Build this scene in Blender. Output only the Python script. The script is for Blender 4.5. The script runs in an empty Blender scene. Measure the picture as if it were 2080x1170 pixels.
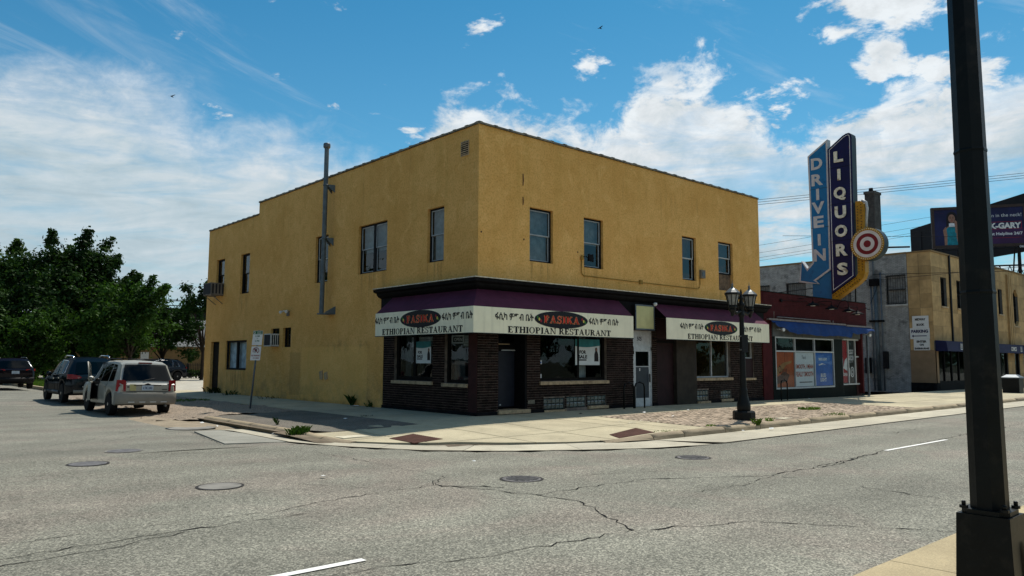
import bpy, bmesh, math, random
import numpy as np
from mathutils import Vector, Matrix, Euler
random.seed(7)
rng = np.random.default_rng(7)
sc = bpy.context.scene
COL = sc.collection
R = math.radians

# ------------------------------------------------------------------ camera
cam_d = bpy.data.cameras.new('camera')
cam = bpy.data.objects.new('camera', cam_d); COL.objects.link(cam); sc.camera = cam
yaw, pitch, roll = 0.727396, 0.0960386, 0.0042522
fwd = Vector((math.sin(yaw)*math.cos(pitch), math.cos(yaw)*math.cos(pitch), math.sin(pitch)))
rt0 = Vector((math.cos(yaw), -math.sin(yaw), 0)); up0 = rt0.cross(fwd)
rt = rt0*math.cos(roll) + up0*math.sin(roll); up = -rt0*math.sin(roll) + up0*math.cos(roll)
CAMP = Vector((-13.9736, -17.2164, 1.6))
cam.matrix_world = Matrix(((rt.x, up.x, -fwd.x, CAMP.x), (rt.y, up.y, -fwd.y, CAMP.y), (rt.z, up.z, -fwd.z, CAMP.z), (0, 0, 0, 1)))
cam_d.sensor_width = 36; cam_d.lens = 26.577; cam_d.clip_start = .05; cam_d.clip_end = 3000

# ------------------------------------------------------------------ sun and sky
SUN_EL, SUN_AZ = R(61.4), R(67.6)          # azimuth from +Y towards +X
sunv = Vector((math.cos(SUN_EL)*math.sin(SUN_AZ), math.cos(SUN_EL)*math.cos(SUN_AZ), math.sin(SUN_EL)))
sl = bpy.data.lights.new('sun', 'SUN'); sl.energy = 5.0; sl.angle = R(.53); sl.color = (1, .94, .84)
so = bpy.data.objects.new('sun', sl); COL.objects.link(so)
so.rotation_euler = sunv.to_track_quat('Z', 'Y').to_euler(); so.location = (0, 0, 60)
SKY = .11
W = bpy.data.worlds.new('World'); sc.world = W; W.use_nodes = True
nt = W.node_tree; nt.nodes.clear()
class NB:
    """small node-building helper"""
    def __init__(s, nt): s.nt = nt
    def n(s, t, **k):
        nd = s.nt.nodes.new(t)
        for a, b in k.items(): setattr(nd, a, b)
        return nd
    def put(s, sock, v):
        if isinstance(v, bpy.types.NodeSocket): s.nt.links.new(v, sock)
        else:
            try: sock.default_value = v
            except Exception: sock.default_value = (*v, 1)
    def m(s, op, a, b=0., c=0., clamp=False):
        nd = s.n('ShaderNodeMath', operation=op, use_clamp=clamp)
        s.put(nd.inputs[0], a); s.put(nd.inputs[1], b); s.put(nd.inputs[2], c); return nd.outputs[0]
    def vm(s, op, a, b=(0, 0, 0)):
        nd = s.n('ShaderNodeVectorMath', operation=op); s.put(nd.inputs[0], a); s.put(nd.inputs[1], b)
        return nd.outputs[1] if op == 'DOT_PRODUCT' else nd.outputs[0]
    def mix(s, f, a, b, bt='MIX'):
        nd = s.n('ShaderNodeMix', data_type='RGBA', blend_type=bt)
        s.put(nd.inputs[0], f); s.put(nd.inputs[6], a); s.put(nd.inputs[7], b); return nd.outputs[2]
    def noise(s, v, scale, detail=4., rough=.55, dist=0., dims='3D'):
        nd = s.n('ShaderNodeTexNoise', noise_dimensions=dims); s.put(nd.inputs['Vector'], v)
        s.put(nd.inputs['Scale'], scale); s.put(nd.inputs['Detail'], detail); s.put(nd.inputs['Roughness'], rough)
        s.put(nd.inputs['Distortion'], dist); return nd.outputs['Fac']
    def ss(s, x, lo, hi, a=0., b=1.):
        nd = s.n('ShaderNodeMapRange', interpolation_type='SMOOTHSTEP')
        s.put(nd.inputs[0], x); s.put(nd.inputs[1], lo); s.put(nd.inputs[2], hi); s.put(nd.inputs[3], a); s.put(nd.inputs[4], b)
        return nd.outputs[0]
    def lin(s, x, lo, hi, a=0., b=1.):
        nd = s.n('ShaderNodeMapRange'); s.put(nd.inputs[0], x); s.put(nd.inputs[1], lo); s.put(nd.inputs[2], hi)
        s.put(nd.inputs[3], a); s.put(nd.inputs[4], b); return nd.outputs[0]
    def sep(s, v):
        nd = s.n('ShaderNodeSeparateXYZ'); s.put(nd.inputs[0], v); return nd.outputs
    def comb(s, x, y, z):
        nd = s.n('ShaderNodeCombineXYZ')
        for i, v in enumerate((x, y, z)): s.put(nd.inputs[i], v)
        return nd.outputs[0]

b = NB(nt)
out = b.n('ShaderNodeOutputWorld'); bg = b.n('ShaderNodeBackground'); nt.links.new(bg.outputs[0], out.inputs[0])
sky = b.n('ShaderNodeTexSky', sky_type='NISHITA', sun_disc=False, sun_elevation=SUN_EL, sun_rotation=SUN_AZ, air_density=1.0, dust_density=.6, ozone_density=2.2)
D = b.n('ShaderNodeTexCoord').outputs['Generated']
dx, dy, dz = b.sep(D)
# azimuth measured from the middle of the street corner view, in radians, positive to the right
ra = b.vm('DOT_PRODUCT', D, (math.cos(yaw), -math.sin(yaw), 0.)); fa = b.vm('DOT_PRODUCT', D, (math.sin(yaw), math.cos(yaw), 0.))
az = b.m('ARCTAN2', ra, fa)
el = b.m('ARCSINE', dz)
zc = b.m('ADD', b.m('MAXIMUM', dz, 0.), .22)
P = b.comb(b.m('DIVIDE', dx, zc), b.m('DIVIDE', dy, zc), 0.)
blue = b.mix(1., sky.outputs[0], (.22, .79, .92, 1), 'MULTIPLY')
blue = b.mix(1., blue, b.mix(b.ss(el, .12, .62), (2.0, 1.16, 1.06, 1), (.72, .90, .94, 1)), 'MULTIPLY')
# cumulus bank: low in the sky all the way round; height of its upper rim by azimuth
fc_ = b.n('ShaderNodeFloatCurve'); cvs = fc_.mapping.curves[0]
rimp = [(-3.14, .33), (-2.4, .38), (-1.7, .30), (-1.1, .34), (-.8, .33), (-.56, .345), (-.46, .345), (-.37, .295), (-.25, .305), (-.15, .262), (-.10, .33), (.0, .335), (.12, .335), (.20, .362), (.29, .345), (.36, .30), (.43, .345), (.52, .33), (.62, .34), (.9, .33), (1.4, .38), (2.0, .30), (2.6, .36), (3.14, .33)]
while len(cvs.points) < len(rimp): cvs.points.new(.5, .5)
for p_, (a_, e_) in zip(cvs.points, rimp): p_.location = ((a_+math.pi)/(2*math.pi), e_); p_.handle_type = 'AUTO'
fc_.mapping.update()
b.put(fc_.inputs['Value'], b.lin(az, -math.pi, math.pi)); rim = fc_.outputs[0]
A3 = b.comb(az, b.m('MULTIPLY', el, 1.5), 3.7)
n1 = b.noise(A3, 7.0, 10., .60, .35)
n2 = b.noise(b.vm('ADD', A3, (5.2, 1.3, 0.)), 17., 10., .64, .3)
bank = b.m('ADD', b.m('MULTIPLY', b.m('SUBTRACT', rim, el), 7.0), b.m('ADD', b.m('MULTIPLY', b.m('SUBTRACT', n1, .5), b.m('SUBTRACT', 2.3, b.m('MULTIPLY', b.ss(az, .0, -.22), 1.55))), b.m('MULTIPLY', b.m('SUBTRACT', n2, .5), b.m('SUBTRACT', 1.25, b.m('MULTIPLY', b.ss(az, .0, -.22), .5)))))
c_bank = b.ss(bank, -.06, b.m('ADD', .30, b.m('MULTIPLY', b.ss(az, -.1, -.3), .35)))
# thin streaky gaps inside the bank, wider low down on the right
n3 = b.noise(b.comb(b.m('MULTIPLY', az, 3.2), b.m('MULTIPLY', el, 15.), 9.1), 1.7, 9., .62, .5)
lowr = b.m('MULTIPLY', b.ss(az, .16, .34), b.ss(el, .27, .17))
hole = b.ss(b.m('ADD', n3, b.m('MULTIPLY', lowr, .13)), .46, .70)
c_bank = b.m('MULTIPLY', c_bank, b.m('SUBTRACT', 1., b.m('MULTIPLY', b.m('MULTIPLY', b.ss(b.noise(b.comb(b.m('ADD', b.m('MULTIPLY', az, 7.), b.m('MULTIPLY', el, 4.)), b.m('SUBTRACT', b.m('MULTIPLY', el, 34.), b.m('MULTIPLY', az, 4.)), 6.5), 1.0, 7., .62, .8), .48, .74), b.ss(az, .0, -.22)), .36)))
c_bank = b.m('MULTIPLY', c_bank, b.m('SUBTRACT', 1., b.m('MULTIPLY', hole, b.m('ADD', b.m('SUBTRACT', .42, b.m('MULTIPLY', b.ss(az, .0, -.22), .10)), b.m('MULTIPLY', lowr, .48)))))
# scattered puffs higher up
n4 = b.noise(P, 6.2, 10., .60, .2)
pf = b.m('ADD', n4, b.m('MULTIPLY', b.ss(az, .22, .56), .135))
c_puff = b.m('MULTIPLY', b.ss(pf, .605, .70), b.ss(el, .2, .28))
# cirrus streaks
n5 = b.noise(b.comb(b.m('ADD', b.m('MULTIPLY', az, 1.6), b.m('MULTIPLY', el, 1.)), b.m('ADD', b.m('MULTIPLY', el, 7.), b.m('MULTIPLY', az, 2.2)), 4.4), 1.9, 9., .64, .7)
c_cir = b.m('MULTIPLY', b.ss(n5, .54, .86), .42)
c1 = b.m('MAXIMUM', b.m('MAXIMUM', c_bank, c_puff), c_cir, clamp=True)
# cloud colour: bright lumpy rims, blue-grey thin parts
sund = b.vm('DOT_PRODUCT', D, tuple(sunv))
edge = b.ss(b.m('SUBTRACT', rim, el), .13, .0)
calm = b.ss(az, .0, -.22)
lum = b.m('ADD', b.m('ADD', .57, b.m('MULTIPLY', b.m('SUBTRACT', n2, .47), b.m('SUBTRACT', .80, b.m('MULTIPLY', calm, .58)))), b.m('MULTIPLY', edge, .13))
n6 = b.noise(b.comb(b.m('ADD', b.m('MULTIPLY', az, 9.), b.m('MULTIPLY', el, 5.)), b.m('SUBTRACT', b.m('MULTIPLY', el, 46.), b.m('MULTIPLY', az, 5.)), 1.5), 1.0, 7., .62, .8)
lum = b.m('ADD', lum, b.m('MULTIPLY', b.m('MULTIPLY', b.m('SUBTRACT', n6, .5), calm), .34))
lum = b.m('ADD', lum, b.m('MULTIPLY', b.ss(sund, .15, .8), .12))
lum = b.m('MINIMUM', lum, .90)
ccol = b.vm('SCALE', b.mix(b.ss(lum, .55, .80), (.80, 1.0, 1.11, 1), (.94, 1., 1.04, 1))); ccol.node.inputs[3].default_value = 1.
b.put(ccol.node.inputs[3], b.m('DIVIDE', lum, SKY))
fin = b.mix(c1, blue, ccol)
b.put(bg.inputs[0], fin); bg.inputs[1].default_value = SKY

sc.view_settings.view_transform = 'Standard'; sc.view_settings.look = 'None'
sc.view_settings.exposure = 0.0; sc.view_settings.gamma = 1.0; sc.view_settings.use_curve_mapping = False
try:
    sc.cycles.max_bounces = 8; sc.cycles.transparent_max_bounces = 12
except Exception: pass

# ------------------------------------------------------------------ materials
MATS = {}
def rgb(c): return (c[0], c[1], c[2], 1.)
def mat(name, col, rough=.6, metal=0., var=.16, scale=3., spec=.22, bump=0., bscale=60., fine=0., fscale=120., coat=0., island=0., stain=None, streak=0.):
    """procedural principled material: broad blotches, fine grain, optional bump, per-piece variation, stains"""
    if name in MATS: return MATS[name]
    m = bpy.data.materials.new(name); m.use_nodes = True; MATS[name] = m
    t = m.node_tree; bb = NB(t); pr = t.nodes['Principled BSDF']
    pos = bb.n('ShaderNodeNewGeometry')
    p = pos.outputs['Position']
    c = rgb(col)
    f = bb.noise(p, scale, 5., .6)
    c = bb.mix(bb.ss(f, .3, .7), rgb([v*(1-var) for v in col]), rgb([min(1, v*(1+var)) for v in col]))
    if fine:
        g = bb.noise(p, fscale, 3., .7)
        c = bb.mix(fine, c, bb.mix(bb.ss(g, .32, .68), rgb([v*.35 for v in col]), rgb([min(1, v*1.7) for v in col])))
    if island:
        oi = bb.n('ShaderNodeObjectInfo').outputs['Random']
        r = bb.m('FRACT', bb.m('ADD', pos.outputs['Random Per Island'], oi))
        c = bb.mix(1., c, bb.mix(r, rgb([1-island]*3), rgb([1+island]*3)), 'MULTIPLY')
    if streak:
        x, y, z = bb.sep(p)
        s = bb.noise(bb.comb(bb.m('MULTIPLY', bb.m('ADD', x, y), 5.), 0., bb.m('MULTIPLY', z, .35)), 1.3, 5., .65)
        c = bb.mix(bb.m('MULTIPLY', bb.ss(s, .48, .75), streak), c, rgb([v*.42 for v in col]))
    if stain:
        s = bb.noise(p, stain[3], 6., .65)
        c = bb.mix(bb.m('MULTIPLY', bb.ss(s, .52, .70), .8), c, rgb(stain[:3]))
    bb.put(pr.inputs['Base Color'], c)
    pr.inputs['Roughness'].default_value = rough; pr.inputs['Metallic'].default_value = metal
    pr.inputs['Specular IOR Level'].default_value = spec
    if coat: pr.inputs['Coat Weight'].default_value = coat; pr.inputs['Coat Roughness'].default_value = .05
    if bump:
        bp = bb.n('ShaderNodeBump'); bp.inputs['Strength'].default_value = bump; bp.inputs['Distance'].default_value = .02
        bb.put(bp.inputs['Height'], bb.noise(p, bscale, 4., .65)); bb.put(pr.inputs['Normal'], bp.outputs[0])
    return m

def stucco_mat():
    m = bpy.data.materials.new('yellow_stucco'); m.use_nodes = True
    t = m.node_tree; bb = NB(t); pr = t.nodes['Principled BSDF']
    p = bb.n('ShaderNodeNewGeometry').outputs['Position']; x, y, z = bb.sep(p)
    base = (.84, .535, .115); 
    f = bb.noise(p, .55, 6., .6, .3)
    c = bb.mix(bb.ss(f, .30, .72), (.72, .388, .112, 1), (.84, .484, .163, 1))
    f2 = bb.noise(p, 2.6, 6., .68)
    c = bb.mix(bb.m('MULTIPLY', bb.ss(f2, .46, .68), .55), c, (.64, .335, .085, 1))
    f2b = bb.noise(p, 1.5, 7., .72, .6)
    c = bb.mix(bb.m('MULTIPLY', bb.ss(f2b, .52, .66), .5), c, (.93, .57, .21, 1))
    g = bb.noise(p, 17., 4., .72)
    c = bb.mix(bb.m('MULTIPLY', bb.ss(g, .44, .66), .55), c, (.48, .24, .045, 1))
    h = bb.m('ADD', x, y)
    # rain streaks below the parapet and below sills
    s = bb.noise(bb.comb(bb.m('MULTIPLY', h, 4.5), 0., bb.m('MULTIPLY', z, .28)), 1.25, 6., .7)
    top = bb.ss(z, 5.6, 8.6)
    c = bb.mix(bb.m('MULTIPLY', bb.m('MULTIPLY', bb.m('MULTIPLY', bb.ss(s, .50, .78), bb.ss(bb.noise(p, .5, 3., .5), .42, .62)), top), .55), c, (.26, .155, .05, 1))
    s2 = bb.noise(bb.comb(bb.m('MULTIPLY', h, 1.7), 3., bb.m('MULTIPLY', z, .16)), 1.25, 5., .65)
    c = bb.mix(bb.m('MULTIPLY', bb.ss(s2, .54, .78), .28), c, (.50, .29, .06, 1))
    # grime splashed near the ground on the side street
    low = bb.ss(z, 1.5, .05)
    s3 = bb.noise(p, 1.6, 6., .7)
    c = bb.mix(bb.m('MULTIPLY', bb.m('MULTIPLY', low, bb.ss(s3, .40, .66)), .6), c, (.30, .20, .09, 1))
    # horizontal dirty tide mark with soot along a band about two metres up, on the side wall only
    bandm = bb.m('MULTIPLY', bb.ss(z, 2.5, 2.12), bb.ss(z, 1.75, 2.08))
    bandm = bb.m('MULTIPLY', bandm, bb.m('MULTIPLY', bb.ss(y, 3.8, 5.6), bb.ss(y, 9.8, 8.2)))
    c = bb.mix(bb.m('MULTIPLY', bb.m('MULTIPLY', bandm, bb.ss(s3, .46, .66)), .5), c, (.20, .13, .05, 1))
    # patched render on the side wall: one darker strip and one paler panel beside it
    rect = lambda a0, a1, z0, z1: bb.m('MULTIPLY', bb.m('MULTIPLY', bb.ss(y, a0, a0+.06), bb.ss(y, a1, a1-.06)), bb.m('MULTIPLY', bb.ss(z, z0, z0+.08), bb.ss(z, z1, z1-.1)))
    onside = bb.ss(x, .05, .03)
    c = bb.mix(bb.m('MULTIPLY', bb.m('MULTIPLY', rect(11.25, 12.25, .15, 1.95), onside), .42), c, (.36, .215, .07, 1))
    c = bb.mix(bb.m('MULTIPLY', bb.m('MULTIPLY', rect(6.1, 11.2, .05, 2.15), onside), .28), c, (.95, .58, .17, 1))
    # dribbles below the window sills
    drip = 0.
    for (u0, u1, zt_, ax_) in ((2.05, 3.16, 4.72, 0), (4.55, 5.6, 4.74, 0), (10.1, 11.1, 4.74, 0), (12.55, 13.7, 4.5, 0), (1.66, 2.63, 4.71, 1), (4.95, 6.96, 4.69, 1), (9.16, 10.3, 4.62, 1), (16.64, 17.76, 4.66, 1), (16.64, 19.2, 1.12, 1)):
        hh = y if ax_ else x; lim = onside if ax_ else bb.ss(y, .05, .03)
        drip = bb.m('ADD', drip, bb.m('MULTIPLY', bb.m('MULTIPLY', bb.m('MULTIPLY', bb.ss(hh, u0, u0+.05), bb.ss(hh, u1, u1-.05)), bb.m('MULTIPLY', bb.ss(z, zt_-1.3, zt_-.1), bb.ss(z, zt_+.02, zt_))), lim))
    c = bb.mix(bb.m('MULTIPLY', bb.m('MULTIPLY', drip, bb.ss(s, .44, .66)), .55), c, (.27, .155, .05, 1))
    bb.put(pr.inputs['Base Color'], c); pr.inputs['Roughness'].default_value = .92; pr.inputs['Specular IOR Level'].default_value = .15
    bp = bb.n('ShaderNodeBump'); bp.inputs['Strength'].default_value = .9; bp.inputs['Distance'].default_value = .03
    hgt = bb.m('ADD', bb.noise(p, 14., 5., .7), bb.m('MULTIPLY', bb.noise(p, 3., 3., .6), .9))
    bb.put(bp.inputs['Height'], hgt); bb.put(pr.inputs['Normal'], bp.outputs[0])
    return m

def asphalt_mat(name, tint=(1, 1, 1), lo=.035, hi=.30, pink=.35, patchy=.3):
    m = bpy.data.materials.new(name); m.use_nodes = True
    t = m.node_tree; bb = NB(t); pr = t.nodes['Principled BSDF']
    p = bb.n('ShaderNodeNewGeometry').outputs['Position']
    v = bb.n('ShaderNodeTexVoronoi'); bb.put(v.inputs['Vector'], p); v.inputs['Scale'].default_value = 66.
    r = bb.sep(v.outputs['Color'])[0]
    g = bb.noise(p, 95., 3., .75)
    val = bb.m('ADD', bb.m('MULTIPLY', bb.m('POWER', r, 2.0), .72), bb.m('MULTIPLY', bb.ss(g, .3, .75), .28))
    tone = bb.lin(val, 0., 1., lo, hi)
    big = bb.noise(p, .16, 6., .62, .5); mid = bb.noise(p, .9, 6., .65)
    tone = bb.m('MULTIPLY', tone, bb.lin(big, .3, .7, 1-patchy, 1+patchy*.8))
    tone = bb.m('MULTIPLY', tone, bb.lin(mid, .25, .75, .84, 1.16))
    col = bb.mix(bb.ss(bb.noise(p, .35, 4., .6, 1.), .45, .68), (1., .985, .90, 1), (1.06, .96, .89, 1))
    col = bb.mix(bb.m('MULTIPLY', bb.ss(r, .55, .95), pink), col, (1.12, .90, .80, 1))
    sc_ = bb.vm('SCALE', bb.mix(1., col, rgb(tint), 'MULTIPLY')); bb.put(sc_.node.inputs[3], tone)
    # polished wheel paths along the main street, broad darker lanes of drips between them
    px_, py_, pz_ = bb.sep(p)
    wp = bb.m('ADD', bb.m('SINE', bb.m('MULTIPLY', bb.m('ADD', py_, bb.m('MULTIPLY', mid, .8)), 3.6)), bb.m('MULTIPLY', big, .8))
    tone = bb.m('MULTIPLY', tone, bb.lin(wp, -1., 1.8, .90, 1.09))
    sc_ = bb.vm('SCALE', bb.mix(1., col, rgb(tint), 'MULTIPLY')); bb.put(sc_.node.inputs[3], tone)
    # dark oil stains
    oil = bb.noise(p, 1.9, 5., .7)
    c = bb.mix(bb.m('MULTIPLY', bb.ss(oil, .62, .76), .40), sc_, (.05, .048, .045, 1))
    bb.put(pr.inputs['Base Color'], c); pr.inputs['Roughness'].default_value = .9; pr.inputs['Specular IOR Level'].default_value = .25
    bp = bb.n('ShaderNodeBump'); bp.inputs['Strength'].default_value = .5; bp.inputs['Distance'].default_value = .008
    bb.put(bp.inputs['Height'], val); bb.put(pr.inputs['Normal'], bp.outputs[0])
    return m

def concrete_mat(name, col, dirt=.5, island=.10):
    m = bpy.data.materials.new(name); m.use_nodes = True
    t = m.node_tree; bb = NB(t); pr = t.nodes['Principled BSDF']
    ge = bb.n('ShaderNodeNewGeometry'); p = ge.outputs['Position']
    f = bb.noise(p, .9, 6., .65, .4)
    c = bb.mix(bb.ss(f, .28, .72), rgb([v*.74 for v in col]), rgb([v*1.14 for v in col]))
    g = bb.noise(p, 70., 3., .7)
    c = bb.mix(.30, c, bb.mix(bb.ss(g, .35, .7), rgb([v*.5 for v in col]), rgb([min(1, v*1.5) for v in col])))
    st = bb.noise(p, 3.5, 7., .72)
    c = bb.mix(bb.m('MULTIPLY', bb.ss(st, .55, .75), dirt), c, rgb([v*.38 for v in col]))
    sp = bb.n('ShaderNodeTexVoronoi'); bb.put(sp.inputs['Vector'], p); sp.inputs['Scale'].default_value = 3.1
    c = bb.mix(bb.m('MULTIPLY', bb.ss(sp.outputs['Distance'], .055, .03), .6), c, (.03, .03, .03, 1))
    oi = bb.n('ShaderNodeObjectInfo').outputs['Random']
    c = bb.mix(1., c, bb.mix(oi, rgb([1-island, 1-island, 1-island*.8]), rgb([1+island]*3)), 'MULTIPLY')
    bb.put(pr.inputs['Base Color'], c); pr.inputs['Roughness'].default_value = .88; pr.inputs['Specular IOR Level'].default_value = .25
    bp = bb.n('ShaderNodeBump'); bp.inputs['Strength'].default_value = .35; bp.inputs['Distance'].default_value = .01
    bb.put(bp.inputs['Height'], bb.noise(p, 45., 4., .7)); bb.put(pr.inputs['Normal'], bp.outputs[0])
    return m

def glass_mat(name, tint=(.55, .6, .6), ior=1.5, rough=.015, dens=1., wav=.15):
    m = bpy.data.materials.new(name); m.use_nodes = True; t = m.node_tree; t.nodes.clear(); bb = NB(t)
    o = bb.n('ShaderNodeOutputMaterial'); tr = bb.n('ShaderNodeBsdfTransparent'); gl = bb.n('ShaderNodeBsdfGlossy')
    p = bb.n('ShaderNodeNewGeometry').outputs['Position']
    tr.inputs[0].default_value = rgb(tint); gl.inputs['Roughness'].default_value = rough
    bb.put(gl.inputs[0], (.9, .95, 1., 1))
    bp = bb.n('ShaderNodeBump'); bp.inputs['Strength'].default_value = wav; bp.inputs['Distance'].default_value = .02
    bb.put(bp.inputs['Height'], bb.noise(p, 1.6, 2., .5)); bb.put(gl.inputs['Normal'], bp.outputs[0])
    ge = bb.n('ShaderNodeNewGeometry'); cs = bb.m('ABSOLUTE', bb.vm('DOT_PRODUCT', ge.outputs['Incoming'], ge.outputs['Normal'])); r0 = ((ior-1)/(ior+1))**2
    fr = bb.m('ADD', r0*1.8, bb.m('MULTIPLY', 1-r0*1.8, bb.m('POWER', bb.m('SUBTRACT', 1., cs, clamp=True), 5.)))
    mx = bb.n('ShaderNodeMixShader'); bb.put(mx.inputs[0], bb.m('MULTIPLY', fr, dens, clamp=True)); t.links.new(tr.outputs[0], mx.inputs[1]); t.links.new(gl.outputs[0], mx.inputs[2])
    t.links.new(mx.outputs[0], o.inputs[0]); return m

def leaf_mat(name, col, col2):
    m = bpy.data.materials.new(name); m.use_nodes = True; t = m.node_tree; t.nodes.clear(); bb = NB(t)
    o = bb.n('ShaderNodeOutputMaterial'); ge = bb.n('ShaderNodeNewGeometry')
    r = ge.outputs['Random Per Island']
    c = bb.mix(r, rgb(col), rgb(col2))
    c = bb.mix(bb.ss(bb.noise(ge.outputs['Position'], .45, 3., .6), .4, .65), c, rgb([v*1.35 for v in col2]))
    d = bb.n('ShaderNodeBsdfDiffuse'); tl = bb.n('ShaderNodeBsdfTranslucent'); g = bb.n('ShaderNodeBsdfGlossy'); g.inputs['Roughness'].default_value = .45
    bb.put(d.inputs[0], c); bb.put(tl.inputs[0], bb.mix(1., c, (1.2, 1.3, .5, 1), 'MULTIPLY')); bb.put(g.inputs[0], (.5, .55, .5, 1))
    a = bb.n('ShaderNodeMixShader'); a.inputs[0].default_value = .3; t.links.new(d.outputs[0], a.inputs[1]); t.links.new(tl.outputs[0], a.inputs[2])
    e = bb.n('ShaderNodeMixShader'); e.inputs[0].default_value = .012; t.links.new(a.outputs[0], e.inputs[1]); t.links.new(g.outputs[0], e.inputs[2])
    t.links.new(e.outputs[0], o.inputs[0]); return m

M = MATS
M['stucco'] = stucco_mat()
M['asphalt'] = asphalt_mat('asphalt', (1.0, 1.0, .89), .065, .42, .10, .16)
M['asphalt_old'] = asphalt_mat('asphalt_side_street', (1.0, 1.0, .90), .10, .31, .08, .16)
M['concrete_warm'] = concrete_mat('concrete_warm', (.45, .365, .215), .3)
M['asphalt_patch'] = asphalt_mat('asphalt_patch', (1.0, .955, .86), .07, .22, .1, .2)
M['concrete'] = concrete_mat('concrete_slab', (.425, .375, .255), .5)
M['concrete_lot'] = concrete_mat('concrete_lot', (.40, .375, .31), .4)
M['kerb'] = concrete_mat('kerb_concrete', (.31, .25, .165), .8, .18)
M['gutter'] = concrete_mat('gutter_concrete', (.45, .415, .32), .55)
M['concrete_road'] = concrete_mat('concrete_road_patch', (.25, .245, .21), .35)
M['glass'] = glass_mat('window_glass', (.45, .5, .5), 1.5, .015, .9)
M['shopglass'] = glass_mat('shop_glass', (.66, .70, .70), 1.5, .01, .5)
M['clearglass'] = glass_mat('clear_shop_glass', (.86, .88, .88), 1.5, .01, .45)
M['carglass'] = glass_mat('car_glass', (.10, .11, .11), 1.5, .01, .8, .05)
mat('brick', (.022, .013, .011), .75, var=.35, scale=9, bump=.3, bscale=90, island=.55, spec=.08)
mat('mortar', (.19, .155, .13), .95, var=.4, scale=4, bump=.3, spec=.1)
mat('plinth', (.010, .010, .011), .8, var=.4, scale=5, spec=.05)
mat('oxblood', (.034, .009, .008), .7, var=.3, scale=5, bump=.2, bscale=50)
mat('black_trim', (.008, .008, .009), .65, var=.3, scale=6, spec=.06)
mat('flaky_white', (.62, .57, .46), .8, var=.3, scale=9, stain=(.10, .09, .08, 7.))
mat('purple', (.088, .015, .040), .75, var=.16, scale=2.5, bump=.15, bscale=6, spec=.25, streak=.3)
mat('cream', (.86, .82, .62), .7, var=.05, scale=2, spec=.2, streak=.26)
mat('ink', (.006, .006, .008), .6, var=.1)
mat('oval_black', (.008, .008, .012), .5, var=.1)
mat('sign_red', (.56, .012, .012), .55, var=.1)
mat('sign_gold', (.62, .36, .15), .55, var=.1)
mat('sign_green', (.03, .16, .03), .55, var=.1); mat('sign_yellow', (.60, .48, .10), .55, var=.1); mat('sign_darkred', (.28, .015, .03), .55, var=.1)
mat('limestone', (.42, .31, .19), .8, var=.25, scale=8, stain=(.13, .09, .06, 5.))
mat('clay_coping', (.20, .175, .13), .7, var=.3, scale=6, stain=(.05, .045, .04, 4.), island=.2)
mat('navy_door', (.014, .017, .027), .45, var=.2, scale=4)
mat('dark_wood', (.010, .009, .008), .7, spec=.06, var=.3, scale=6)
mat('brown_board', (.032, .025, .018), .75, var=.25, scale=3)
mat('maroon_board', (.022, .008, .009), .7, var=.25, scale=3)
mat('plywood', (.14, .09, .055), .8, var=.4, scale=6)
mat('white_frame', (.46, .47, .46), .5, var=.1)
mat('grey_frame', (.33, .36, .38), .5, var=.15)
mat('dark_frame', (.014, .014, .015), .6, var=.2, spec=.08)
mat('aluminium', (.50, .52, .53), .42, .3, var=.12, scale=8)
mat('door_grey', (.035, .045, .055), .45, var=.15)
mat('curtain', (.42, .45, .45), .9, var=.25, scale=4, streak=.35)
mat('net_curtain', (.62, .72, .78), .9, var=.3, scale=3, streak=.5)
mat('blind_dark', (.07, .075, .075), .9, var=.3, scale=4)
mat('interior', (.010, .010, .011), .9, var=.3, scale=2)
mat('glass_block', (.055, .09, .09), .18, var=.35, scale=9, spec=.7, island=.35)
mat('pipe_grey', (.10, .125, .14), .5, .15, var=.2, scale=5)
mat('ac_white', (.52, .52, .49), .6, var=.15, scale=6); mat('ac_dark', (.025, .025, .027), .7); mat('ac_old', (.17, .145, .12), .7, var=.3)
mat('ochre_cable', (.33, .19, .035), .7, var=.2)
mat('tan_outlet', (.40, .29, .17), .8)
mat('grey_box', (.17, .15, .12), .6); mat('rust', (.11, .055, .035), .9, var=.4, scale=12)
mat('black_iron', (.005, .006, .006), .5, var=.25, scale=8, spec=.2)
mat('pole_paint', (.003, .0045, .0048), .45, var=.3, scale=5, spec=.16, stain=(.016, .015, .013, 6.), bump=.08, bscale=20)
mat('steel', (.13, .135, .135), .4, .5, var=.2)
mat('galv', (.11, .13, .15), .5, .35, var=.2, scale=7)
mat('white_sign', (.66, .66, .64), .5, var=.05); mat('green_ink', (.02, .12, .05), .5); mat('red_ink', (.22, .012, .02), .5)
mat('tactile', (.085, .036, .026), .85, var=.25, scale=5, fine=.2)
mat('cast_iron', (.12, .115, .115), .65, .1, var=.3, scale=10, bump=.3)
mat('crack', (.006, .006, .006), 1., var=.3)
mat('tar_seal', (.03, .028, .027), .9)
mat('tar', (.20, .19, .17), .8, var=.3, scale=2)
mat('white_paint', (.78, .77, .73), .7, var=.06, scale=8, fine=.12, fscale=60)
mat('chalk', (.50, .46, .35), .9, var=.2, scale=5)
mat('litter', (.72, .72, .70), .8)
mat('paver', (.37, .295, .22), .88, var=.2, scale=2, island=.24, fine=.15)
mat('joint', (.15, .12, .085), 1., var=.3)
mat('siding_red', (.070, .013, .014), .8, var=.18, scale=3, spec=.1)
mat('canvas_blue', (.003, .036, .155), .75, var=.22, scale=3, bump=.3, bscale=4)
mat('soffit', (.085, .09, .088), .7, var=.25, scale=4)
mat('gutter_metal', (.20, .17, .16), .6, var=.25, scale=5)
mat('shop_green', (.006, .010, .009), .6, var=.2, spec=.05)
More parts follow.
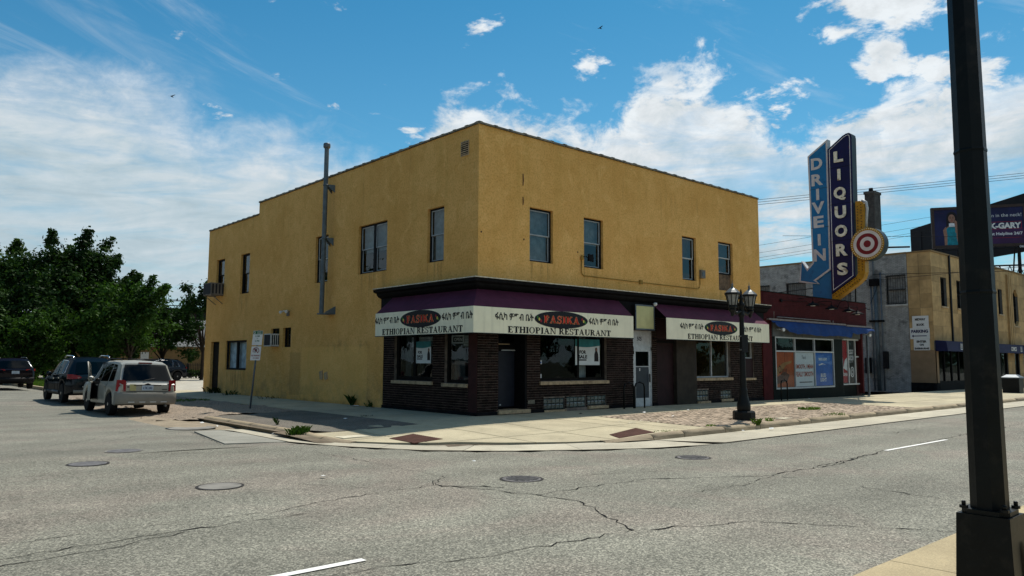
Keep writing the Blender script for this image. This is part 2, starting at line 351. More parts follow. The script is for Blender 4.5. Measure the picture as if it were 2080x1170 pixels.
mat('poster_orange', (.36, .075, .016), .5, var=.2); mat('poster_cream', (.60, .65, .66), .5, var=.05); mat('poster_blue', (.012, .11, .42), .5, var=.15)
mat('poster_red', (.32, .014, .022), .5, var=.1); mat('poster_black', (.010, .010, .011), .5); mat('poster_ink', (.36, .06, .025), .5); mat('poster_gold', (.33, .17, .055), .5)
mat('poster_brown', (.075, .02, .010), .5)
mat('pale_ink', (.60, .62, .64), .5); mat('teal', (.02, .17, .19), .5, var=.2); mat('skin_print', (.28, .15, .105), .6, var=.12, scale=7); mat('hair_print', (.012, .010, .012), .6)
mat('arrow_blue', (.006, .14, .34), .42, var=.12, scale=2, stain=(.004, .07, .19, 2.)); mat('liquor_navy', (.004, .005, .055), .5, var=.2, scale=2)
mat('sign_white', (.50, .51, .52), .5, var=.12, scale=6); mat('letter_cream', (.68, .67, .55), .5, var=.18, scale=5, stain=(.22, .15, .08, 4.))
mat('bulb_yellow', (.40, .20, .012), .45, var=.25, scale=4, stain=(.12, .06, .01, 4.)); mat('socket', (.05, .03, .01), .5); mat('target_red', (.17, .009, .014), .45, var=.12)
mat('target_white', (.62, .58, .55), .5, var=.1); mat('bulb', (.72, .64, .38), .3)
mat('sign_edge', (.012, .035, .05), .5)
mat('painted_brick', (.40, .395, .375), .85, var=.18, scale=2.5, island=.16, stain=(.12, .12, .115, 1.5))
mat('painted_mortar', (.125, .125, .12), .9)
mat('sandstone', (.42, .275, .125), .85, var=.22, scale=1.6, island=.2, streak=.25, fine=.1)
mat('tan_render', (.25, .165, .095), .85, var=.1, scale=2)
mat('bars', (.06, .06, .058), .6); mat('blind_pale', (.20, .205, .20), .8, var=.3, scale=6, streak=.5)
mat('navy_canvas', (.010, .013, .055), .7, var=.15, scale=3); mat('bb_frame', (.05, .033, .028), .6, var=.15); mat('bb_navy', (.014, .016, .065), .5, var=.3, scale=.6); mat('bb_purple', (.05, .018, .07), .5, var=.2, scale=.6)
mat('bb_back', (.010, .009, .010), .8); mat('top_teal', (.012, .19, .24), .6, var=.25, scale=4)
mat('chimney_brick', (.095, .09, .085), .9, var=.3, scale=3, stain=(.03, .03, .03, 1.2), island=.2)
def paint_mat(name, col, f0=.04, f90=.30, rough=.10):
    m = bpy.data.materials.new(name); m.use_nodes = True; t = m.node_tree; t.nodes.clear(); bb = NB(t); MATS[name] = m
    o = bb.n('ShaderNodeOutputMaterial'); ge = bb.n('ShaderNodeNewGeometry'); d = bb.n('ShaderNodeBsdfDiffuse'); g = bb.n('ShaderNodeBsdfGlossy'); g.inputs['Roughness'].default_value = rough
    x, y, z = bb.sep(bb.n('ShaderNodeTexCoord').outputs['Object'])
    dust = bb.m('MULTIPLY', bb.ss(z, .9, .3), bb.ss(bb.noise(ge.outputs['Position'], 4., 5., .6), .35, .7))
    bb.put(d.inputs[0], bb.mix(bb.m('MULTIPLY', dust, .35), rgb(col), (.05, .046, .04, 1))); bb.put(g.inputs[0], (.95, .97, 1., 1))
    cs = bb.m('ABSOLUTE', bb.vm('DOT_PRODUCT', ge.outputs['Incoming'], ge.outputs['Normal']))
    f = bb.m('ADD', f0, bb.m('MULTIPLY', f90-f0, bb.m('POWER', bb.m('SUBTRACT', 1., cs, clamp=True), 4.)))
    mx = bb.n('ShaderNodeMixShader'); bb.put(mx.inputs[0], f); t.links.new(d.outputs[0], mx.inputs[1]); t.links.new(g.outputs[0], mx.inputs[2]); t.links.new(mx.outputs[0], o.inputs[0]); return m
paint_mat('silver_paint', (.31, .305, .265), .10, .35, .22); mat('silver_plastic', (.21, .20, .175), .55, var=.08)
paint_mat('blue_paint', (.003, .006, .010), .025, .085); paint_mat('purple_paint', (.005, .004, .008), .025, .085); paint_mat('dark_paint', (.003, .005, .008), .025, .085); paint_mat('grey_paint', (.10, .11, .12), .05, .25)
mat('tyre', (.008, .008, .008), .85); mat('rim', (.30, .30, .30), .3, .8, var=.1); mat('car_black', (.006, .006, .007), .6); mat('chrome', (.6, .6, .62), .15, 1.)
mat('tail_red', (.24, .009, .013), .25, spec=.3); mat('plate', (.42, .50, .58), .5); mat('plate_ink', (.02, .04, .12), .5); mat('tail_clear', (.30, .16, .15), .3)
mat('rust_tape', (.42, .38, .17), .7)
mat('bark', (.030, .022, .016), .9, var=.4, scale=8, bump=.6, bscale=18)
mat('gravel', (.24, .195, .15), .95, var=.35, scale=5, fine=.7, fscale=22, bump=.8, bscale=28)
mat('dirt', (.26, .215, .155), .95, var=.25, scale=2, fine=.3, fscale=30)
mat('earth', (.05, .055, .03), .95, var=.4, scale=1)
mat('lap_siding', (.24, .155, .070), .75, var=.12, scale=2); mat('roof_shingle', (.14, .14, .14), .9, var=.3, scale=4, streak=.4); mat('white_gutter', (.50, .50, .48), .5)
M['leaf_dark'] = leaf_mat('leaf_dark', (.008, .019, .006), (.019, .043, .010))
M['leaf_mid'] = leaf_mat('leaf_mid', (.011, .028, .007), (.034, .075, .013))
M['leaf_light'] = leaf_mat('leaf_light', (.013, .030, .007), (.050, .085, .013))
M['grass'] = leaf_mat('grass_blade', (.035, .085, .012), (.10, .17, .03))
# ------------------------------------------------------------------ mesh helpers
ORG = {}
class MB:
    def __init__(s): s.v = []; s.f = []; s.mi = []; s.sm = []
    def add(s, vs, fs, mi=0, sm=False):
        o = len(s.v); s.v.extend([tuple(v) for v in vs])
        for f in fs: s.f.append(tuple(i+o for i in f)); s.mi.append(mi); s.sm.append(sm)
    def box(s, x0, x1, y0, y1, z0, z1, mi=0):
        s.add([(x0, y0, z0), (x1, y0, z0), (x1, y1, z0), (x0, y1, z0), (x0, y0, z1), (x1, y0, z1), (x1, y1, z1), (x0, y1, z1)],
              [(0, 3, 2, 1), (4, 5, 6, 7), (0, 1, 5, 4), (1, 2, 6, 5), (2, 3, 7, 6), (3, 0, 4, 7)], mi)
    def quad(s, a, b_, c, d, mi=0): s.add([a, b_, c, d], [(0, 1, 2, 3)], mi)
    def poly(s, pts, mi=0): s.add(pts, [tuple(range(len(pts)))], mi)
    def prism(s, pts, vec, mi=0, mi_side=None):
        """polygon pts (3d) extruded by vec"""
        n = len(pts); v = Vector(vec); q = [tuple(Vector(p)+v) for p in pts]
        ms = mi if mi_side is None else mi_side
        s.add(list(pts)+q, [tuple(range(n))], mi); o = len(s.v)-2*n
        s.f.append(tuple(o+n+i for i in range(n-1, -1, -1))); s.mi.append(mi); s.sm.append(False)
        for i in range(n):
            j = (i+1) % n; s.f.append((o+i, o+n+i, o+n+j, o+j)); s.mi.append(ms); s.sm.append(False)
    def tube(s, path, r, n=8, mi=0, cap=True):
        path = [Vector(p) for p in path]; rs = r if isinstance(r, (list, tuple)) else [r]*len(path)
        rings = []; o = len(s.v); ref = None
        for i, p in enumerate(path):
            d = (path[min(i+1, len(path)-1)]-path[max(i-1, 0)]).normalized()
            if ref is None or abs(d.dot(ref)) > .97: ref = Vector((0, 0, 1)) if abs(d.z) < .9 else Vector((1, 0, 0))
            u = d.cross(ref).normalized(); w = u.cross(d)
            for k in range(n):
                a = 2*math.pi*k/n; s.v.append(tuple(p+(u*math.cos(a)+w*math.sin(a))*rs[i]))
        for i in range(len(path)-1):
            for k in range(n):
                k2 = (k+1) % n; s.f.append((o+i*n+k, o+i*n+k2, o+(i+1)*n+k2, o+(i+1)*n+k)); s.mi.append(mi); s.sm.append(n > 5)
        if cap:
            s.f.append(tuple(o+k for k in range(n-1, -1, -1))); s.mi.append(mi); s.sm.append(False)
            e = o+(len(path)-1)*n; s.f.append(tuple(e+k for k in range(n))); s.mi.append(mi); s.sm.append(False)
    def lathe(s, prof, c, n=16, mi=0, axis='z', a0=0., sm=True):
        """profile of (r, h) about an axis through c"""
        o = len(s.v); c = Vector(c)
        for r, h in prof:
            for k in range(n):
                a = a0+2*math.pi*k/n; ca, sa = r*math.cos(a), r*math.sin(a)
                s.v.append(tuple(c+(Vector((ca, sa, h)) if axis == 'z' else Vector((h, ca, sa)) if axis == 'x' else Vector((sa, h, ca)))))
        for i in range(len(prof)-1):
            for k in range(n):
                k2 = (k+1) % n; s.f.append((o+i*n+k, o+i*n+k2, o+(i+1)*n+k2, o+(i+1)*n+k)); s.mi.append(mi); s.sm.append(sm)
        s.f.append(tuple(o+k for k in range(n-1, -1, -1))); s.mi.append(mi); s.sm.append(False)
        e = o+(len(prof)-1)*n; s.f.append(tuple(e+k for k in range(n))); s.mi.append(mi); s.sm.append(False)
    def build(s, name, mats, parent=None, loc=None, sharp=None):
        org = Vector((0, 0, 0)); isroot = parent is None
        if parent is not None: org = ORG.get(parent.name, Vector((0, 0, 0)))
        elif loc is not None: org = Vector(loc)
        me = bpy.data.meshes.new(name)
        me.from_pydata([(v[0]-org.x, v[1]-org.y, v[2]-org.z) for v in s.v], [], s.f)
        for m_ in (mats if isinstance(mats, (list, tuple)) else [mats]): me.materials.append(M[m_] if isinstance(m_, str) else m_)
        me.polygons.foreach_set('material_index', s.mi); me.polygons.foreach_set('use_smooth', s.sm)
        if sharp: me.polygons.foreach_set('use_smooth', [True]*len(s.f)); me.set_sharp_from_angle(angle=R(sharp))
        me.update()
        o = bpy.data.objects.new(name, me); COL.objects.link(o)
        ORG[o.name] = org
        if parent is not None: o.parent = parent
        else: o.location = org
        return o

def tag(o, label, cat, group=None):
    o['label'] = label; o['category'] = cat
    if group: o['group'] = group
    return o
def thing(name, label, cat, loc=(0, 0, 0), group=None):
    o = bpy.data.objects.new(name, None); COL.objects.link(o); o.location = loc; o.empty_display_size = .3
    ORG[o.name] = Vector(loc); return tag(o, label, cat, group)
def kind(o, k='structure'): o['kind'] = k; return o
def copy_tree(o, parent=None):
    c = o.copy(); COL.objects.link(c); c.parent = parent
    ORG[c.name] = ORG.get(o.name, Vector())
    for ch in list(o.children): copy_tree(ch, c)
    return c
def boxo(name, m, parent, *a):
    b_ = MB(); b_.box(*a); return b_.build(name, m, parent)

# ---- lettering: outlines of the built-in font, or slab-serif letters made of strokes, fitted to a width and height
_tc = {}
def glyphs(s, bold=0.):
    key = (s, bold)
    if key in _tc: return _tc[key]
    cu = bpy.data.curves.new('lettering', 'FONT'); cu.body = s; cu.size = 1; cu.offset = bold; cu.resolution_u = 3
    ob = bpy.data.objects.new('lettering', cu); COL.objects.link(ob)
    dg = bpy.context.evaluated_depsgraph_get(); me = bpy.data.meshes.new_from_object(ob.evaluated_get(dg))
    v = [(q.co.x, q.co.y) for q in me.vertices]; f = [tuple(p.vertices) for p in me.polygons]
    bpy.data.objects.remove(ob); bpy.data.curves.remove(cu); bpy.data.meshes.remove(me)
    _tc[key] = (v, f); return v, f
def ring(cx, cy, rx, ry, tx, ty, a0=0, a1=360, n=16):
    v = []; f = []
    for i in range(n+1):
        a = R(a0+(a1-a0)*i/n); v += [(cx+rx*math.cos(a), cy+ry*math.sin(a)), (cx+(rx-tx)*math.cos(a), cy+(ry-ty)*math.sin(a))]
    for i in range(n): f.append((2*i, 2*i+2, 2*i+3, 2*i+1))
    return v, f
def r_(x0, y0, x1, y1): return [(x0, y0), (x1, y0), (x1, y1), (x0, y1)], [(0, 1, 2, 3)]
def q_(*p): return list(p), [tuple(range(len(p)))]
S, T, H = .255, .11, .10
SERIF = {
 'E': (.74, [r_(.08, 0, .08+S, 1), r_(0, 0, .7, T), r_(0, 1-T, .68, 1), r_(.2, .47, .5, .47+T), r_(.46, .36, .52, .66), q_((.7, 0), (.70, .30), (.64, .30), (.55, 0)), q_((.68, 1), (.68, .72), (.62, .72), (.53, 1))]),
 'F': (.70, [r_(.08, 0, .08+S, 1), r_(0, 0, .38, H), r_(0, 1-T, .68, 1), r_(.2, .47, .5, .47+T), r_(.46, .36, .52, .66), q_((.68, 1), (.68, .70), (.62, .70), (.53, 1))]),
 'T': (.78, [r_(.29, 0, .29+S, 1), r_(.18, 0, .60, H), r_(0, 1-T, .78, 1), q_((0, 1), (0, .68), (.06, .68), (.14, 1)), q_((.78, 1), (.78, .68), (.72, .68), (.64, 1))]),
 'H': (.90, [r_(.08, 0, .08+S, 1), r_(.62, 0, .62+S, 1), r_(0, 0, .36, H), r_(.54, 0, .90, H), r_(0, 1-H, .36, 1), r_(.54, 1-H, .9, 1), r_(.2, .47, .7, .47+T)]),
 'I': (.40, [r_(.09, 0, .09+S, 1), r_(0, 0, .38, H), r_(0, 1-H, .38, 1)]),
 'O': (.88, [ring(.44, .5, .44, .52, .19, .07)]),
 'P': (.76, [r_(.08, 0, .08+S, 1), r_(0, 0, .38, H), r_(0, 1-H, .3, 1), ring(.36, .73, .38, .27, .19, .10, -90, 90, 10), r_(.2, .46, .38, .56), r_(.2, .90, .38, 1)]),
 'A': (.90, [q_((.08, 0), (.15, 0), (.42, .86), (.40, 1)), q_((.40, 1), (.50, 1), (.84, 0), (.61, 0), (.36, .82)), r_(0, 0, .26, H), r_(.54, 0, .92, H), r_(.2, .3, .66, .3+T)]),
 'N': (.92, [r_(.09, 0, .09+T, 1), r_(.74, 0, .74+T, 1), q_((.02, 1), (.26, 1), (.82, .0), (.70, 0)), r_(0, 0, .26, H), r_(0, 1-H, .2, 1), r_(.62, 1-H, .92, 1)]),
 'R': (.86, [r_(.08, 0, .08+S, 1), r_(0, 0, .36, H), r_(0, 1-H, .3, 1), ring(.36, .74, .36, .26, .19, .10, -90, 90, 10), r_(.2, .48, .38, .58), r_(.2, .90, .38, 1), q_((.36, .5), (.56, .52), (.84, 0), (.60, 0)), r_(.6, 0, .88, H)]),
 'S': (.66, [ring(.32, .74, .30, .27, .16, .07, 20, 270, 12), ring(.32, .27, .32, .28, .17, .07, -160, 90, 12), r_(.56, .66, .62, 1), r_(.0, 0, .06, .32)]),
 'U': (.88, [r_(.08, .3, .08+S, 1), r_(.71, .3, .71+T, 1), ring(.432, .32, .354, .34, .19, .075, 180, 360, 12), r_(0, 1-H, .36, 1), r_(.62, 1-H, .9, 1)]),
 'K': (.90, [r_(.08, 0, .08+S, 1), r_(0, 0, .36, H), r_(0, 1-H, .36, 1), q_((.26, .42), (.34, .42), (.80, 1), (.68, 1)), q_((.40, .56), (.54, .70), (.88, 0), (.62, 0)), r_(.56, 0, .92, H), r_(.58, 1-H, .86, 1)]),
 'C': (.84, [ring(.44, .5, .44, .52, .19, .07, 40, 320, 14), r_(.74, .66, .80, 1)]),
 'M': (1.1, [r_(.09, 0, .09+T, 1), r_(.82, 0, .82+S, 1), q_((.04, 1), (.28, 1), (.60, 0), (.52, 0)), q_((.52, 0), (.58, 0), (.9, 1), (.82, 1)), r_(0, 0, .26, H), r_(.74, 0, 1.1, H)]),
 'B': (.80, [r_(.08, 0, .08+S, 1), r_(0, 0, .4, T), r_(0, 1-T, .4, 1), ring(.38, .74, .34, .26, .16, .065, -90, 90, 8), ring(.38, .26, .4, .27, .18, .065, -90, 90, 8), r_(.2, .46, .42, .535)]),
}
def serif(s, bold=0.):
    v = []; f = []; x = 0
    for ch in s:
        if ch == ' ': x += .42; continue
        w, parts = SERIF[ch]; w += .08*(s == 'FASIKA')
        for pv, pf in parts:
            o = len(v); v += [(a+x, c) for a, c in pv]; f += [tuple(i+o for i in q) for q in pf]
        x += w+.09
    return v, f
def put_text(mb, s, c, u, width, height, n, mi=0, lift=.004, fn=glyphs, bold=0., thick=0., shear=0.):
    """lettering centred at c in the plane with right-hand direction u, up z, outward normal n"""
    v, f = fn(s, bold)
    if not v: return
    x0 = min(p[0] for p in v); x1 = max(p[0] for p in v); y0 = min(p[1] for p in v); y1 = max(p[1] for p in v)
    u = Vector(u); n = Vector(n); c = Vector(c)+n*lift; up_ = n.cross(u) if abs(n.z) > .5 else Vector((0, 0, 1))
    sx = width/(x1-x0); sy = height/(y1-y0)
    pts = [tuple(c+u*((p[0]-(x0+x1)/2)*sx+shear*(p[1]-(y0+y1)/2)*sy)+up_*((p[1]-(y0+y1)/2)*sy)) for p in v]
    if not thick: mb.add(pts, f, mi); return
    q = [tuple(Vector(p)+n*thick) for p in pts]; o = len(mb.v); k = len(pts)
    mb.add(pts+q, [tuple(i+k for i in g) for g in f], mi)
    ed = {}
    for g in f:
        for a, d in zip(g, g[1:]+g[:1]): ed[(a, d)] = 1
    for (a, d) in ed:
        if (d, a) not in ed: mb.f.append((o+a, o+d, o+k+d, o+k+a)); mb.mi.append(mi); mb.sm.append(False)
def ell(c, u, rx, rz, n, lift, k=28):
    c = Vector(c)+Vector(n)*lift; u = Vector(u)
    return [tuple(c+u*(rx*math.cos(2*math.pi*i/k))+Vector((0, 0, rz*math.sin(2*math.pi*i/k)))) for i in range(k)]

# ------------------------------------------------------------------ ground shape
Kl = [(-5.6, 40.), (-5.6, -1.2), (-5.45, -2.3), (-4.98, -3.2), (-4.45, -3.9), (-3.2, -4.85), (-1.9, -5.5), (-.6, -5.92), (.5, -6.0), (130., -6.0)]
Al = [(-6.5, 40.), (-6.4, -1.3), (-5.98, -2.7), (-5.5, -3.6), (-5.03, -4.5), (-4., -5.5), (-2.45, -6.52), (-1.15, -7.22), (.5, -7.58), (130., -7.58)]
def seg_d(p, a, c):
    ax, ay = a; cx, cy = c; vx, vy = cx-ax, cy-ay; t = max(0., min(1., ((p[0]-ax)*vx+(p[1]-ay)*vy)/(vx*vx+vy*vy)))
    qx, qy = ax+t*vx, ay+t*vy; return math.hypot(p[0]-qx, p[1]-qy), (qx, qy), vx*(p[1]-ay)-vy*(p[0]-ax)
def near(p, line):
    """(signed distance, nearest point): positive on the building side (left of the travel direction)"""
    best = min((seg_d(p, line[i], line[i+1]) for i in range(len(line)-1)), key=lambda q: q[0])
    return (best[0] if best[2] >= 0 else -best[0]), best[1]
def sm_(x, a, c): t = max(0., min(1., (x-a)/(c-a))); return t*t*(3-2*t)
def zs(x, y):
    ramp = 1-sm_(math.hypot(x+3.4, y+4.2), 2.4, 5.0)
    t = max(0., min(1., max(-x/5.3, -y/5.7)))
    far = -.09*sm_(x, 8, 26)
    return -(.095+.095*ramp)*t + far*(1-t)
def zr(x, y):
    d, _ = near((x, y), Al)
    return -.2+.016*min(5., max(0., -d))

def sheet(xs, ys, zf, name, m, keep=None):
    b_ = MB(); n = len(ys); idx = {}
    for i, x in enumerate(xs):
        for j, y in enumerate(ys):
            idx[i, j] = len(b_.v); b_.v.append((x, y, zf(x, y)))
    for i in range(len(xs)-1):
        for j in range(n-1):
            if keep and not keep((xs[i]+xs[i+1])/2, (ys[j]+ys[j+1])/2): continue
            b_.f.append((idx[i, j], idx[i+1, j], idx[i+1, j+1], idx[i, j+1])); b_.mi.append(0); b_.sm.append(True)
    return b_.build(name, m)
fr = lambda a, c, s: list(np.arange(a, c+s*.5, s))
# terrain out to the horizon, road, side street
kind(sheet(fr(-900, 900, 60), fr(-900, 900, 60), lambda x, y: -.45, 'ground', 'earth'))
kind(sheet([-200, -120, -60]+fr(-30, 30, .75)+fr(34, 130, 8), fr(-34, 2, .75), lambda x, y: zr(x, y) if near((x, y), Al)[0] < 0 else -.2-.15*min(.9, near((x, y), Al)[0]), 'road', 'asphalt',
           lambda x, y: near((x, y), Al)[0] < 1.2 and not (y > -1.6 and x < -5)))
kind(sheet(fr(-24, -3.6, .6), fr(-1.9, 12, .7)+fr(14, 110, 4), lambda x, y: (-.198+.05*sm_(-x, 6.4, 9) if x < -6.4 else -.205-.16*min(.8, x+6.4)) + .004*sm_(y, -2.2, -1.6) + .15*sm_(y, 9, 30), 'side_street', 'asphalt_old'))
# base below the joints of the pavement, then its slabs
ym, yp = -6.0, 0
pav = sheet(fr(-6, 130, .8), fr(-6.4, .4, .4), lambda x, y: zs(x, y)-.045, 'pavement', 'joint', lambda x, y: near((x, y), Kl)[0] > -.1)
kind(pav)
kind(sheet(fr(-5.8, .2, .4), fr(.4, 24, .8), lambda x, y: zs(x, y)-.045, 'side_pavement', 'joint'))
def slab(x0, x1, y0, y1, m='concrete', gap=.017, name='slab', lift=0., parent=None, inset=.0):
    n = 6; b_ = MB(); g = {}; used = 0
    for i in range(n+1):
        for j in range(n+1):
            x = x0+gap+(x1-x0-2*gap)*i/n; y = y0+gap+(y1-y0-2*gap)*j/n
            d, q = near((x, y), Kl)
            out_ = d < .165
            if out_:
                dd, qq = near(q, Kl); nx, ny = (x-q[0], y-q[1]); l = math.hypot(nx, ny) or 1
                sgn = 1 if d > 0 else -1
                x, y = q[0]+sgn*nx/l*.165, q[1]+sgn*ny/l*.165
            g[i, j] = (len(b_.v), d > -.25 if not out_ else d > -.3); b_.v.append((x, y, zs(x, y)+lift))
    for i in range(n):
        for j in range(n):
            q = [g[i, j], g[i+1, j], g[i+1, j+1], g[i, j+1]]
            if all(a[1] for a in q):
                p = [b_.v[a[0]] for a in q]
                ar = abs((p[2][0]-p[0][0])*(p[3][1]-p[1][1])-(p[3][0]-p[1][0])*(p[2][1]-p[0][1]))/2
                if ar > 1e-4: b_.f.append(tuple(a[0] for a in q)); b_.mi.append(0); b_.sm.append(False)
    if not b_.f: return None
    # rim down to the base so that each slab has thickness
    ed = {}
    for f in b_.f:
        for a, c in zip(f, f[1:]+f[:1]): ed[(a, c)] = 1
    for (a, c) in list(ed):
        if (c, a) not in ed:
            o = len(b_.v); va, vc = b_.v[a], b_.v[c]; b_.v += [(va[0], va[1], va[2]-.06), (vc[0], vc[1], vc[2]-.06)]
            b_.f.append((a, o, o+1, c)); b_.mi.append(0); b_.sm.append(False)
    return b_.build(name, m, parent or pav)
for a, c in zip([-2.45, 2.2]+[2.2+1.85*i for i in range(1, 24)], [2.2]+[2.2+1.85*i for i in range(1, 25)]):
    if a < 0: continue
    slab(a, c, -2.0, -.02)
xs_ = [-6.2, -4.3, -2.45, -.6, 1.3, 2.2]
for i in range(5):
    slab(xs_[i], xs_[i+1], -2.0, -.02 if xs_[i] < -.1 or True else 0) if i > 0 else None
    slab(xs_[i], xs_[i+1], -4.0, -2.0); slab(xs_[i], xs_[i+1], -6.2, -4.0)
slab(-6.2, -4.3, -2.0, -.6)
slab(2.2, 3.0, -6.2, -4.0); slab(2.2, 3.0, -4.0, -2.0)
for k in range(13):
    slab(-2.45, -.02, -.02+1.85*k, -.02+1.85*(k+1))
slab(-4.3, -2.45, -.6, -.02, 'concrete'); 
for k in range(18):                         # plain concrete beyond the brick paving
    slab(16.6+2.3*k, 16.6+2.3*(k+1), -4.0, -2.0); slab(16.6+2.3*k, 16.6+2.3*(k+1), -6.2, -4.0)
# worn asphalt patch between side pavement and kerb, gravel verge beyond
pb = MB(); nx_, ny_ = 8, 14
for i in range(nx_+1):
    for j in range(ny_+1):
        y = -.62+6.5*j/ny_; x0_ = -5.44+ (.5*(1-min(1, (y+.62)/.8))); x = x0_+(-2.46-x0_)*i/nx_
        pb.v.append((x, y, zs(x, y)+.004+.012*math.sin(i*1.9+j*1.3)*(0 < i < nx_)))
for i in range(nx_):
    for j in range(ny_): a = i*(ny_+1)+j; pb.f.append((a, a+ny_+1, a+ny_+2, a+1)); pb.mi.append(0); pb.sm.append(True)
kind(pb.build('asphalt_patch', 'asphalt_patch'))
gx, gy = fr(-7.0, -2.46, .13), fr(5.9, 24.5, .16)
rr = np.random.default_rng(3)
def zgv(x, y):
    return -.055-.12*sm_(-x, 4.6, 6.6)+.02*math.sin(x*3.1+y*1.7)+float(rr.normal(0, .012))
kind(sheet(gx, gy, zgv, 'gravel_verge', 'gravel'), 'stuff')
kind(sheet(fr(-7.9, -5.4, .2), fr(2.5, 9, .3), lambda x, y: -.176+.02*sm_(x, -7.6, -6.6)-.065*sm_(x, -6.6, -6.0)-.05*sm_(-x, 7.3, 7.9)-.04*sm_(y, 7, 9)-.05*sm_(-y, -3.6, -2.5), 'dirt_drift', 'dirt'))
# brick paving near the lamp post
pv = MB(); prng = random.Random(5); y = -5.80; row = 0; stones = []
while y < -2.06:
    x = 3.04+(.10 if row % 2 else 0)
    while x < 16.5:
        if not (5.62 < x < 6.3 and -5.36 < y < -4.68): stones.append((x, y, prng.uniform(-.006, .006), prng.uniform(-.03, .03), prng.uniform(-.04, .04)))
        x += .2
    y += .1; row += 1
stones.sort(key=lambda q: (q[0]-CAMP.x)**2+(q[1]-CAMP.y)**2)
unit = MB(); unit.box(-.095, .095, -.045, .045, -.04, 0); unit.f.pop(0); unit.mi.pop(); unit.sm.pop()
p0_ = unit.build('paver', 'paver', pav)
for k, (x, y, dz, tx, ty) in enumerate(stones[:300]):
    o = p0_ if k == 0 else p0_.copy()
    if k: COL.objects.link(o); o.parent = pav; ORG[o.name] = Vector()
    o.location = (x+.1, y+.05, zs(x+.1, y+.05)+dz); o.rotation_euler = (ty, tx, 0)
for x, y, dz, tx, ty in stones[300:]:
    cx, cy = x+.1, y+.05; z = zs(cx, cy)+dz
    top = [(cx+a, cy+c, z-a*tx+c*ty) for a, c in ((-.095, -.045), (.095, -.045), (.095, .045), (-.095, .045))]
    pv.add(top+[(p[0], p[1], z-.04) for p in top], [(0, 1, 2, 3), (0, 4, 5, 1), (1, 5, 6, 2), (2, 6, 7, 3), (3, 7, 4, 0)])
kind(pv.build('brick_paving', 'paver', pav), 'stuff')
# kerb: a row of cast stones with a rounded nose
kerb = bpy.data.objects.new('kerb', None); COL.objects.link(kerb); kind(kerb); ORG['kerb'] = Vector()
def along(line, t):
    for i in range(len(line)-1):
        L_ = math.dist(line[i], line[i+1])
        if t <= L_ or i == len(line)-2:
            a, c = line[i], line[i+1]; k = t/L_; d = ((c[0]-a[0])/L_, (c[1]-a[1])/L_)
            return (a[0]+(c[0]-a[0])*k, a[1]+(c[1]-a[1])*k), (-d[1], d[0])
        t -= L_
def kerb_run(line, stations, hfun):
    for a, c in zip(stations[:-1], stations[1:]):
        b_ = MB(); n = 5
        for i in range(n+1):
            t = a+.012+(c-a-.024)*i/n; (x, y), (nx, ny) = along(line, t); h = hfun(t, x, y); zt = zs(x+nx*.17, y+ny*.17)
            base = -.235 if h > .02 else zt-.03
            top = zt+.004
            low = top-h
            jj = .006*math.sin(t*5.1)
            for o_, z in ((.17, top-.08), (.165, top), (.05, top+.004), (.0+jj, top-.018*min(1, h/.06)), (-.035+jj, top-.06*min(1, h/.08)), (-.06-.05*(1-min(1, h/.1)), min(low, top-.012)-.02)):
                b_.v.append((x+nx*o_, y+ny*o_, z))
        for i in range(n):
            for k in range(5): q = i*6+k; b_.f.append((q, q+1, q+7, q+6)); b_.mi.append(0); b_.sm.append(k in (2, 3))
        b_.f.append(tuple(range(5, -1, -1))); b_.f.append(tuple(n*6+k for k in range(6))); b_.mi += [0, 0]; b_.sm += [False, False]
        b_.build('kerb_stone', 'kerb', kerb)
KL = [(-5.6, 6.0), (-5.6, -1.2), (-5.45, -2.3), (-4.98, -3.2), (-4.45, -3.9)]
kerb_run(KL, [0, 1.9, 3.4, 4.9, 6.15, 7.3, 8.4], lambda t, x, y: .135*(1-sm_(-y, .3, 2.4)))
KR = [(-1.9, -5.5), (-.6, -5.92), (.5, -6.0), (130., -6.0)]
kerb_run(KR, [.9, 2.4, 3.6, 5.4, 7.1, 9.3, 10.0, 12.6, 14.6, 17.2, 19.8, 22.4, 25, 27.6, 30.2, 33, 36, 40, 45, 50, 56], lambda t, x, y: .135*sm_(x, -.9, 1.3))
# gutter between kerb and asphalt
gb = kind(bpy.data.objects.new('gutter', None)); COL.objects.link(gb); ORG['gutter'] = Vector()
def par(line, n):
    tot = sum(math.dist(line[i], line[i+1]) for i in range(len(line)-1)); return [along(line, tot*i/n)[0] for i in range(n+1)]
def gut(ka, aa, n, name='gutter_slab', m='gutter'):
    k_, a_ = par(ka, n), par(aa, n); b_ = MB()
    for i in range(n+1):
        for j in range(4):
            t = j/3; x = k_[i][0]*(1-t)+a_[i][0]*t; y = k_[i][1]*(1-t)+a_[i][1]*t
            ramp = 1-sm_(math.hypot(k_[i][0]+3.4, k_[i][1]+4.2), 2.2, 4.2)
            zk = (-.236*(1-ramp)+(-.196)*ramp); b_.v.append((x, y, zk*(1-t)+(-.195)*t-.004*(t in (1/3, 2/3))))
    for i in range(n):
        for j in range(3): q = i*4+j; b_.f.append((q, q+4, q+5, q+1)); b_.mi.append(0); b_.sm.append(False)
    b_.build(name, m, gb)
gut([(-5.6, 2.6), (-5.6, -1.2)], [(-6.32, 2.6), (-6.38, -1.3)], 6)
gut([(-5.6, -1.215), (-5.45, -2.3), (-4.98, -3.2)], [(-6.38, -1.315), (-5.98, -2.7), (-5.5, -3.6)], 6)
gut([(-4.975, -3.21), (-4.45, -3.9), (-3.7, -4.47)], [(-5.49, -3.612), (-5.03, -4.5), (-4.45, -5.05)], 6)
gut([(-3.69, -4.478), (-3.2, -4.85), (-1.95, -5.475)], [(-4.44, -5.06), (-4., -5.5), (-2.5, -6.487)], 6)
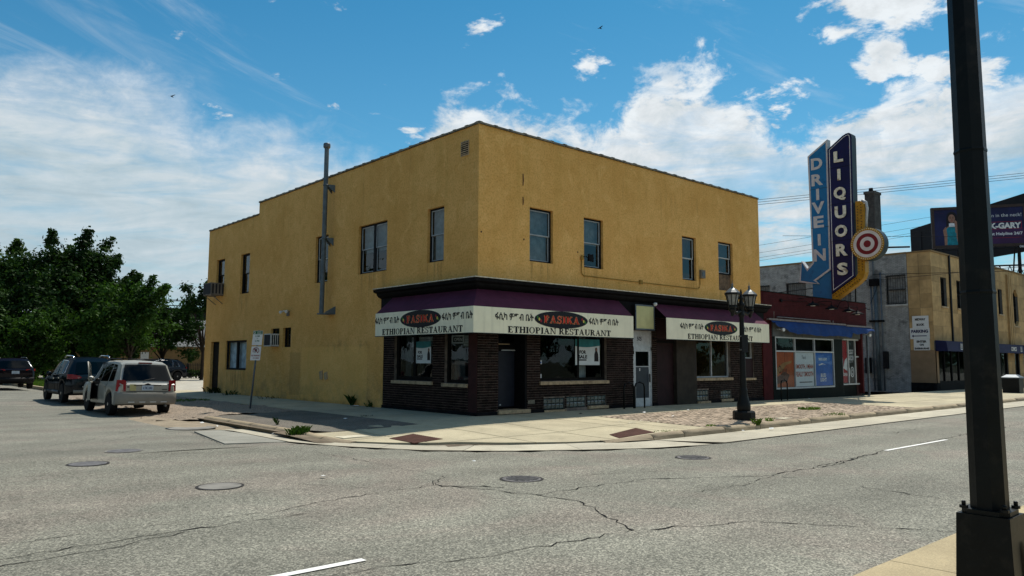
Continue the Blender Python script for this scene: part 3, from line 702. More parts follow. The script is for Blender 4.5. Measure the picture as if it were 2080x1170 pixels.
gut([(-1.94, -5.48), (-.6, -5.92), (.5, -6.0)], [(-2.49, -6.494), (-1.15, -7.22), (.5, -7.58)], 8)
xx = .515
for w_ in (3.1, 2.6, 3.4, 3.0, 3.6, 3.1, 3.3, 3.5, 4, 4, 5, 6, 8, 10, 12): gut([(xx, -6.0), (xx+w_-.02, -6.0)], [(xx+.5, -7.58), (xx+w_+.48, -7.58)], 2); xx += w_
# concrete patch in the mouth of the side street
cp = MB(); pp = [(-7.78, -1.25), (-6.45, -1.3), (-6.4, 1.2), (-6.55, 2.3), (-7.3, 1.95)]
cp.prism([(p[0], p[1], -.146 if p[0] < -7 else -.19) for p in pp], (0, 0, -.05)); kind(cp.build('concrete_road_patch', 'concrete_road'))
# near pavement at the right edge of the view
b_ = MB()
near_k = bpy.data.objects.new('near_pavement', None); COL.objects.link(near_k); kind(near_k); ORG['near_pavement'] = Vector()
xe = [-16, -12.4, -9.2, -7.05, -5.2, -3.3, -1.4, .5, 2.4, 6, 10, 16]
for a, c in zip(xe[:-1], xe[1:]):
    for y0_, y1_ in ((-16.3, -14.36), (-18.3, -16.3), (-21, -18.3)):
        b2 = MB(); b2.box(a+.006, c-.006, y0_+.006, y1_-.006, -.3, -.105); b2.build('slab', 'concrete_warm', near_k)
bk = MB(); bk.box(-16, 16, -21, -14.45, -.35, -.14); bk.build('bedding', 'joint', near_k)
# lot behind the building, grass verge
kind(sheet(fr(-2.4, 60, 3), fr(22.3, 90, 3), lambda x, y: -.07, 'parking_lot', 'concrete_lot'))
kind(sheet(fr(-4.9, -2.5, .4), fr(27, 80, 1.5), lambda x, y: -.03+.05*math.sin(y), 'grass_verge', 'earth'))
boxo('verge_kerb', 'kerb', None, -5.1, -4.9, 27, 80, -.2, 0.).update_tag(); kind(bpy.data.objects['verge_kerb'])
# cracks in the asphalt
def crack(pts, w, name='crack', m='crack', jit=.05, step=.12, sd=1):
    r2 = random.Random(sd); P_ = [Vector((p[0], p[1], 0)) for p in pts]; path = []
    for a, c in zip(P_[:-1], P_[1:]):
        n = max(2, int((c-a).length/step))
        for i in range(n): path.append(a.lerp(c, i/n)+Vector((r2.uniform(-jit, jit), r2.uniform(-jit, jit), 0)))
    path.append(P_[-1]); b_ = MB()
    for i, p in enumerate(path):
        d = (path[min(i+1, len(path)-1)]-path[max(0, i-1)]).normalized(); ww = w*(r2.uniform(.25, 1.25) if r2.random() < .88 else r2.uniform(1.5, 2.4))
        for s_ in (-1, 1): q = p+Vector((-d.y, d.x, 0))*ww*.5*s_; b_.v.append((q.x, q.y, zr(q.x, q.y)+.005 if q.y < -1.8 else (-.198+.05*sm_(-q.x, 6.4, 9))+.006))
    for i in range(len(path)-1): b_.f.append((2*i, 2*i+2, 2*i+3, 2*i+1)); b_.mi.append(0); b_.sm.append(False)
    b_.build(name, m, bpy.data.objects['road'])
cr = [([(-13.6, -8.75), (-11.9, -8.67), (-10.13, -8.87), (-9.38, -8.63), (-7.63, -8.52)], .020),
      ([(-7.63, -8.52), (-7.1, -9.99), (-7.04, -10.71), (-7.78, -12.13)], .034),
      ([(-12.2, -11.5), (-10.73, -11.6), (-9.52, -11.97), (-7.78, -12.13), (-6.46, -12.71), (-5.31, -14.3)], .022),
      ([(-7.1, -9.99), (-4.94, -10.04), (-3.22, -11.04), (-1.01, -11.07), (1.81, -10.74), (6.82, -10.58), (26, -10.4)], .030),
      ([(-1.6, -11.02), (1.2, -10.83)], .04), ([(-3.17, -11.09), (-3.2, -12.3), (-3.47, -13.9)], .02), ([(-6.9, -3.53), (-6.88, -5.01), (-7.04, -7.89), (-7.63, -8.52)], .016),
      ([(.2, -10.86), (1.9, -12.2), (3.4, -14)], .016), ([(-10.9, -3.0), (-11.6, -2.2), (-12.3, -2.35), (-13.2, -1.9)], .02), ([(-9.7, -1.9), (-8.4, -2.6), (-7.2, -3.0)], .015),
      ([(-4.1, -9.6), (-5.2, -9.2), (-6., -8.4)], .014), ([(.5, -7.68), (4, -7.66), (9, -7.67), (20, -7.66), (40, -7.66)], .03), ([(-9.6, .6), (-8.6, 1.6), (-7.9, 1.9), (-7.3, 1.95)], .02),
      ([(-11.5, -.2), (-9.8, 1.2), (-8.2, 3.4)], .016), ([(-13.5, 4.5), (-10, 4.9), (-8, 5.0)], .016), ([(-9.93, -6.6), (-9.2, -6.9), (-8.6, -7.9), (-8.2, -8.5)], .014),
      ([(3.2, -7.7), (4.4, -9), (7, -10.55)], .013), ([(-7.85, -1.3), (-7.35, 1.95)], .02), ([(-7.85, -1.3), (-6.5, -1.36)], .02)]
cr = [(p, w*.58) for p, w in cr]
for i, (p, w) in enumerate(cr): crack(p, w, sd=i+1)
# lane dashes
for x0, x1 in ((-13.6, -10.45), (1.72, 5.0), (14.5, 17.6), (27, 30.1)):
    b_ = MB(); n = 10; y_ = -11.35 if x0 < 0 else -10.77
    for i in range(n+1):
        x = x0+(x1-x0)*i/n
        for y in (y_-.045, y_+.045): b_.v.append((x, y, zr(x, y)+.009))
    for i in range(n): b_.f.append((2*i, 2*i+2, 2*i+3, 2*i+1)); b_.mi.append(0); b_.sm.append(False)
    o = b_.build('lane_dash', 'white_paint', bpy.data.objects['road'])

def blot(pts, name, m, lift):
    b_ = MB(); b_.poly([(x, y, zr(x, y)+lift) for x, y in pts]); return b_.build(name, m, bpy.data.objects['road'])
rb = random.Random(12)
def ragged(cx, cy, rx, ry, n=22): return [(cx+rx*math.cos(6.2832*i/n)*rb.uniform(.82, 1.1), cy+ry*math.sin(6.2832*i/n)*rb.uniform(.82, 1.1)) for i in range(n)]
crack([(-13.9, -9.35), (-11.4, -9.18), (-9.9, -9.2)], .016, sd=40); crack([(-12.9, -9.6), (-11.9, -9.45), (-11.2, -9.25)], .014, sd=41); crack([(-7.62, -8.55), (-7.4, -8.9), (-7.15, -9.0), (-7.05, -9.3)], .03, sd=42)
crack([(-7.6, -8.5), (-7.45, -8.2), (-7.2, -8.05)], .014, sd=43); crack([(-3.1, -11.05), (-4.4, -11.3), (-5.4, -11.2)], .010, sd=44); crack([(6, -9.2), (9, -9.0), (14, -8.9)], .012, sd=45)
# ------------------------------------------------------------------ the yellow corner building
XB, YS, YB, HT, HB = 15.77, 15.82, 21.95, 8.70, 8.16
bld = thing('corner_building', 'two storey yellow stucco corner building with dark brick shopfront', 'building', (0, 0, 0))
def pt(ax, c, u, z, d=0.): return (u, c+d, z) if ax == 'x' else (c+d, u, z)
def wall(mb, ax, c, u0, u1, z0, z1, ops, depth, mi=0, mr=None):
    """wall face in plane c with openings (u0,u1,z0,z1) and their reveals"""
    us = sorted({u0, u1, *[v for o in ops for v in o[:2] if u0 < v < u1]}); zz = sorted({z0, z1, *[v for o in ops for v in o[2:4] if z0 < v < z1]})
    for a, e in zip(us[:-1], us[1:]):
        for f, g in zip(zz[:-1], zz[1:]):
            um, zm = (a+e)/2, (f+g)/2
            if any(o[0] < um < o[1] and o[2] < zm < o[3] for o in ops): continue
            q = [pt(ax, c, a, f), pt(ax, c, e, f), pt(ax, c, e, g), pt(ax, c, a, g)]
            mb.quad(*(q if ax == 'x' else q[::-1]), mi)
    for o in ops:
        a, e, f, g = o[:4]; mr_ = mi if mr is None else mr
        C0 = [pt(ax, c, a, f), pt(ax, c, e, f), pt(ax, c, e, g), pt(ax, c, a, g)]; C1 = [pt(ax, c, a, f, depth), pt(ax, c, e, f, depth), pt(ax, c, e, g, depth), pt(ax, c, a, g, depth)]
        for i in range(4):
            j = (i+1) % 4; q = [C0[i], C1[i], C1[j], C0[j]]; mb.quad(*(q if ax == 'x' else q[::-1]), mr_)
def bxp(mb, ax, c, u0, u1, z0, z1, d0, d1, mi=0):
    a, e = pt(ax, c, u0, z0, d0), pt(ax, c, u1, z1, d1)
    mb.box(min(a[0], e[0]), max(a[0], e[0]), min(a[1], e[1]), max(a[1], e[1]), z0, z1, mi)
R_up = [(2.09, 3.12, 4.72, 6.45), (4.59, 5.56, 4.74, 6.45), (10.13, 11.05, 4.74, 6.45), (12.6, 13.66, 4.50, 6.50)]
L_up = [(1.70, 2.59, 4.71, 6.46), (4.99, 6.92, 4.69, 6.46), (9.2, 10.24, 4.62, 6.47)]
L_bk = [(16.68, 17.72, 4.66, 6.53), (19.71, 20.76, 4.95, 6.56)]
L_lo = [(20.0, 21.1, .03, 2.48), (16.69, 19.17, 1.12, 2.50), (13.3, 14.15, 2.16, 2.94), (12.2, 12.96, 2.13, 2.94)]
w = MB()
wall(w, 'x', 0., 0., XB, 3.9, HT, R_up, .22)
wall(w, 'y', 0., 0., 4.95, 3.9, HT, [L_up[0]], .22)
wall(w, 'y', 0., 4.95, YS, 3.9, HT, L_up[1:], .22)
wall(w, 'y', 0., 5.08, YS, -.06, 3.9, L_lo[2:], .22)
wall(w, 'y', 0., YS, YB, -.06, HB, L_bk+L_lo[:2], .22)
# step of the parapet, rear, east wall, roof
w.quad((0, YS, HB), (0, YS, HT), (.3, YS, HT), (.3, YS, HB))
w.quad((0, YB, -.1), (0, YB, HB), (XB, YB, HB), (XB, YB, -.1))
w.quad((XB, 0, 0), (XB, YB, 0), (XB, YB, HB), (XB, 0, HB)); w.quad((XB, 0, HB), (XB, YS, HB), (XB, YS, HT), (XB, 0, HT))
w.quad((0, .3, HT-.5), (XB, .3, HT-.5), (XB, YB, HB-.4), (0, YB, HB-.4))
for q in ([(0, .3, HT), (XB, .3, HT), (XB, .3, HT-.6), (0, .3, HT-.6)], [(.3, 0, HT), (.3, YS, HT), (.3, YS, HB-.6), (.3, 0, HB-.6)], [(.3, YS, HB), (.3, YB, HB), (.3, YB, HB-.6), (.3, YS, HB-.6)],
          [(0, 0, HT), (XB, 0, HT), (XB, .3, HT), (0, .3, HT)], [(0, 0, HT-.001), (.3, 0, HT-.001), (.3, YS, HT-.001), (0, YS, HT-.001)], [(0, YS, HB), (.3, YS, HB), (.3, YB, HB), (0, YB, HB)], [(0, YS, HB), (0, YS, HT), (XB, YS, HT), (XB, YS, HB)]): w.quad(*q)
w.build('wall', M['stucco'], bld)
# dark rooms
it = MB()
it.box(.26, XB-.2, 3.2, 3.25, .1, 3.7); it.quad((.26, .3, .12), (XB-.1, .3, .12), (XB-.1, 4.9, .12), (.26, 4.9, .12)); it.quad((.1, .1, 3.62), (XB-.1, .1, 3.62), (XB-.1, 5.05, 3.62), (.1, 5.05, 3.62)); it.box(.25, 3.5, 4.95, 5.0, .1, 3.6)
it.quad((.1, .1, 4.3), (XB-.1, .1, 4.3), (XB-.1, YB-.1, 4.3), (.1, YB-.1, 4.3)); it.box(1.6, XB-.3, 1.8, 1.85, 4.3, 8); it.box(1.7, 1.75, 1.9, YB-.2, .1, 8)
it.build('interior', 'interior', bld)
# coping: saddleback clay tiles with a collar at one end
tm = MB(); prof = [(-.05, -.03), (-.05, .03), (.02, .06), (.14, .075), (.30, .05), (.34, 0), (.34, -.05)]
def tile_ring(t, k): return [(t, p[0]*1.0+(-k if p[0] < .1 else k), p[1]+(k if p[1] > .02 else 0)) for p in prof]
rings = [tile_ring(0, .012), tile_ring(.07, .012), tile_ring(.075, 0), tile_ring(.60, -.004)]
for rg in rings: tm.v += rg
for i in range(3):
    for k in range(6): q = i*7+k; tm.f.append((q, q+1, q+8, q+7)); tm.mi.append(0); tm.sm.append(False)
tm.f.append(tuple(range(6, -1, -1))); tm.f.append(tuple(21+k for k in range(7))); tm.mi += [0, 0]; tm.sm += [False, False]
proto = tm.build('coping_tile', 'clay_coping', bld)
first = True
def put_tile(loc, rz):
    global first
    o = proto if first else proto.copy()
    if not first: COL.objects.link(o); o.parent = bld; ORG[o.name] = Vector()
    first = False; o.location = loc; o.rotation_euler = (random.uniform(-.02, .02), random.uniform(-.008, .008), rz)
for i in range(26): put_tile((.02+i*.606, 0, HT+.03+random.uniform(-.006, .006)), 0)
for i in range(26): put_tile((0, .62+i*.606-.6+.61, HT+.032+random.uniform(-.006, .006)), -math.pi/2)
for i in range(10): put_tile((0, YS+.60+i*.606, HB+.03), -math.pi/2)
# ---- windows
def window(ax, c, u0, u1, z0, z1, d=.15, style='sash', frame='dark_frame', sash='grey_frame', back='curtain', split=.5, glass='glass', fw=.055, label=None, cover=1.):
    f = MB(); e = .004
    for a in ((u0+e, u1-e, z1-fw, z1-e), (u0+e, u1-e, z0+e, z0+fw)): bxp(f, ax, c, *a, d-.05, d+.05)
    for a in ((u0+e, u0+fw, z0+fw, z1-fw), (u1-fw, u1-e, z0+fw, z1-fw)): bxp(f, ax, c, *a, d-.05, d+.05)
    bays = [(u0+fw, u1-fw)]
    if style == 'double':
        m_ = (u0+u1)/2; bxp(f, ax, c, m_-.07, m_+.07, z0+fw, z1-fw, d-.05, d+.05); bays = [(u0+fw, m_-.07), (m_+.07, u1-fw)]
    fo = f.build('window', frame, bld)
    if label: fo['label'] = label
    zm = z0+(z1-z0)*split
    for (a, g) in bays:
        if style == 'fixed': pans = [(z0+fw, z1-fw, 0)]
        else: pans = [(zm, z1-fw, .0), (z0+fw, zm+.03, .035)]
        for (lo, hi, dd) in pans:
            s = MB(); sw = .035 if style != 'fixed' else .02; dd2 = d-.03+dd
            for q in ((a+.002, g-.002, hi-sw, hi-.002), (a+.002, g-.002, lo+.002, lo+sw), (a+.002, a+sw, lo+sw, hi-sw), (g-sw, g-.002, lo+sw, hi-sw)): bxp(s, ax, c, *q, dd2, dd2+.03)
            so_ = s.build('sash', sash, fo)
            p = MB(); q = [pt(ax, c, a+sw, lo+sw, dd2+.015), pt(ax, c, g-sw, lo+sw, dd2+.015), pt(ax, c, g-sw, hi-sw, dd2+.015), pt(ax, c, a+sw, hi-sw, dd2+.015)]
            p.quad(*(q if ax == 'x' else q[::-1])); p.build('pane', M[glass], fo)
    if back:
        k = MB(); n = 10; lo = z1-(z1-z0)*cover
        for i in range(n+1):
            u = u0+.01+(u1-u0-.02)*i/n
            for z in (lo, z1): k.v.append(pt(ax, c, u, z, d+.13+.02*math.sin(i*2.3)))
        for i in range(n): k.f.append((2*i, 2*i+2, 2*i+3, 2*i+1)); k.mi.append(0); k.sm.append(True)
        k.build('curtain', back, fo)
    return fo
window('x', 0, *R_up[0], sash='grey_frame', back='curtain')
window('x', 0, *R_up[1], sash='grey_frame', back='curtain', cover=.52)
window('x', 0, *R_up[2], sash='white_frame', back='blind_dark', cover=.5)
window('x', 0, 12.6, 13.66, 5.18, 6.50, sash='white_frame', back='blind_dark', cover=.5)
bb_ = MB(); bb_.box(12.62, 13.64, .12, .16, 4.52, 5.17); o = bb_.build('window_board', 'plywood', bld)
window('y', 0, *L_up[0], sash='grey_frame', back='curtain'); window('y', 0, *L_up[1], style='double', sash='grey_frame', back='curtain', cover=.55)
window('y', 0, *L_up[2], sash='white_frame', back='blind_dark', cover=.5); window('y', 0, *L_bk[0], sash='dark_frame', back='blind_dark'); window('y', 0, *L_bk[1], sash='dark_frame', back=None)
window('y', 0, *L_lo[1], style='double', frame='dark_frame', sash='dark_frame', back='net_curtain', d=.12, split=.02, glass='clearglass')
window('y', 0, *L_lo[2], sash='dark_frame', back='blind_dark', style='fixed'); window('y', 0, *L_lo[3], sash='dark_frame', back=None, style='fixed', frame='dark_wood')
# side door
dm = MB(); bxp(dm, 'y', 0, 20.02, 21.08, .05, 2.46, .12, .17); do = dm.build('side_door', 'dark_wood', bld)
dm = MB(); bxp(dm, 'y', 0, 20.08, 20.13, 1.0, 1.15, .06, .12); dm.build('handle', 'steel', do)
dm = MB(); bxp(dm, 'y', 0, 19.98, 21.12, -.06, .03, -.02, .2); dm.build('threshold', 'grey_box', bld)
# wall vent grille, louvred
vm = MB(); bxp(vm, 'y', 0, .47, .86, 7.84, 8.30, -.02, .005, 0); bxp(vm, 'y', 0, .50, .83, 7.88, 8.26, -.026, -.02, 1)
for k in range(6): bxp(vm, 'y', 0, .50, .83, 7.89+k*.064, 7.915+k*.064, -.045, -.026, 0)
vm.build('vent_grille', ['limestone', 'black_trim'], bld)
# rusty anchor marks on the front wall
for x, z0, z1 in ((1.79, 7.08, 7.46), (1.79, 6.46, 6.72)):
    am = MB(); am.tube([(x, -.012, z1), (x+.01, -.014, (z0+z1)/2), (x, -.012, z0)], [.012, .018, .010], 6); am.build('wall_anchor', 'rust', bld)
for x, z in ((.12, 5.42), (1.84, 5.38), (4.28, 5.22)):
    am = MB(); am.lathe([(.03, -.0), (.024, -.012)], (x, -.001, z), 8, axis='y'); am.build('bolt_plate', 'rust', bld)

# ---- shopfront in brick
bl = thing  # alias kept short below
bops_R = [(.82, 1.98, -.1, 3.2), (2.56, 5.71, .97, 3.2), (2.70, 3.66, .06, .43), (3.72, 4.67, .09, .45), (4.72, 5.68, .13, .46), (7.12, 8.20, -.1, 2.72), (8.46, 10.83, -.1, 3.2), (10.83, 13.33, .98, 3.2), (14.36, 15.12, .94, 3.2), (10.95, 11.75, .06, .50), (12.55, 13.35, .1, .46)]
bops_L = [(2.22, 4.42, .95, 3.2), (.40, 1.60, .92, 3.2), (-.1, .40, -.1, 3.2)]
mo = MB()
wall(mo, 'x', 0.012, .0, XB, -.12, 3.74, [(max(o[0], 0.), o[1], max(o[2], -.12), o[3]) for o in bops_R], .3)
wall(mo, 'y', 0.012, .012, 5.08, -.2, 3.74, [(max(o[0], .012), o[1], max(o[2], -.2), o[3]) for o in bops_L[:2]], .3)
mo.build('shopfront_wall', 'mortar', bld)
BH, BLn, GP = .0645, .205, .0115
cells = []
def courses(ax, u0, u1, ops, off):
    z = .10; r = 0
    while z < 3.70:
        spans = [(u0, u1)]
        for o in ops:
            if o[2] < z+BH and o[3] > z:
                ns = []
                for a, e in spans:
                    if o[1] <= a or o[0] >= e: ns.append((a, e)); continue
                    if o[0] > a: ns.append((a, o[0]))
                    if o[1] < e: ns.append((o[1], e))
                spans = ns
        for a, e in spans:
            u = a - (0 if r % 2 == 0 else (BLn+GP)/2)
            while u < e:
                x0, x1 = max(a, u), min(e, u+BLn)
                if x1-x0 > .03: cells.append((ax, x0, x1, z))
                u += BLn+GP
        z += BH+GP; r += 1
courses('x', 0., XB, bops_R, 0); courses('y', 0.4, 5.07, bops_L, 0)
def seen(c):
    ax, a, e, z = c; p = Vector(pt(ax, 0, (a+e)/2, z)); d = (p-CAMP); dep = d.length
    fac = abs(d.y if ax == 'x' else d.x)/dep
    return (e-a)*fac/dep**2*(.2 if z > 2.45 else 1)
cells.sort(key=seen, reverse=True)
bm_ = {}
for ax in 'xy':
    q = MB()
    if ax == 'x': q.box(0, 1, -.006, .014, 0, BH)
    else: q.box(-.006, .014, 0, 1, 0, BH)
    q.f.pop(4 if ax == 'x' else 3); q.mi.pop(); q.sm.pop()
    bm_[ax] = q
bproto = {}
for c in cells[:300]:
    ax, a, e, z = c
    if ax not in bproto: o = bproto[ax] = bm_[ax].build('brick', 'brick', bld)
    else: o = bproto[ax].copy(); COL.objects.link(o); o.parent = bld; ORG[o.name] = Vector()
    j = random.uniform(-.003, .003)
    if ax == 'x': o.location = (a, j, z); o.scale = (e-a, 1, 1)
    else: o.location = (j, a, z); o.scale = (1, e-a, 1)
rest = MB()
for ax, a, e, z in cells[300:]:
    j = random.uniform(-.003, .003)
    if ax == 'x': rest.box(a, e, -.006+j, .014, z, z+BH)
    else: rest.box(-.006+j, .014, a, e, z, z+BH)
kind(rest.build('brickwork', 'brick', bld), 'stuff')
# smooth painted pilaster on the side street, dark base course
pm = MB(); pm.box(-.012, .02, .0, .395, .09, 3.7); pm.build('pilaster', 'oxblood', bld)
for a, e in ((-.05, .80), (1.99, 2.69), (5.69, 7.10), (8.2, 8.46), (11.76, 12.54), (13.36, 15.77)): boxo('base_course', 'plinth', bld, a, e, -.05, .02, -.24, .095)
boxo('base_course', 'plinth', bld, -.05, .02, .02, 5.07, -.24, .095)
# cornice over the shops
cm = MB(); cp_ = [(0.02, 3.66), (-.10, 3.70), (-.20, 3.74), (-.26, 3.80), (-.28, 3.86), (-.40, 3.90), (-.42, 3.98), (0.02, 4.00)]
n = len(cp_)
for st in range(3):
    for d, z in cp_:
        cm.v.append(((d, 5.15, z), (d, d, z), (XB+.15, d, z))[st])
for st in range(2):
    for k in range(n-1): q = st*n+k; cm.f.append((q, q+1, q+n+1, q+n)); cm.mi.append(0); cm.sm.append(False)
cm.f.append(tuple(range(n))); cm.f.append(tuple(2*n+k for k in range(n-1, -1, -1))); cm.mi += [0, 0]; cm.sm += [False, False]
cm.build('cornice', 'black_trim', bld)
cm = MB(); cm.box(-.425, .0, -.425, 5.17, 4.003, 4.03); cm.box(.002, XB+.17, -.425, 0., 4.003, 4.03); cm.build('cornice_flashing', 'flaky_white', bld)
fz = MB(); fz.box(-.1, XB, -.115, .0, 3.2, 3.70); fz.box(-.115, -.002, -.11, 5.1, 3.2, 3.70)
fz.build('fascia', 'black_trim', bld)
def sill(ax, u0, u1, z0, z1, parts=1):
    for i in range(parts):
        a = u0+(u1-u0)*i/parts; e = u0+(u1-u0)*(i+1)/parts-.006
        s = MB(); bxp(s, ax, 0, a, e, z0, z1, -.07, .12); s.build('sill', 'limestone', bld)
sill('x', 2.52, 5.76, .85, .955, 2); sill('x', 10.80, 13.40, .86, .965); sill('x', 14.34, 15.16, .84, .93)
sill('y', 2.16, 4.48, .84, .94, 2); sill('y', .41, 1.66, .81, .91)
for a, e, z in ((2.68, 3.68, -.03), (4.72, 5.72, .03), (10.93, 11.77, -.02), (12.53, 13.4, .02)): sill('x', a, e, z, z+.09)
def shopwin(ax, u0, u1, z0, z1, mull, frame, d=.14, fw=.07):
    f = MB()
    for a in ((u0, u1, z0, z0+fw), (u0, u1, z1-fw, z1)): bxp(f, ax, 0, *a, d-.03, d+.05)
    for x in [u0+fw/2, u1-fw/2]+mull: bxp(f, ax, 0, x-fw/2, x+fw/2, z0+fw, z1-fw, d-.03, d+.05)
    fo = f.build('shop_window', frame, bld); xs = [u0+fw]+[v for m_ in mull for v in (m_-fw/2, m_+fw/2)]+[u1-fw]
    for a, e in zip(xs[::2], xs[1::2]):
        p = MB(); q = [pt(ax, 0, a, z0+fw, d), pt(ax, 0, e, z0+fw, d), pt(ax, 0, e, z1-fw, d), pt(ax, 0, a, z1-fw, d)]
        p.quad(*(q if ax == 'x' else q[::-1])); p.build('pane', M['shopglass'], fo)
    return fo
shopwin('x', 2.57, 5.70, .97, 3.2, [4.4], 'dark_wood', fw=.09)
shopwin('x', 10.85, 13.31, .98, 3.2, [12.12], 'white_frame', fw=.045)
shopwin('x', 14.38, 15.10, 1.74, 3.2, [], 'white_frame', fw=.05)
boxo('window_board', 'maroon_board', bld, 14.37, 15.11, .06, .1, .95, 1.74)
fo = shopwin('y', 2.23, 4.41, .95, 3.2, [3.36], 'dark_wood', fw=.13); fo2 = shopwin('y', .41, 1.59, .92, 3.2, [], 'dark_wood', fw=.10)
# pale horizontal slats high inside the side windows
for f_, a, e in ((fo, 2.36, 3.28), (fo, 3.42, 3.7), (fo2, .55, .92)):
    for k in range(4): sb = MB(); sb.box(.22, .225, a, e, 2.36-k*.085-.075, 2.36-k*.085); sb.build('pale_slat', 'curtain', f_)
cu = MB()
for i in range(13):
    x = 4.62+.36*i/12
    for z in (1.0, 3.1): cu.v.append((x, .34+.03*math.sin(i*1.9), z))
for i in range(12): cu.f.append((2*i, 2*i+2, 2*i+3, 2*i+1)); cu.mi.append(0); cu.sm.append(True)
cu.build('curtain', 'curtain', bld)
for i, (y0, y1) in enumerate(((3.55, 3.75), (3.9, 4.2), (1.0, 1.5))):
    cu = MB()
    for k in range(9):
        y = y0+(y1-y0)*k/8
        for z in (.98, 2.6): cu.v.append((.36+.03*math.sin(k*2.1), y, z))
    for k in range(8): cu.f.append((2*k, 2*k+1, 2*k+3, 2*k+2)); cu.mi.append(0); cu.sm.append(True)
    cu.build('curtain', 'blind_dark' if i else 'curtain', bld)
# glass blocks
for (u0, u1, z0, z1, nx, nz) in ((2.72, 3.64, .07, .42, 5, 2), (3.74, 4.65, .10, .44, 5, 2), (4.74, 5.66, .14, .45, 5, 2), (10.97, 11.73, .08, .49, 4, 2), (12.57, 13.33, .12, .45, 4, 2)):
    for i in range(nx):
        for j in range(nz):
            a = u0+(u1-u0)*i/nx+.008; e = u0+(u1-u0)*(i+1)/nx-.008; f = z0+(z1-z0)*j/nz+.008; g = z0+(z1-z0)*(j+1)/nz-.008
            gbm = MB(); x_ = (a+e)/2; zc_ = (f+g)/2; k_ = .03
            gbm.add([(a, .05, f), (e, .05, f), (e, .05, g), (a, .05, g), (a+k_, .03, f+k_), (e-k_, .03, f+k_), (e-k_, .03, g-k_), (a+k_, .03, g-k_)], [(0, 1, 5, 4), (1, 2, 6, 5), (2, 3, 7, 6), (3, 0, 4, 7), (4, 5, 6, 7)])
            gbm.build('glass_block', 'glass_block', bld)
# corner shop door in its recess
rm = MB(); rm.box(.80, .83, .05, .55, -.05, 3.2, 0); rm.box(1.90, 1.99, .0, .6, -.05, 3.2, 0); rm.box(.83, 1.9, .52, .60, .0, 3.2, 0)
rm.build('door_recess', 'black_trim', bld)
dm = MB(); dm.box(.85, 1.86, .44, .49, .2, 1.90, 0); dm.box(.85, 1.86, .43, .44, 1.94, 2.02, 1)
do = dm.build('shop_door', ['navy_door', 'dark_wood'], bld)
boxo('push_bar', 'aluminium', do, 1.28, 1.84, .38, .41, 1.915, 1.94); boxo('transom_bar', 'limestone', do, .87, 1.62, .40, .43, 2.10, 2.125)
boxo('lock', 'aluminium', do, 1.24, 1.30, .425, .44, .24, .28); boxo('transom', M['shopglass'], do, .87, 1.84, .45, .46, 2.16, 3.1)
s = MB(); s.box(.76, 2.04, -.12, .45, .02, .13); s.build('door_step', 'limestone', bld)
boxo('patched_brick', 'clay_coping', bld, 2.02, 2.30, -.016, .0, .28, .40)
# aluminium door to the upper floor with transom 505
am = MB()
for a in ((7.13, 8.19, 2.62, 2.70), (7.13, 8.19, 2.03, 2.11), (7.13, 7.19, 0, 2.62), (8.13, 8.19, 0, 2.62)): am.box(a[0], a[1], .03, .09, a[2]-.04, a[3])
fr_ = am.build('door_frame', 'aluminium', bld)
am = MB(); am.box(7.19, 8.13, .05, .07, 2.11, 2.60); tp = am.build('transom_panel', 'aluminium', fr_)
am = MB(); put_text(am, '505', (7.52, .05, 2.41), (1, 0, 0), .26, .15, (0, -1, 0), 0, .002, bold=.02, shear=.15); am.build('house_number', 'ink', fr_)
am = MB()
for a in ((7.20, 8.12, 1.95, 2.03), (7.20, 8.12, .0, .30), (7.20, 7.29, .3, 1.95), (8.03, 8.12, .3, 1.95), (7.29, 8.03, 1.40, 1.43)): am.box(a[0], a[1], .035, .075, a[2], a[3])
do = am.build('entrance_door', 'aluminium', bld)
boxo('pane', M['shopglass'], do, 7.29, 8.03, .05, .06, 1.43, 1.95); boxo('door_panel', 'door_grey', do, 7.29, 8.03, .05, .06, .30, 1.40); boxo('handle', 'steel', do, 8.04, 8.07, -.02, .03, .85, 1.15)
boxo('letter_notice', 'white_sign', do, 7.50, 7.55, .044, .05, 1.26, 1.36)
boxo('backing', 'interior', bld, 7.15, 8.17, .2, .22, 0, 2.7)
for z in (1.85, .35): boxo('hinge', 'black_trim', do, 7.14, 7.165, .0, .03, z, z+.12)
# boarded bays
boxo('boarded_bay', 'maroon_board', bld, 8.47, 9.52, .05, .09, -.06, 3.2); boxo('bay_frame', 'black_trim', bld, 8.46, 9.54, .0, .045, 2.28, 2.36)
boxo('plywood_cover', 'brown_board', bld, 9.53, 10.80, -.10, .08, -.04, 3.2)
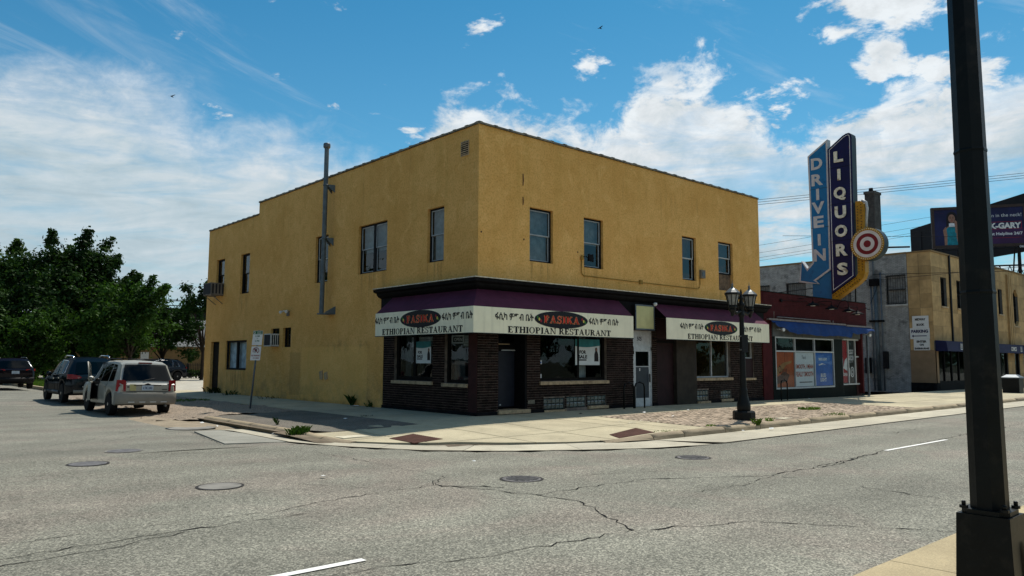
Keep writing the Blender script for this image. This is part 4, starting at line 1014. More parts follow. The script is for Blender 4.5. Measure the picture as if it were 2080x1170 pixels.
# ------------------------------------------------------------------ things fixed to the corner building
def fasika_panel(mb_par, c0, u, n, w0, w1, sc_, mid):
    """lettering on a valance: c0 a point of the plane at u=0, z=0; positions along u"""
    u = Vector(u); at = lambda s, z: tuple(Vector(c0)+u*s+Vector((0, 0, z)))
    ox, ow, am1, aw1, am2, aw2, ex, ew = mid
    for q_x, q_w in ((am1, aw1), (am2, aw2)): m = MB(); put_text(m, 'ፋሲካ ምግብ ቤት', at(q_x, 2.88), u, q_w, .24, n, 0, .006, bold=.03); m.build('lettering', 'ink', mb_par)
    m = MB(); put_text(m, 'ETHIOPIAN RESTAURANT', at(ex, 2.51), u, ew, .195, n, 0, .006, fn=serif); m.build('lettering', 'ink', mb_par)
    m = MB(); m.poly(ell(at(ox, 2.865), u, ow/2, .265, n, .006), 0)
    for q_, dz_ in ((-.011, 0), (.011, 0), (0, -.011), (0, .011)): put_text(m, 'FASIKA', at(ox+q_, 2.865+dz_), u, ow*.655, .228, n, 2, .009+.0004*(q_*100+dz_*50+2), fn=serif)
    v, f = serif('FASIKA'); 
    # gold outline: the same letters slightly larger behind, red on top
    put_text(m, 'FASIKA', at(ox, 2.865), u, ow*.655, .228, n, 1, .012, fn=serif)
    for sd in (-1, 1):
        for k, (du, dz, c_) in enumerate(((.445, .045 if sd < 0 else -.045, 3), (.415, -.01, 4), (.385, -.06 if sd < 0 else .05, 5))):
            m.poly(ell(at(ox+sd*du*ow, 2.865+dz), u, .035, .048, n, .010+.001*k, 12), c_)
    m.build('oval_logo', ['oval_black', 'sign_red', 'sign_gold', 'sign_green', 'sign_yellow', 'sign_darkred'], mb_par)
d_ = .75; zb, zm, zt = 2.385, 3.13, 3.69
a1 = thing('awning', 'purple canvas awning with cream valance wrapping round the street corner', 'awning', (0, 0, 2.4), 'restaurant awnings')
def sag(mb, A, B, C_, D_, n=8, amp=.012, mi=0):
    for i in range(n+1):
        t = i/n
        for j in range(4):
            s = j/3; p = (Vector(A).lerp(Vector(B), t)).lerp(Vector(D_).lerp(Vector(C_), t), s); k = amp*math.sin(math.pi*s)*math.sin(t*math.pi*n*.5)**2
            mb.v.append((p.x, p.y, p.z-k))
    o = len(mb.v)-(n+1)*4
    for i in range(n):
        for j in range(3): q = o+i*4+j; mb.f.append((q, q+4, q+5, q+1)); mb.mi.append(mi); mb.sm.append(True)
m = MB()
sag(m, (6.2, -d_, zm), (-d_, -d_, zm), (-.12, -.12, zt), (6.2, -.12, zt)); sag(m, (-d_, -d_, zm), (-d_, 4.38, zm), (-.12, 4.38, zt), (-.12, -.12, zt))
m.build('canopy', 'purple', a1)
m = MB(); m.box(-d_-.012, 6.21, -d_-.012, -d_, zb, zm); m.build('valance', 'cream', a1)
m = MB(); m.box(-d_-.012, -d_, -d_, 4.39, zb, zm); m.build('valance', 'cream', a1)
m = MB(); m.box(-d_-.02, 6.21, -d_-.02, -d_+.03, zb-.02, zb); m.box(-d_-.02, -d_+.03, -d_+.03, 4.39, zb-.02, zb)
for x in (-.1, 2, 4.1, 6.15): m.tube([(x, -d_+.02, zb), (x, -.12, zb+.05)], .014, 6)
m.build('frame', 'dark_frame', a1)
fR = lambda x: (x+.79)*1.039-.75; fL = lambda y: (y+1.27)*.979-.75
fasika_panel(a1, (0, -d_-.012, 0), (1, 0, 0), (0, -1, 0), 0, 0, 1, (fR(2.58), 2.35, fR(.69), 1.52, fR(4.46), 1.46, fR(2.6), 4.51))
fasika_panel(a1, (-d_-.012, 0, 0), (0, -1, 0), (-1, 0, 0), 0, 0, 1, (-fL(1.365), 2.16, -fL(3.26), 1.43, -fL(-.52), 1.45, -fL(1.37), 4.23))
a2 = thing('awning', 'purple canvas awning with cream valance behind the twin lantern post', 'awning', (8.06, 0, 2.4), 'restaurant awnings')
m = MB(); sag(m, (15.05, -d_, zm+.03), (8.06, -d_, zm+.03), (8.06, -.12, zt), (15.05, -.12, zt))
m.build('canopy', 'purple', a2)
m = MB(); m.box(8.05, 15.06, -d_-.012, -d_, zb+.01, zm+.03); m.build('valance', 'cream', a2)
m = MB(); m.box(8.05, 15.06, -d_-.02, -d_+.03, zb-.01, zb+.01)
for x in (8.1, 10.4, 12.7, 15.): m.tube([(x, -d_+.02, zb), (x, -.12, zb+.05)], .014, 6)
m.build('frame', 'dark_frame', a2)
f2 = lambda x: (x-7.74)*1.02+8.06
fasika_panel(a2, (0, -d_-.012, .02), (1, 0, 0), (0, -1, 0), 0, 0, 1, (f2(11.13), 2.25, f2(9.24), 1.46, f2(13.28), 1.45, f2(11.15), 4.44))
# blank sign box
t = thing('sign_box', 'blank pale yellow sign box between the two purple awnings', 'sign', (7.5, -.1, 2.75))
boxo('case', 'dark_frame', t, 6.95, 8.03, -.24, -.02, 2.72, 3.60)
m = MB()
for a in ((6.95, 8.03, 3.56, 3.61), (6.95, 8.03, 2.71, 2.76), (6.95, 7.0, 2.76, 3.56), (7.98, 8.03, 2.76, 3.56)): m.box(a[0], a[1], -.262, -.24, a[2], a[3])
m.build('frame', 'galv', t)
mat('pale_yellow', (.56, .53, .26), .6, var=.08, streak=.2); boxo('sign_face', 'pale_yellow', t, 7.0, 7.98, -.25, -.241, 2.76, 3.56)
t = thing('wall_camera', 'small dome camera on the dark cornice above the blank sign box', 'camera', (8.05, -.3, 3.7))
m = MB(); m.lathe([(.03, 0), (.07, -.02), (.075, -.07), (.05, -.12), (.01, -.13)], (8.02, -.30, 3.72), 12); m.build('dome', 'white_sign', t)
m = MB(); m.tube([(8.02, -.30, 3.72), (8.02, -.12, 3.74)], .02, 6); m.build('bracket', 'black_trim', t)
# for sale posters inside the windows
def poster(name, label, c, u, n, w_, h):
    u = Vector(u); nV = Vector(n); t = thing(name, label, 'poster', tuple(Vector(c)), 'for sale posters')
    P3 = lambda s, z, l=0.: tuple(Vector(c)+u*s+Vector((0, 0, z))+nV*l)
    m = MB(); m.prism([P3(-w_/2, -h/2), P3(w_/2, -h/2), P3(w_/2, h/2), P3(-w_/2, h/2)], tuple(nV*.004)); m.build('sheet', 'poster_cream', t)
    m = MB(); k = 12
    pts = [P3(-w_/2, h/2, .006), P3(w_/2, h/2, .006)]+[P3(w_/2-w_*i/k, h*(.26-.07*math.sin(i/k*2.6)), .006) for i in range(k+1)]
    m.poly(pts[::-1], 0); m.build('banner', 'teal', t)
    m = MB(); put_text(m, 'FOR SALE'[:3], P3(-w_*.20, .0*h), u, w_*.27, h*.14, n, 0, .006, bold=.05); put_text(m, 'SALE', P3(-w_*.20, -.18*h), u, w_*.36, h*.14, n, 0, .006, bold=.05)
    for dz, ww in ((-.31, .35), (.12, .3)):
        a = P3(-w_*.22-w_*ww/2, h*dz, .006); e = P3(-w_*.22+w_*ww/2, h*(dz+(.06 if dz < 0 else .012)), .006); 
    m.quad(P3(-w_*.40, -.33*h, .006), P3(-w_*.05, -.33*h, .006), P3(-w_*.05, -.28*h, .006), P3(-w_*.40, -.28*h, .006))
    m.build('lettering', 'ink', t)
    m = MB(); a = ell(P3(w_*.355, .10*h), u, w_*.05, h*.09, n, .006, 14); m.poly(a, 0)
    m.poly([P3(w_*.27, -.36*h, .006), P3(w_*.45, -.36*h, .006), P3(w_*.44, -.08*h, .006), P3(w_*.40, .04*h, .006), P3(w_*.31, .04*h, .006), P3(w_*.275, -.08*h, .006)], 0)
    m.poly(ell(P3(w_*.355, .095*h), u, w_*.028, h*.06, n, .008, 12), 1); m.build('portrait', ['hair_print', 'skin_print'], t)
poster('for_sale_poster', 'teal and white for sale poster in the front window right of the corner door', (4.87, .12, 1.90), (1, 0, 0), (0, -1, 0), 1.20, .86)
poster('for_sale_poster', 'teal and white for sale poster in the side street window', (.125, 2.90, 1.86), (0, -1, 0), (-1, 0, 0), .86, .70)
# paper and small stickers at the left rim of the front window, neon sign in side window
t = thing('window_sticker', 'small white and blue sticker at the left rim of the front window', 'sticker', (2.66, .128, 1.55)); boxo('sheet', 'pale_ink', t, 2.645, 2.745, .126, .13, 1.5, 1.62); boxo('print', 'poster_blue', t, 2.665, 2.725, .123, .1255, 1.53, 1.57)
t = thing('window_sticker', 'plain white sticker at the lower left corner of the front window', 'sticker', (2.66, .128, 1.08)); boxo('sheet', 'pale_ink', t, 2.645, 2.73, .126, .13, 1.05, 1.19)
t = thing('open_sign', 'framed sign hanging high in the side window nearest the corner', 'sign', (.2, 1.2, 2.35))
m = MB()
for a in ((.86, 1.46, 2.33, 2.37), (.86, 1.46, 2.12, 2.16), (.86, .9, 2.16, 2.33), (1.42, 1.46, 2.16, 2.33)): m.box(.17, .2, *a)
m.build('frame', 'pale_ink', t); boxo('panel', 'dark_frame', t, .195, .2, .9, 1.42, 2.16, 2.33)
m = MB(); put_text(m, 'OPEN', (.194, 1.16, 2.245), (0, -1, 0), .40, .11, (-1, 0, 0), 0, .001, bold=.02); m.build('lettering', 'pale_ink', t)
# long grey flue up the side wall
t = thing('vent_pipe', 'tall grey metal flue running up the side wall past the parapet', 'flue', (-.35, 9.0, 3.3))
m = MB(); m.tube([(-.33, 8.98, 3.32), (-.33, 8.95, 5), (-.33, 8.93, 6.5), (-.33, 8.91, 9.78)], .088, 14); m.build('pipe', 'pipe_grey', t, sharp=50)
m = MB(); m.lathe([(.09, 0), (.12, .02), (.135, .05), (.135, .16), (.12, .2), (.03, .23)], (-.33, 8.91, 9.74), 14); m.build('cap', 'galv', t)
for z in (8.25, 6.18):
    m = MB(); m.lathe([(.10, 0), (.102, .03), (.10, .06)], (-.33, 8.92, z+.02), 14); m.prism([(-.25, 8.86, z+.08), (-.002, 8.80, z+.08), (-.002, 8.80, z-.22), (-.25, 8.86, z+.0)], (0, -.02, 0)); m.prism([(-.25, 9.0, z+.08), (-.002, 9.06, z+.08), (-.002, 9.06, z-.22), (-.25, 9.0, z)], (0, -.02, 0)); m.build('bracket', 'pipe_grey', t)
m = MB(); m.prism([(-.45, 9.1, 3.32), (-.45, 8.86, 3.32), (-.002, 8.50, 3.32), (-.002, 9.1, 3.32)], (0, 0, .05)); m.prism([(-.40, 8.6, 3.37), (-.002, 8.5, 3.37), (-.002, 8.5, 3.62)], (0, .05, 0)); m.build('bracket', 'pipe_grey', t)
for z in (4.9, 7.2): m = MB(); m.lathe([(.094, 0), (.096, .02), (.094, .04)], (-.33, 8.93, z), 14); m.build('seam', 'galv', t)
# air conditioners
def aircon(name, label, x0, x1, y0, y1, z0, z1, shell, brace):
    t = thing(name, label, 'air conditioner', ((x0+x1)/2, (y0+y1)/2, z0), 'window air conditioners')
    boxo('case', shell, t, x0, x1, y0, y1, z0, z1)
    m = MB(); k = 7
    for i in range(k): z = z0+.05+(z1-z0-.1)*i/k; m.box(x0-.008, x0, y0+.05, y1-.05, z, z+.012, 1)
    m.box(x0-.003, x0-.0005, y0+.04, y1-.04, z0+.04, z1-.04, 1); m.build('grille', [shell, 'ac_dark'], t)
    m = MB(); 
    for i in range(4): a = x0+.06+(x1-x0-.14)*i/4; m.box(a, a+(x1-x0)*.10, y0-.006, y0-.0005, z0+.06, z1-.06)
    m.build('side_vent', 'ac_dark', t)
    if brace:
        m = MB()
        for y in (y0+.06, y1-.06): m.tube([(x0+.06, y, z0-.01), (-.01, y, z0-.42)], .02, 6); m.tube([(x0+.02, y, z0-.02), (0, y, z0-.02)], .018, 6)
        m.build('brace', 'ac_old', t)
aircon('window_air_conditioner', 'weathered grey air conditioner on braces in the far upper side window', -.62, .16, 19.72, 20.74, 4.74, 5.33, 'ac_old', True)
aircon('window_air_conditioner', 'white air conditioner sticking out of the small low side window', -.38, .12, 13.30, 13.97, 2.17, 2.70, 'ac_white', False)
t = thing('security_light', 'pair of white flood lamps on the side wall above the small windows', 'lamp', (0, 12.5, 3.5))
m = MB(); m.box(-.05, -.001, 12.38, 12.58, 3.42, 3.62); m.build('base', 'grey_box', t)
for y in (12.75, 12.22):
    m = MB(); m.tube([(-.05, 12.47, 3.6), (-.14, y*.6+12.47*.4, 3.64), (-.18, y, 3.60)], .02, 6); m.build('arm', 'white_sign', t)
    m = MB(); m.tube([(-.14, y+.02, 3.62), (-.21, y, 3.59), (-.26, y-.02, 3.575)], [.03, .055, .062], 12); m.build('lamp_head', 'white_sign', t)
t = thing('wall_outlet_hood', 'two little tan outlet hoods low on the yellow side wall', 'outlet', (0, 9.2, 1.0))
for y, a in ((9.42, .03), (9.04, -.02)):
    m = MB(); m.prism([(-.002, y-.12, .90), (-.002, y+.06, .88), (-.002, y+.13, 1.15+a), (-.002, y-.06, 1.18+a)], (-.06, 0, -.03)); m.build('hood', 'tan_outlet', t)
# conduit run with junction boxes on the front wall
t = thing('wall_conduit', 'thin ochre conduit running between two upper front windows', 'conduit', (4.5, 0, 4.4))
m = MB(); m.tube([(4.44, -.03, 5.0), (4.43, -.03, 4.62), (4.46, -.03, 4.5), (4.55, -.03, 4.45), (7.5, -.03, 4.44), (11.08, -.03, 4.44), (11.2, -.03, 4.5), (11.24, -.03, 4.62), (11.24, -.03, 4.95)], .016, 8); m.build('pipe', 'ochre_cable', t)
boxo('junction_box', 'ochre_cable', t, 7.48, 7.62, -.07, -.002, 4.38, 4.52)
m = MB(); m.lathe([(.05, 0), (.055, .02), (.045, .12), (.02, .15)], (4.44, -.05, 4.98), 10); m.build('weatherhead', 'ochre_cable', t)
t = thing('floodlight', 'small dark floodlight on a conduit beside the second upper front window', 'lamp', (4.62, -.1, 5.0))
m = MB(); m.prism([(4.60, -.22, 4.92), (4.82, -.22, 4.90), (4.82, -.22, 5.16), (4.60, -.22, 5.16)], (0, .07, .02)); m.build('lamp_head', 'black_trim', t)
m = MB(); m.tube([(4.44, -.05, 5.08), (4.52, -.14, 5.09), (4.62, -.17, 5.03)], .016, 6); m.build('arm', 'black_trim', t)
t = thing('meter_box', 'square grey meter box right of the third upper front window', 'box', (11.4, 0, 4.9))
boxo('case', 'grey_box', t, 11.24, 11.52, -.10, -.002, 4.88, 5.20); boxo('cover', 'pipe_grey', t, 11.29, 11.45, -.12, -.10, 4.95, 5.12)

# ------------------------------------------------------------------ street furniture
# twin lantern lamp post
LX, LY = 6.0, -5.02; lz = zs(LX, LY)
t = thing('street_lamp', 'black ornamental lamp post with two glass lanterns on the brick pavement', 'street lamp', (LX, LY, lz))
m = MB(); m.lathe([(.325, 0), (.325, .24), (.29, .28)], (LX, LY, lz-.02), 8, a0=R(22.5), sm=False); m.build('plinth', 'black_iron', t)
m = MB(); m.lathe([(.185, .26), (.20, .32), (.195, .44), (.16, .56), (.125, .70), (.115, .78), (.118, .86), (.10, .92)], (LX, LY, lz), 16); m.build('pedestal', 'black_iron', t, sharp=40)
m = MB(); m.lathe([(.095, .90), (.086, 1.4), (.066, 2.9), (.064, 3.0), (.09, 3.03), (.095, 3.08), (.075, 3.12), (.075, 3.3), (.11, 3.34), (.11, 3.38), (.07, 3.42), (.05, 3.52), (.075, 3.57), (.045, 3.62), (.025, 3.7), (.035, 3.74), (.010, 3.84)], (LX, LY, lz), 14); m.build('shaft', 'black_iron', t, sharp=50)
m = MB(); m.tube([(LX-.5, LY, lz+3.22), (LX-.3, LY, lz+3.10), (LX, LY, lz+3.18), (LX+.3, LY, lz+3.10), (LX+.5, LY, lz+3.22)], .05, 8)
for s in (-1, 1): m.lathe([(.02, 0), (.05, .05), (.05, .1), (.09, .16), (.11, .2), (.06, .26), (.10, .3)], (LX+s*.48, LY, lz+3.0), 12)
m.build('crossarm', 'black_iron', t, sharp=60)
mat('lantern_glass', (.20, .20, .19), .25, var=.25, scale=9, spec=.6)
for s in (-1, 1):
    cx = LX+s*.46; z = lz+3.28
    m = MB(); m.lathe([(.105, .0), (.195, .38)], (cx, LY, z), 8, a0=R(22.5), sm=False); lg = m.build('lantern', 'lantern_glass', t)
    m = MB()
    for k in range(8):
        a = R(22.5+45*k); m.tube([(cx+.108*math.cos(a), LY+.108*math.sin(a), z), (cx+.20*math.cos(a), LY+.20*math.sin(a), z+.38)], .015, 4)
    m.lathe([(.10, -.05), (.125, -.01), (.12, .06)], (cx, LY, z), 8, a0=R(22.5), sm=False); m.lathe([(.215, .355), (.235, .38), (.225, .42)], (cx, LY, z), 8, a0=R(22.5), sm=False); m.build('cage', 'black_iron', lg)
    m = MB(); m.lathe([(.225, .42), (.13, .51), (.075, .55), (.04, .57), (.028, .63), (.04, .66), (.010, .70), (.005, .80)], (cx, LY, z), 8, a0=R(22.5), sm=False); m.build('lantern_roof', 'steel', lg)
m = MB(); m.box(LX-.16, LX+.16, LY-.10, LY-.08, lz+1.96, lz+2.48); m.build('sign_plate', 'dark_frame', t)
for z in (2.02, 2.42): m = MB(); m.lathe([(.095, 0), (.097, .02), (.095, .04)], (LX, LY, lz+z), 12); m.build('strap', 'steel', t)
# parking sign on a leaning post
px_, py_ = -3.46, 7.8
t = thing('parking_sign', 'leaning steel post with a parking time sign and a no parking sign', 'sign', (px_, py_, -.08))
LNx, LNy = .072, -.02
at2 = lambda z, s=0., o=0.: (px_+LNx*z+s*.69-o*.72, py_+LNy*z-s*.72-o*.69, z)
m = MB(); m.tube([at2(-.1), at2(2.6)], .032, 8); m.build('post', 'galv', t)
uS = Vector((.69, -.72, 0)); nS = Vector((-.72, -.69, 0))
def plate(z0, z1, w_, m_, off=.05): 
    q = MB(); q.prism([at2(z0, -w_/2, off), at2(z0, w_/2, off), at2(z1, w_/2, off), at2(z1, -w_/2, off)], tuple(nS*.006)); return q.build('sign_plate', m_, t)
pl = plate(2.09, 2.58, .34, 'white_sign')
q = MB(); q.quad(at2(2.46, -.16, .059), at2(2.46, .16, .059), at2(2.57, .16, .059), at2(2.57, -.16, .059)); 
put_text(q, '6 AM', at2(2.40, 0, .058), tuple(uS), .15, .055, tuple(nS), 0, .002, bold=.03); put_text(q, 'TO', at2(2.32, 0, .058), tuple(uS), .05, .035, tuple(nS), 0, .002, bold=.02); put_text(q, '6 PM', at2(2.235, 0, .058), tuple(uS), .15, .055, tuple(nS), 0, .002, bold=.03)
put_text(q, 'HOUR', at2(2.535, .05, .06), tuple(uS), .14, .035, tuple(nS), 1, .003, bold=.02); put_text(q, 'PARKING', at2(2.488, .05, .06), tuple(uS), .16, .03, tuple(nS), 1, .003, bold=.02); put_text(q, '2', at2(2.515, -.11, .06), tuple(uS), .06, .085, tuple(nS), 1, .003, bold=.02)
q.build('lettering', ['green_ink', 'white_sign'], pl)
pl = plate(1.58, 2.05, .34, 'white_sign')
q = MB(); cc = at2(1.905, 0, .058); v, f = ring(0, 0, .115, .115, .022, .022, 0, 360, 20); q.add([tuple(Vector(cc)+uS*a+Vector((0, 0, c))) for a, c in v], f, 0)
put_text(q, 'P', cc, tuple(uS), .09, .14, tuple(nS), 1, .001, bold=.03); q.add([tuple(Vector(cc)+uS*a+Vector((0, 0, c))+nS*.003) for a, c in ((-.085, .065), (-.065, .085), (.085, -.065), (.065, -.085))], [(0, 1, 2, 3)], 0)
put_text(q, 'NO PARKING', at2(1.74, 0, .058), tuple(uS), .29, .05, tuple(nS), 0, .002, bold=.03); put_text(q, 'TO HERE', at2(1.655, .02, .058), tuple(uS), .21, .045, tuple(nS), 0, .002, bold=.02)
q.build('lettering', ['red_ink', 'ink'], pl)
# heavy pole base of the overhead line in the near right
BX, BY = -8.37, -15.55
t = thing('overhead_line_pole', 'massive black tapered steel pole on a bolted square base', 'pole', (BX, BY, -.105))
m = MB(); m.prism([(BX-.175, BY-.175, -.12), (BX+.175, BY-.175, -.12), (BX+.175, BY+.175, -.12), (BX-.175, BY+.175, -.12)], (0, 0, .02))
b4 = [(-.176, -.176), (.176, -.176), (.176, .176), (-.176, .176)]; t4 = [(-.15, -.15), (.15, -.15), (.15, .15), (-.15, .15)]
m = MB(); m.add([(BX+a, BY+c, -.12) for a, c in b4]+[(BX+a, BY+c, .642) for a, c in t4], [(0, 1, 5, 4), (1, 2, 6, 5), (2, 3, 7, 6), (3, 0, 4, 7), (4, 5, 6, 7)]); m.build('base_box', 'pole_paint', t)
m = MB(); m.prism([(BX+a*.88+(.03 if False else 0), BY+c*.88, .644) for a, c in ((-.155, -.10), (-.10, -.155), (.10, -.155), (.155, -.10), (.155, .10), (.10, .155), (-.10, .155), (-.155, .10))], (0, 0, .028)); m.build('base_plate', 'pole_paint', t)
m = MB(); m.lathe([(.109, .67), (.107, .9), (.089, 4.2), (.06, 9.5)], (BX-.0, BY, 0), 8, a0=R(22.5), sm=False); m.build('shaft', 'pole_paint', t)
for a, c in ((-.128, -.115), (.128, -.115), (-.128, .115), (.128, .115)): m = MB(); m.lathe([(.026, .672), (.026, .69)], (BX+a*.88, BY+c, 0), 6, sm=False); m.lathe([(.013, .69), (.013, .714), (.009, .717)], (BX+a*.88, BY+c, 0), 8); m.build('anchor_bolt', 'black_iron', t)
m = MB(); k = 20; cyy = BY; 
for (rw, rh, y_, mi) in ((.052, .13, .001, 0), (.042, .115, .006, 1)):
    pts = [(BX+.06+rw*math.cos(2*math.pi*i/k), BY-.171-y_, .34+ (rh-.04)*(1 if math.sin(2*math.pi*i/k) > 0 else -1)*(abs(math.sin(2*math.pi*i/k)) > .05)+rw*math.sin(2*math.pi*i/k)) for i in range(k)]
    m.poly(pts, mi)
m.build('hand_hole_cover', ['black_iron', 'pole_paint'], t)
boxo('tag_plate', 'aluminium', t, BX+.10, BX+.13, BY-.182, BY-.178, .31, .36)
for z in (3.0, 2.05): m = MB(); m.lathe([(.1125-.0055*z+.002, z), (.1125-.0055*z+.004, z+.012), (.1125-.0055*z+.001, z+.024)], (BX, BY, 0), 8, a0=R(22.5), sm=False); m.build('strap', 'pole_paint', t)
# bicycle racks: two U loops against the shopfront, one by the liquor shop
def rack(x, y, dx_, label):
    z = zs(x, y); t = thing('bicycle_rack', label, 'bicycle rack', (x, y, z), 'bicycle racks')
    for k in range(2 if dx_ else 1):
        yy = y-k*.0; xx_ = x+k*dx_
        m = MB(); m.tube([(xx_-.26, yy, z-.05), (xx_-.26, yy, z+.72), (xx_-.2, yy, z+.84), (xx_, yy, z+.89), (xx_+.2, yy, z+.84), (xx_+.26, yy, z+.72), (xx_+.26, yy, z-.05)], .028, 8); m.build('loop', 'black_iron', t)
rack(6.35, -.42, .58, 'dark steel bicycle rack loops in front of the brick pillar by the aluminium door')
rack(16.55, -.55, 0, 'single dark steel bicycle hoop at the left end of the liquor shop window')
# litter bin far right
TX, TY = 36.4, -3.75; tz = zs(TX, TY)
t = thing('litter_bin', 'square black litter bin with pale domed lid by the bookshop', 'litter bin', (TX, TY, tz))
m = MB(); m.prism([(TX-.42, TY-.42, tz), (TX+.42, TY-.42, tz), (TX+.42, TY+.42, tz), (TX-.42, TY+.42, tz)], (0, 0, .82)); m.build('bin_body', 'black_iron', t)
m = MB(); b5 = [(-.47, -.47), (.47, -.47), (.47, .47), (-.47, .47)]; m.add([(TX+a, TY+c, tz+.82) for a, c in b5]+[(TX+a, TY+c, tz+.88) for a, c in b5]+[(TX+a*.5, TY+c*.5, tz+1.03) for a, c in b5], [(3, 2, 1, 0), (0, 1, 5, 4), (1, 2, 6, 5), (2, 3, 7, 6), (3, 0, 4, 7), (4, 5, 9, 8), (5, 6, 10, 9), (6, 7, 11, 10), (7, 4, 8, 11), (8, 9, 10, 11)]); m.build('lid', 'galv', t)
# manholes
def manhole(x, y, r, label, grid, m_='cast_iron', collar=True, ztop=None):
    z = zr(x, y)+.006 if ztop is None else ztop; t = thing('manhole_cover', label, 'manhole cover', (x, y, z), 'manhole covers')
    q = MB(); q.lathe([(r, -.05), (r, .004), (r-.03, .006)], (x, y, z), 28, sm=False); 
    q.build('cover', m_, t)
    q = MB(); v, f = ring(0, 0, r+.035, r+.035, .04, .04, 0, 360, 28); rr2 = random.Random(int(x*10)); q.add([(x+a*(1+(.04*rr2.random() if i % 2 == 0 else 0)), y+c*(1+(.04*rr2.random() if i % 2 == 0 else 0)), z+.002) for i, (a, c) in enumerate(v)], f); q.build('collar', 'tar_seal' if collar else 'tar', t)
    if grid:
        q = MB(); s = -r+.08
        while s < r-.06:
            h = math.sqrt(max(0, (r-.05)**2-s*s)); q.box(x+s, x+s+.028, y-h, y+h, z+.004, z+.014); s += .066
        q.build('ribs', 'cast_iron', t)
manhole(-6.32, -8.85, .285, 'ribbed iron manhole cover in the road in front of the corner door', True)
manhole(-2.02, -8.84, .29, 'ribbed iron manhole cover in the road closest to the lamp post', True)
manhole(-9.95, -6.74, .275, 'round manhole cover filled with asphalt, nearest to the camera on the left', False, 'tar')
manhole(-10.75, -3.1, .28, 'plain dark manhole cover at the left edge of the crossing', False)
manhole(-9.75, -1.36, .29, 'plain grey patched manhole cover in the mouth of the side street', False, 'cast_iron', False, -.138)
q = MB(); q.lathe([(.62, 0), (.5, .002)], (-6.95, 3.2, -.170), 22); kind(q.build('tar_patch', 'tar'))
# warning plates in the kerb ramps
def tactile(pts, label):
    c = sum((Vector((p[0], p[1], 0)) for p in pts), Vector())/4; t = thing('tactile_plate', label, 'paving plate', (c.x, c.y, zs(c.x, c.y)), 'warning plates in the kerb ramps')
    P4 = [Vector((p[0], p[1], zs(*p)+.010)) for p in pts]; q = MB(); q.prism([tuple(p) for p in P4], (0, 0, -.03)); q.build('plate', 'tactile', t)
    q = MB(); nu, nv = 20, 14
    for i in range(nu):
        for j in range(nv):
            p = P4[0].lerp(P4[1], (i+.5)/nu).lerp(P4[3].lerp(P4[2], (i+.5)/nu), (j+.5)/nv); q.lathe([(.018, 0), (.011, .006)], tuple(p), 5)
    kind(q.build('stud', 'tactile', t), 'stuff')
tactile([(-4.52, -2.46), (-3.68, -2.16), (-3.80, -3.50), (-4.62, -3.58)], 'rust brown studded plate half in shadow at the street corner')
tactile([(-.12, -5.16), (1.25, -4.84), (.86, -5.74), (-.42, -5.72)], 'rust brown studded plate in full sun at the front kerb ramp')
# utility covers flush in the paving, chalk scrawl, litter
for x, y, w_, d__, lab in ((7.45, -5.45, .55, .32, 'pale concrete utility box lid in the brick paving'), (-4.95, -1.55, .7, .45, 'pale square utility lid near the side street kerb')):
    t = thing('utility_cover', lab, 'utility cover', (x, y, zs(x, y))); boxo('lid', 'chalk', t, x-w_/2, x+w_/2, y-d__/2, y+d__/2, zs(x, y)-.03, zs(x, y)+.012)
q = MB(); rq = random.Random(2)
for k in range(16):
    x0, y0 = 1.2+rq.random()*1.9, -4.3+rq.random()*.8; a = rq.uniform(-.5, .9); l = rq.uniform(.15, .6); x1, y1 = x0+l*math.cos(a), y0+l*math.sin(a); wv = .02
    q.quad((x0, y0, zs(x0, y0)+.006), (x1, y1, zs(x1, y1)+.006), (x1-wv, y1+wv, zs(x1, y1)+.006), (x0-wv, y0+wv, zs(x0, y0)+.006))
kind(q.build('paint_scrawl', 'chalk', pav), 'stuff')
lit = [(5.3, -1.9, .16), (4.9, -3.3, .14), (7.5, -2.0, .12), (3.1, -1.2, .2), (13.1, -.9, .12), (4.9, -6.5, .16), (3.7, -6.4, .1), (-6.1, 4.8, .14), (-6.2, 3.4, .12), (-5.95, .4, .15), (-8.5, -6.9, .12), (-5.4, -6.6, .08), (-3.2, 1.9, .2), (18.8, -.5, .12), (-.35, 6.2, .35), (-.3, 5.2, .2)]
lab_ = ['white paper scrap on the shaded pavement left of the lamp post', 'crumpled white paper on the sunny brick paving', 'white scrap on the pavement right of the lamp post', 'dark flattened scrap on the front pavement', 'white scrap by the foot of the brick wall', 'white rag in the front gutter', 'pale scrap in the gutter at the kerb ramp', 'white scrap in the side street gutter by the dirt', 'pale scrap in the side street gutter', 'white scrap near the kerb weeds', 'pale scrap on the road near the filled manhole', 'tiny pale scrap on the road', 'white scrap on the shaded side pavement', 'white scrap below the liquor shop window', 'white plastic at the foot of the yellow side wall', 'small dark litter at the foot of the yellow side wall']
for (x, y, s), l_ in zip(lit, lab_):
    z = (zs(x, y) if near((x, y), Kl)[0] > .1 else -.2 if y > -7.6 and x > -6.6 else zr(x, y))+.008; q = MB(); k = 6
    ps = [(x+s*.5*math.cos(i*1.05+x)*rq.uniform(.5, 1.1), y+s*.5*math.sin(i*1.05+x)*rq.uniform(.4, 1), z+rq.uniform(0, .035)) for i in range(k)]
    q.add([(x, y, z+.04)]+ps, [(0, i+1, (i+1) % k+1) for i in range(k)]); o = q.build('litter', 'black_trim' if 'dark' in l_ else 'litter', loc=(x, y, z)); tag(o, l_, 'litter', 'scraps of litter')
# ------------------------------------------------------------------ liquor shop
lq = thing('liquor_shop', 'single storey liquor shop with dark red board parapet and poster covered windows', 'shop', (15.95, 0, -.1))
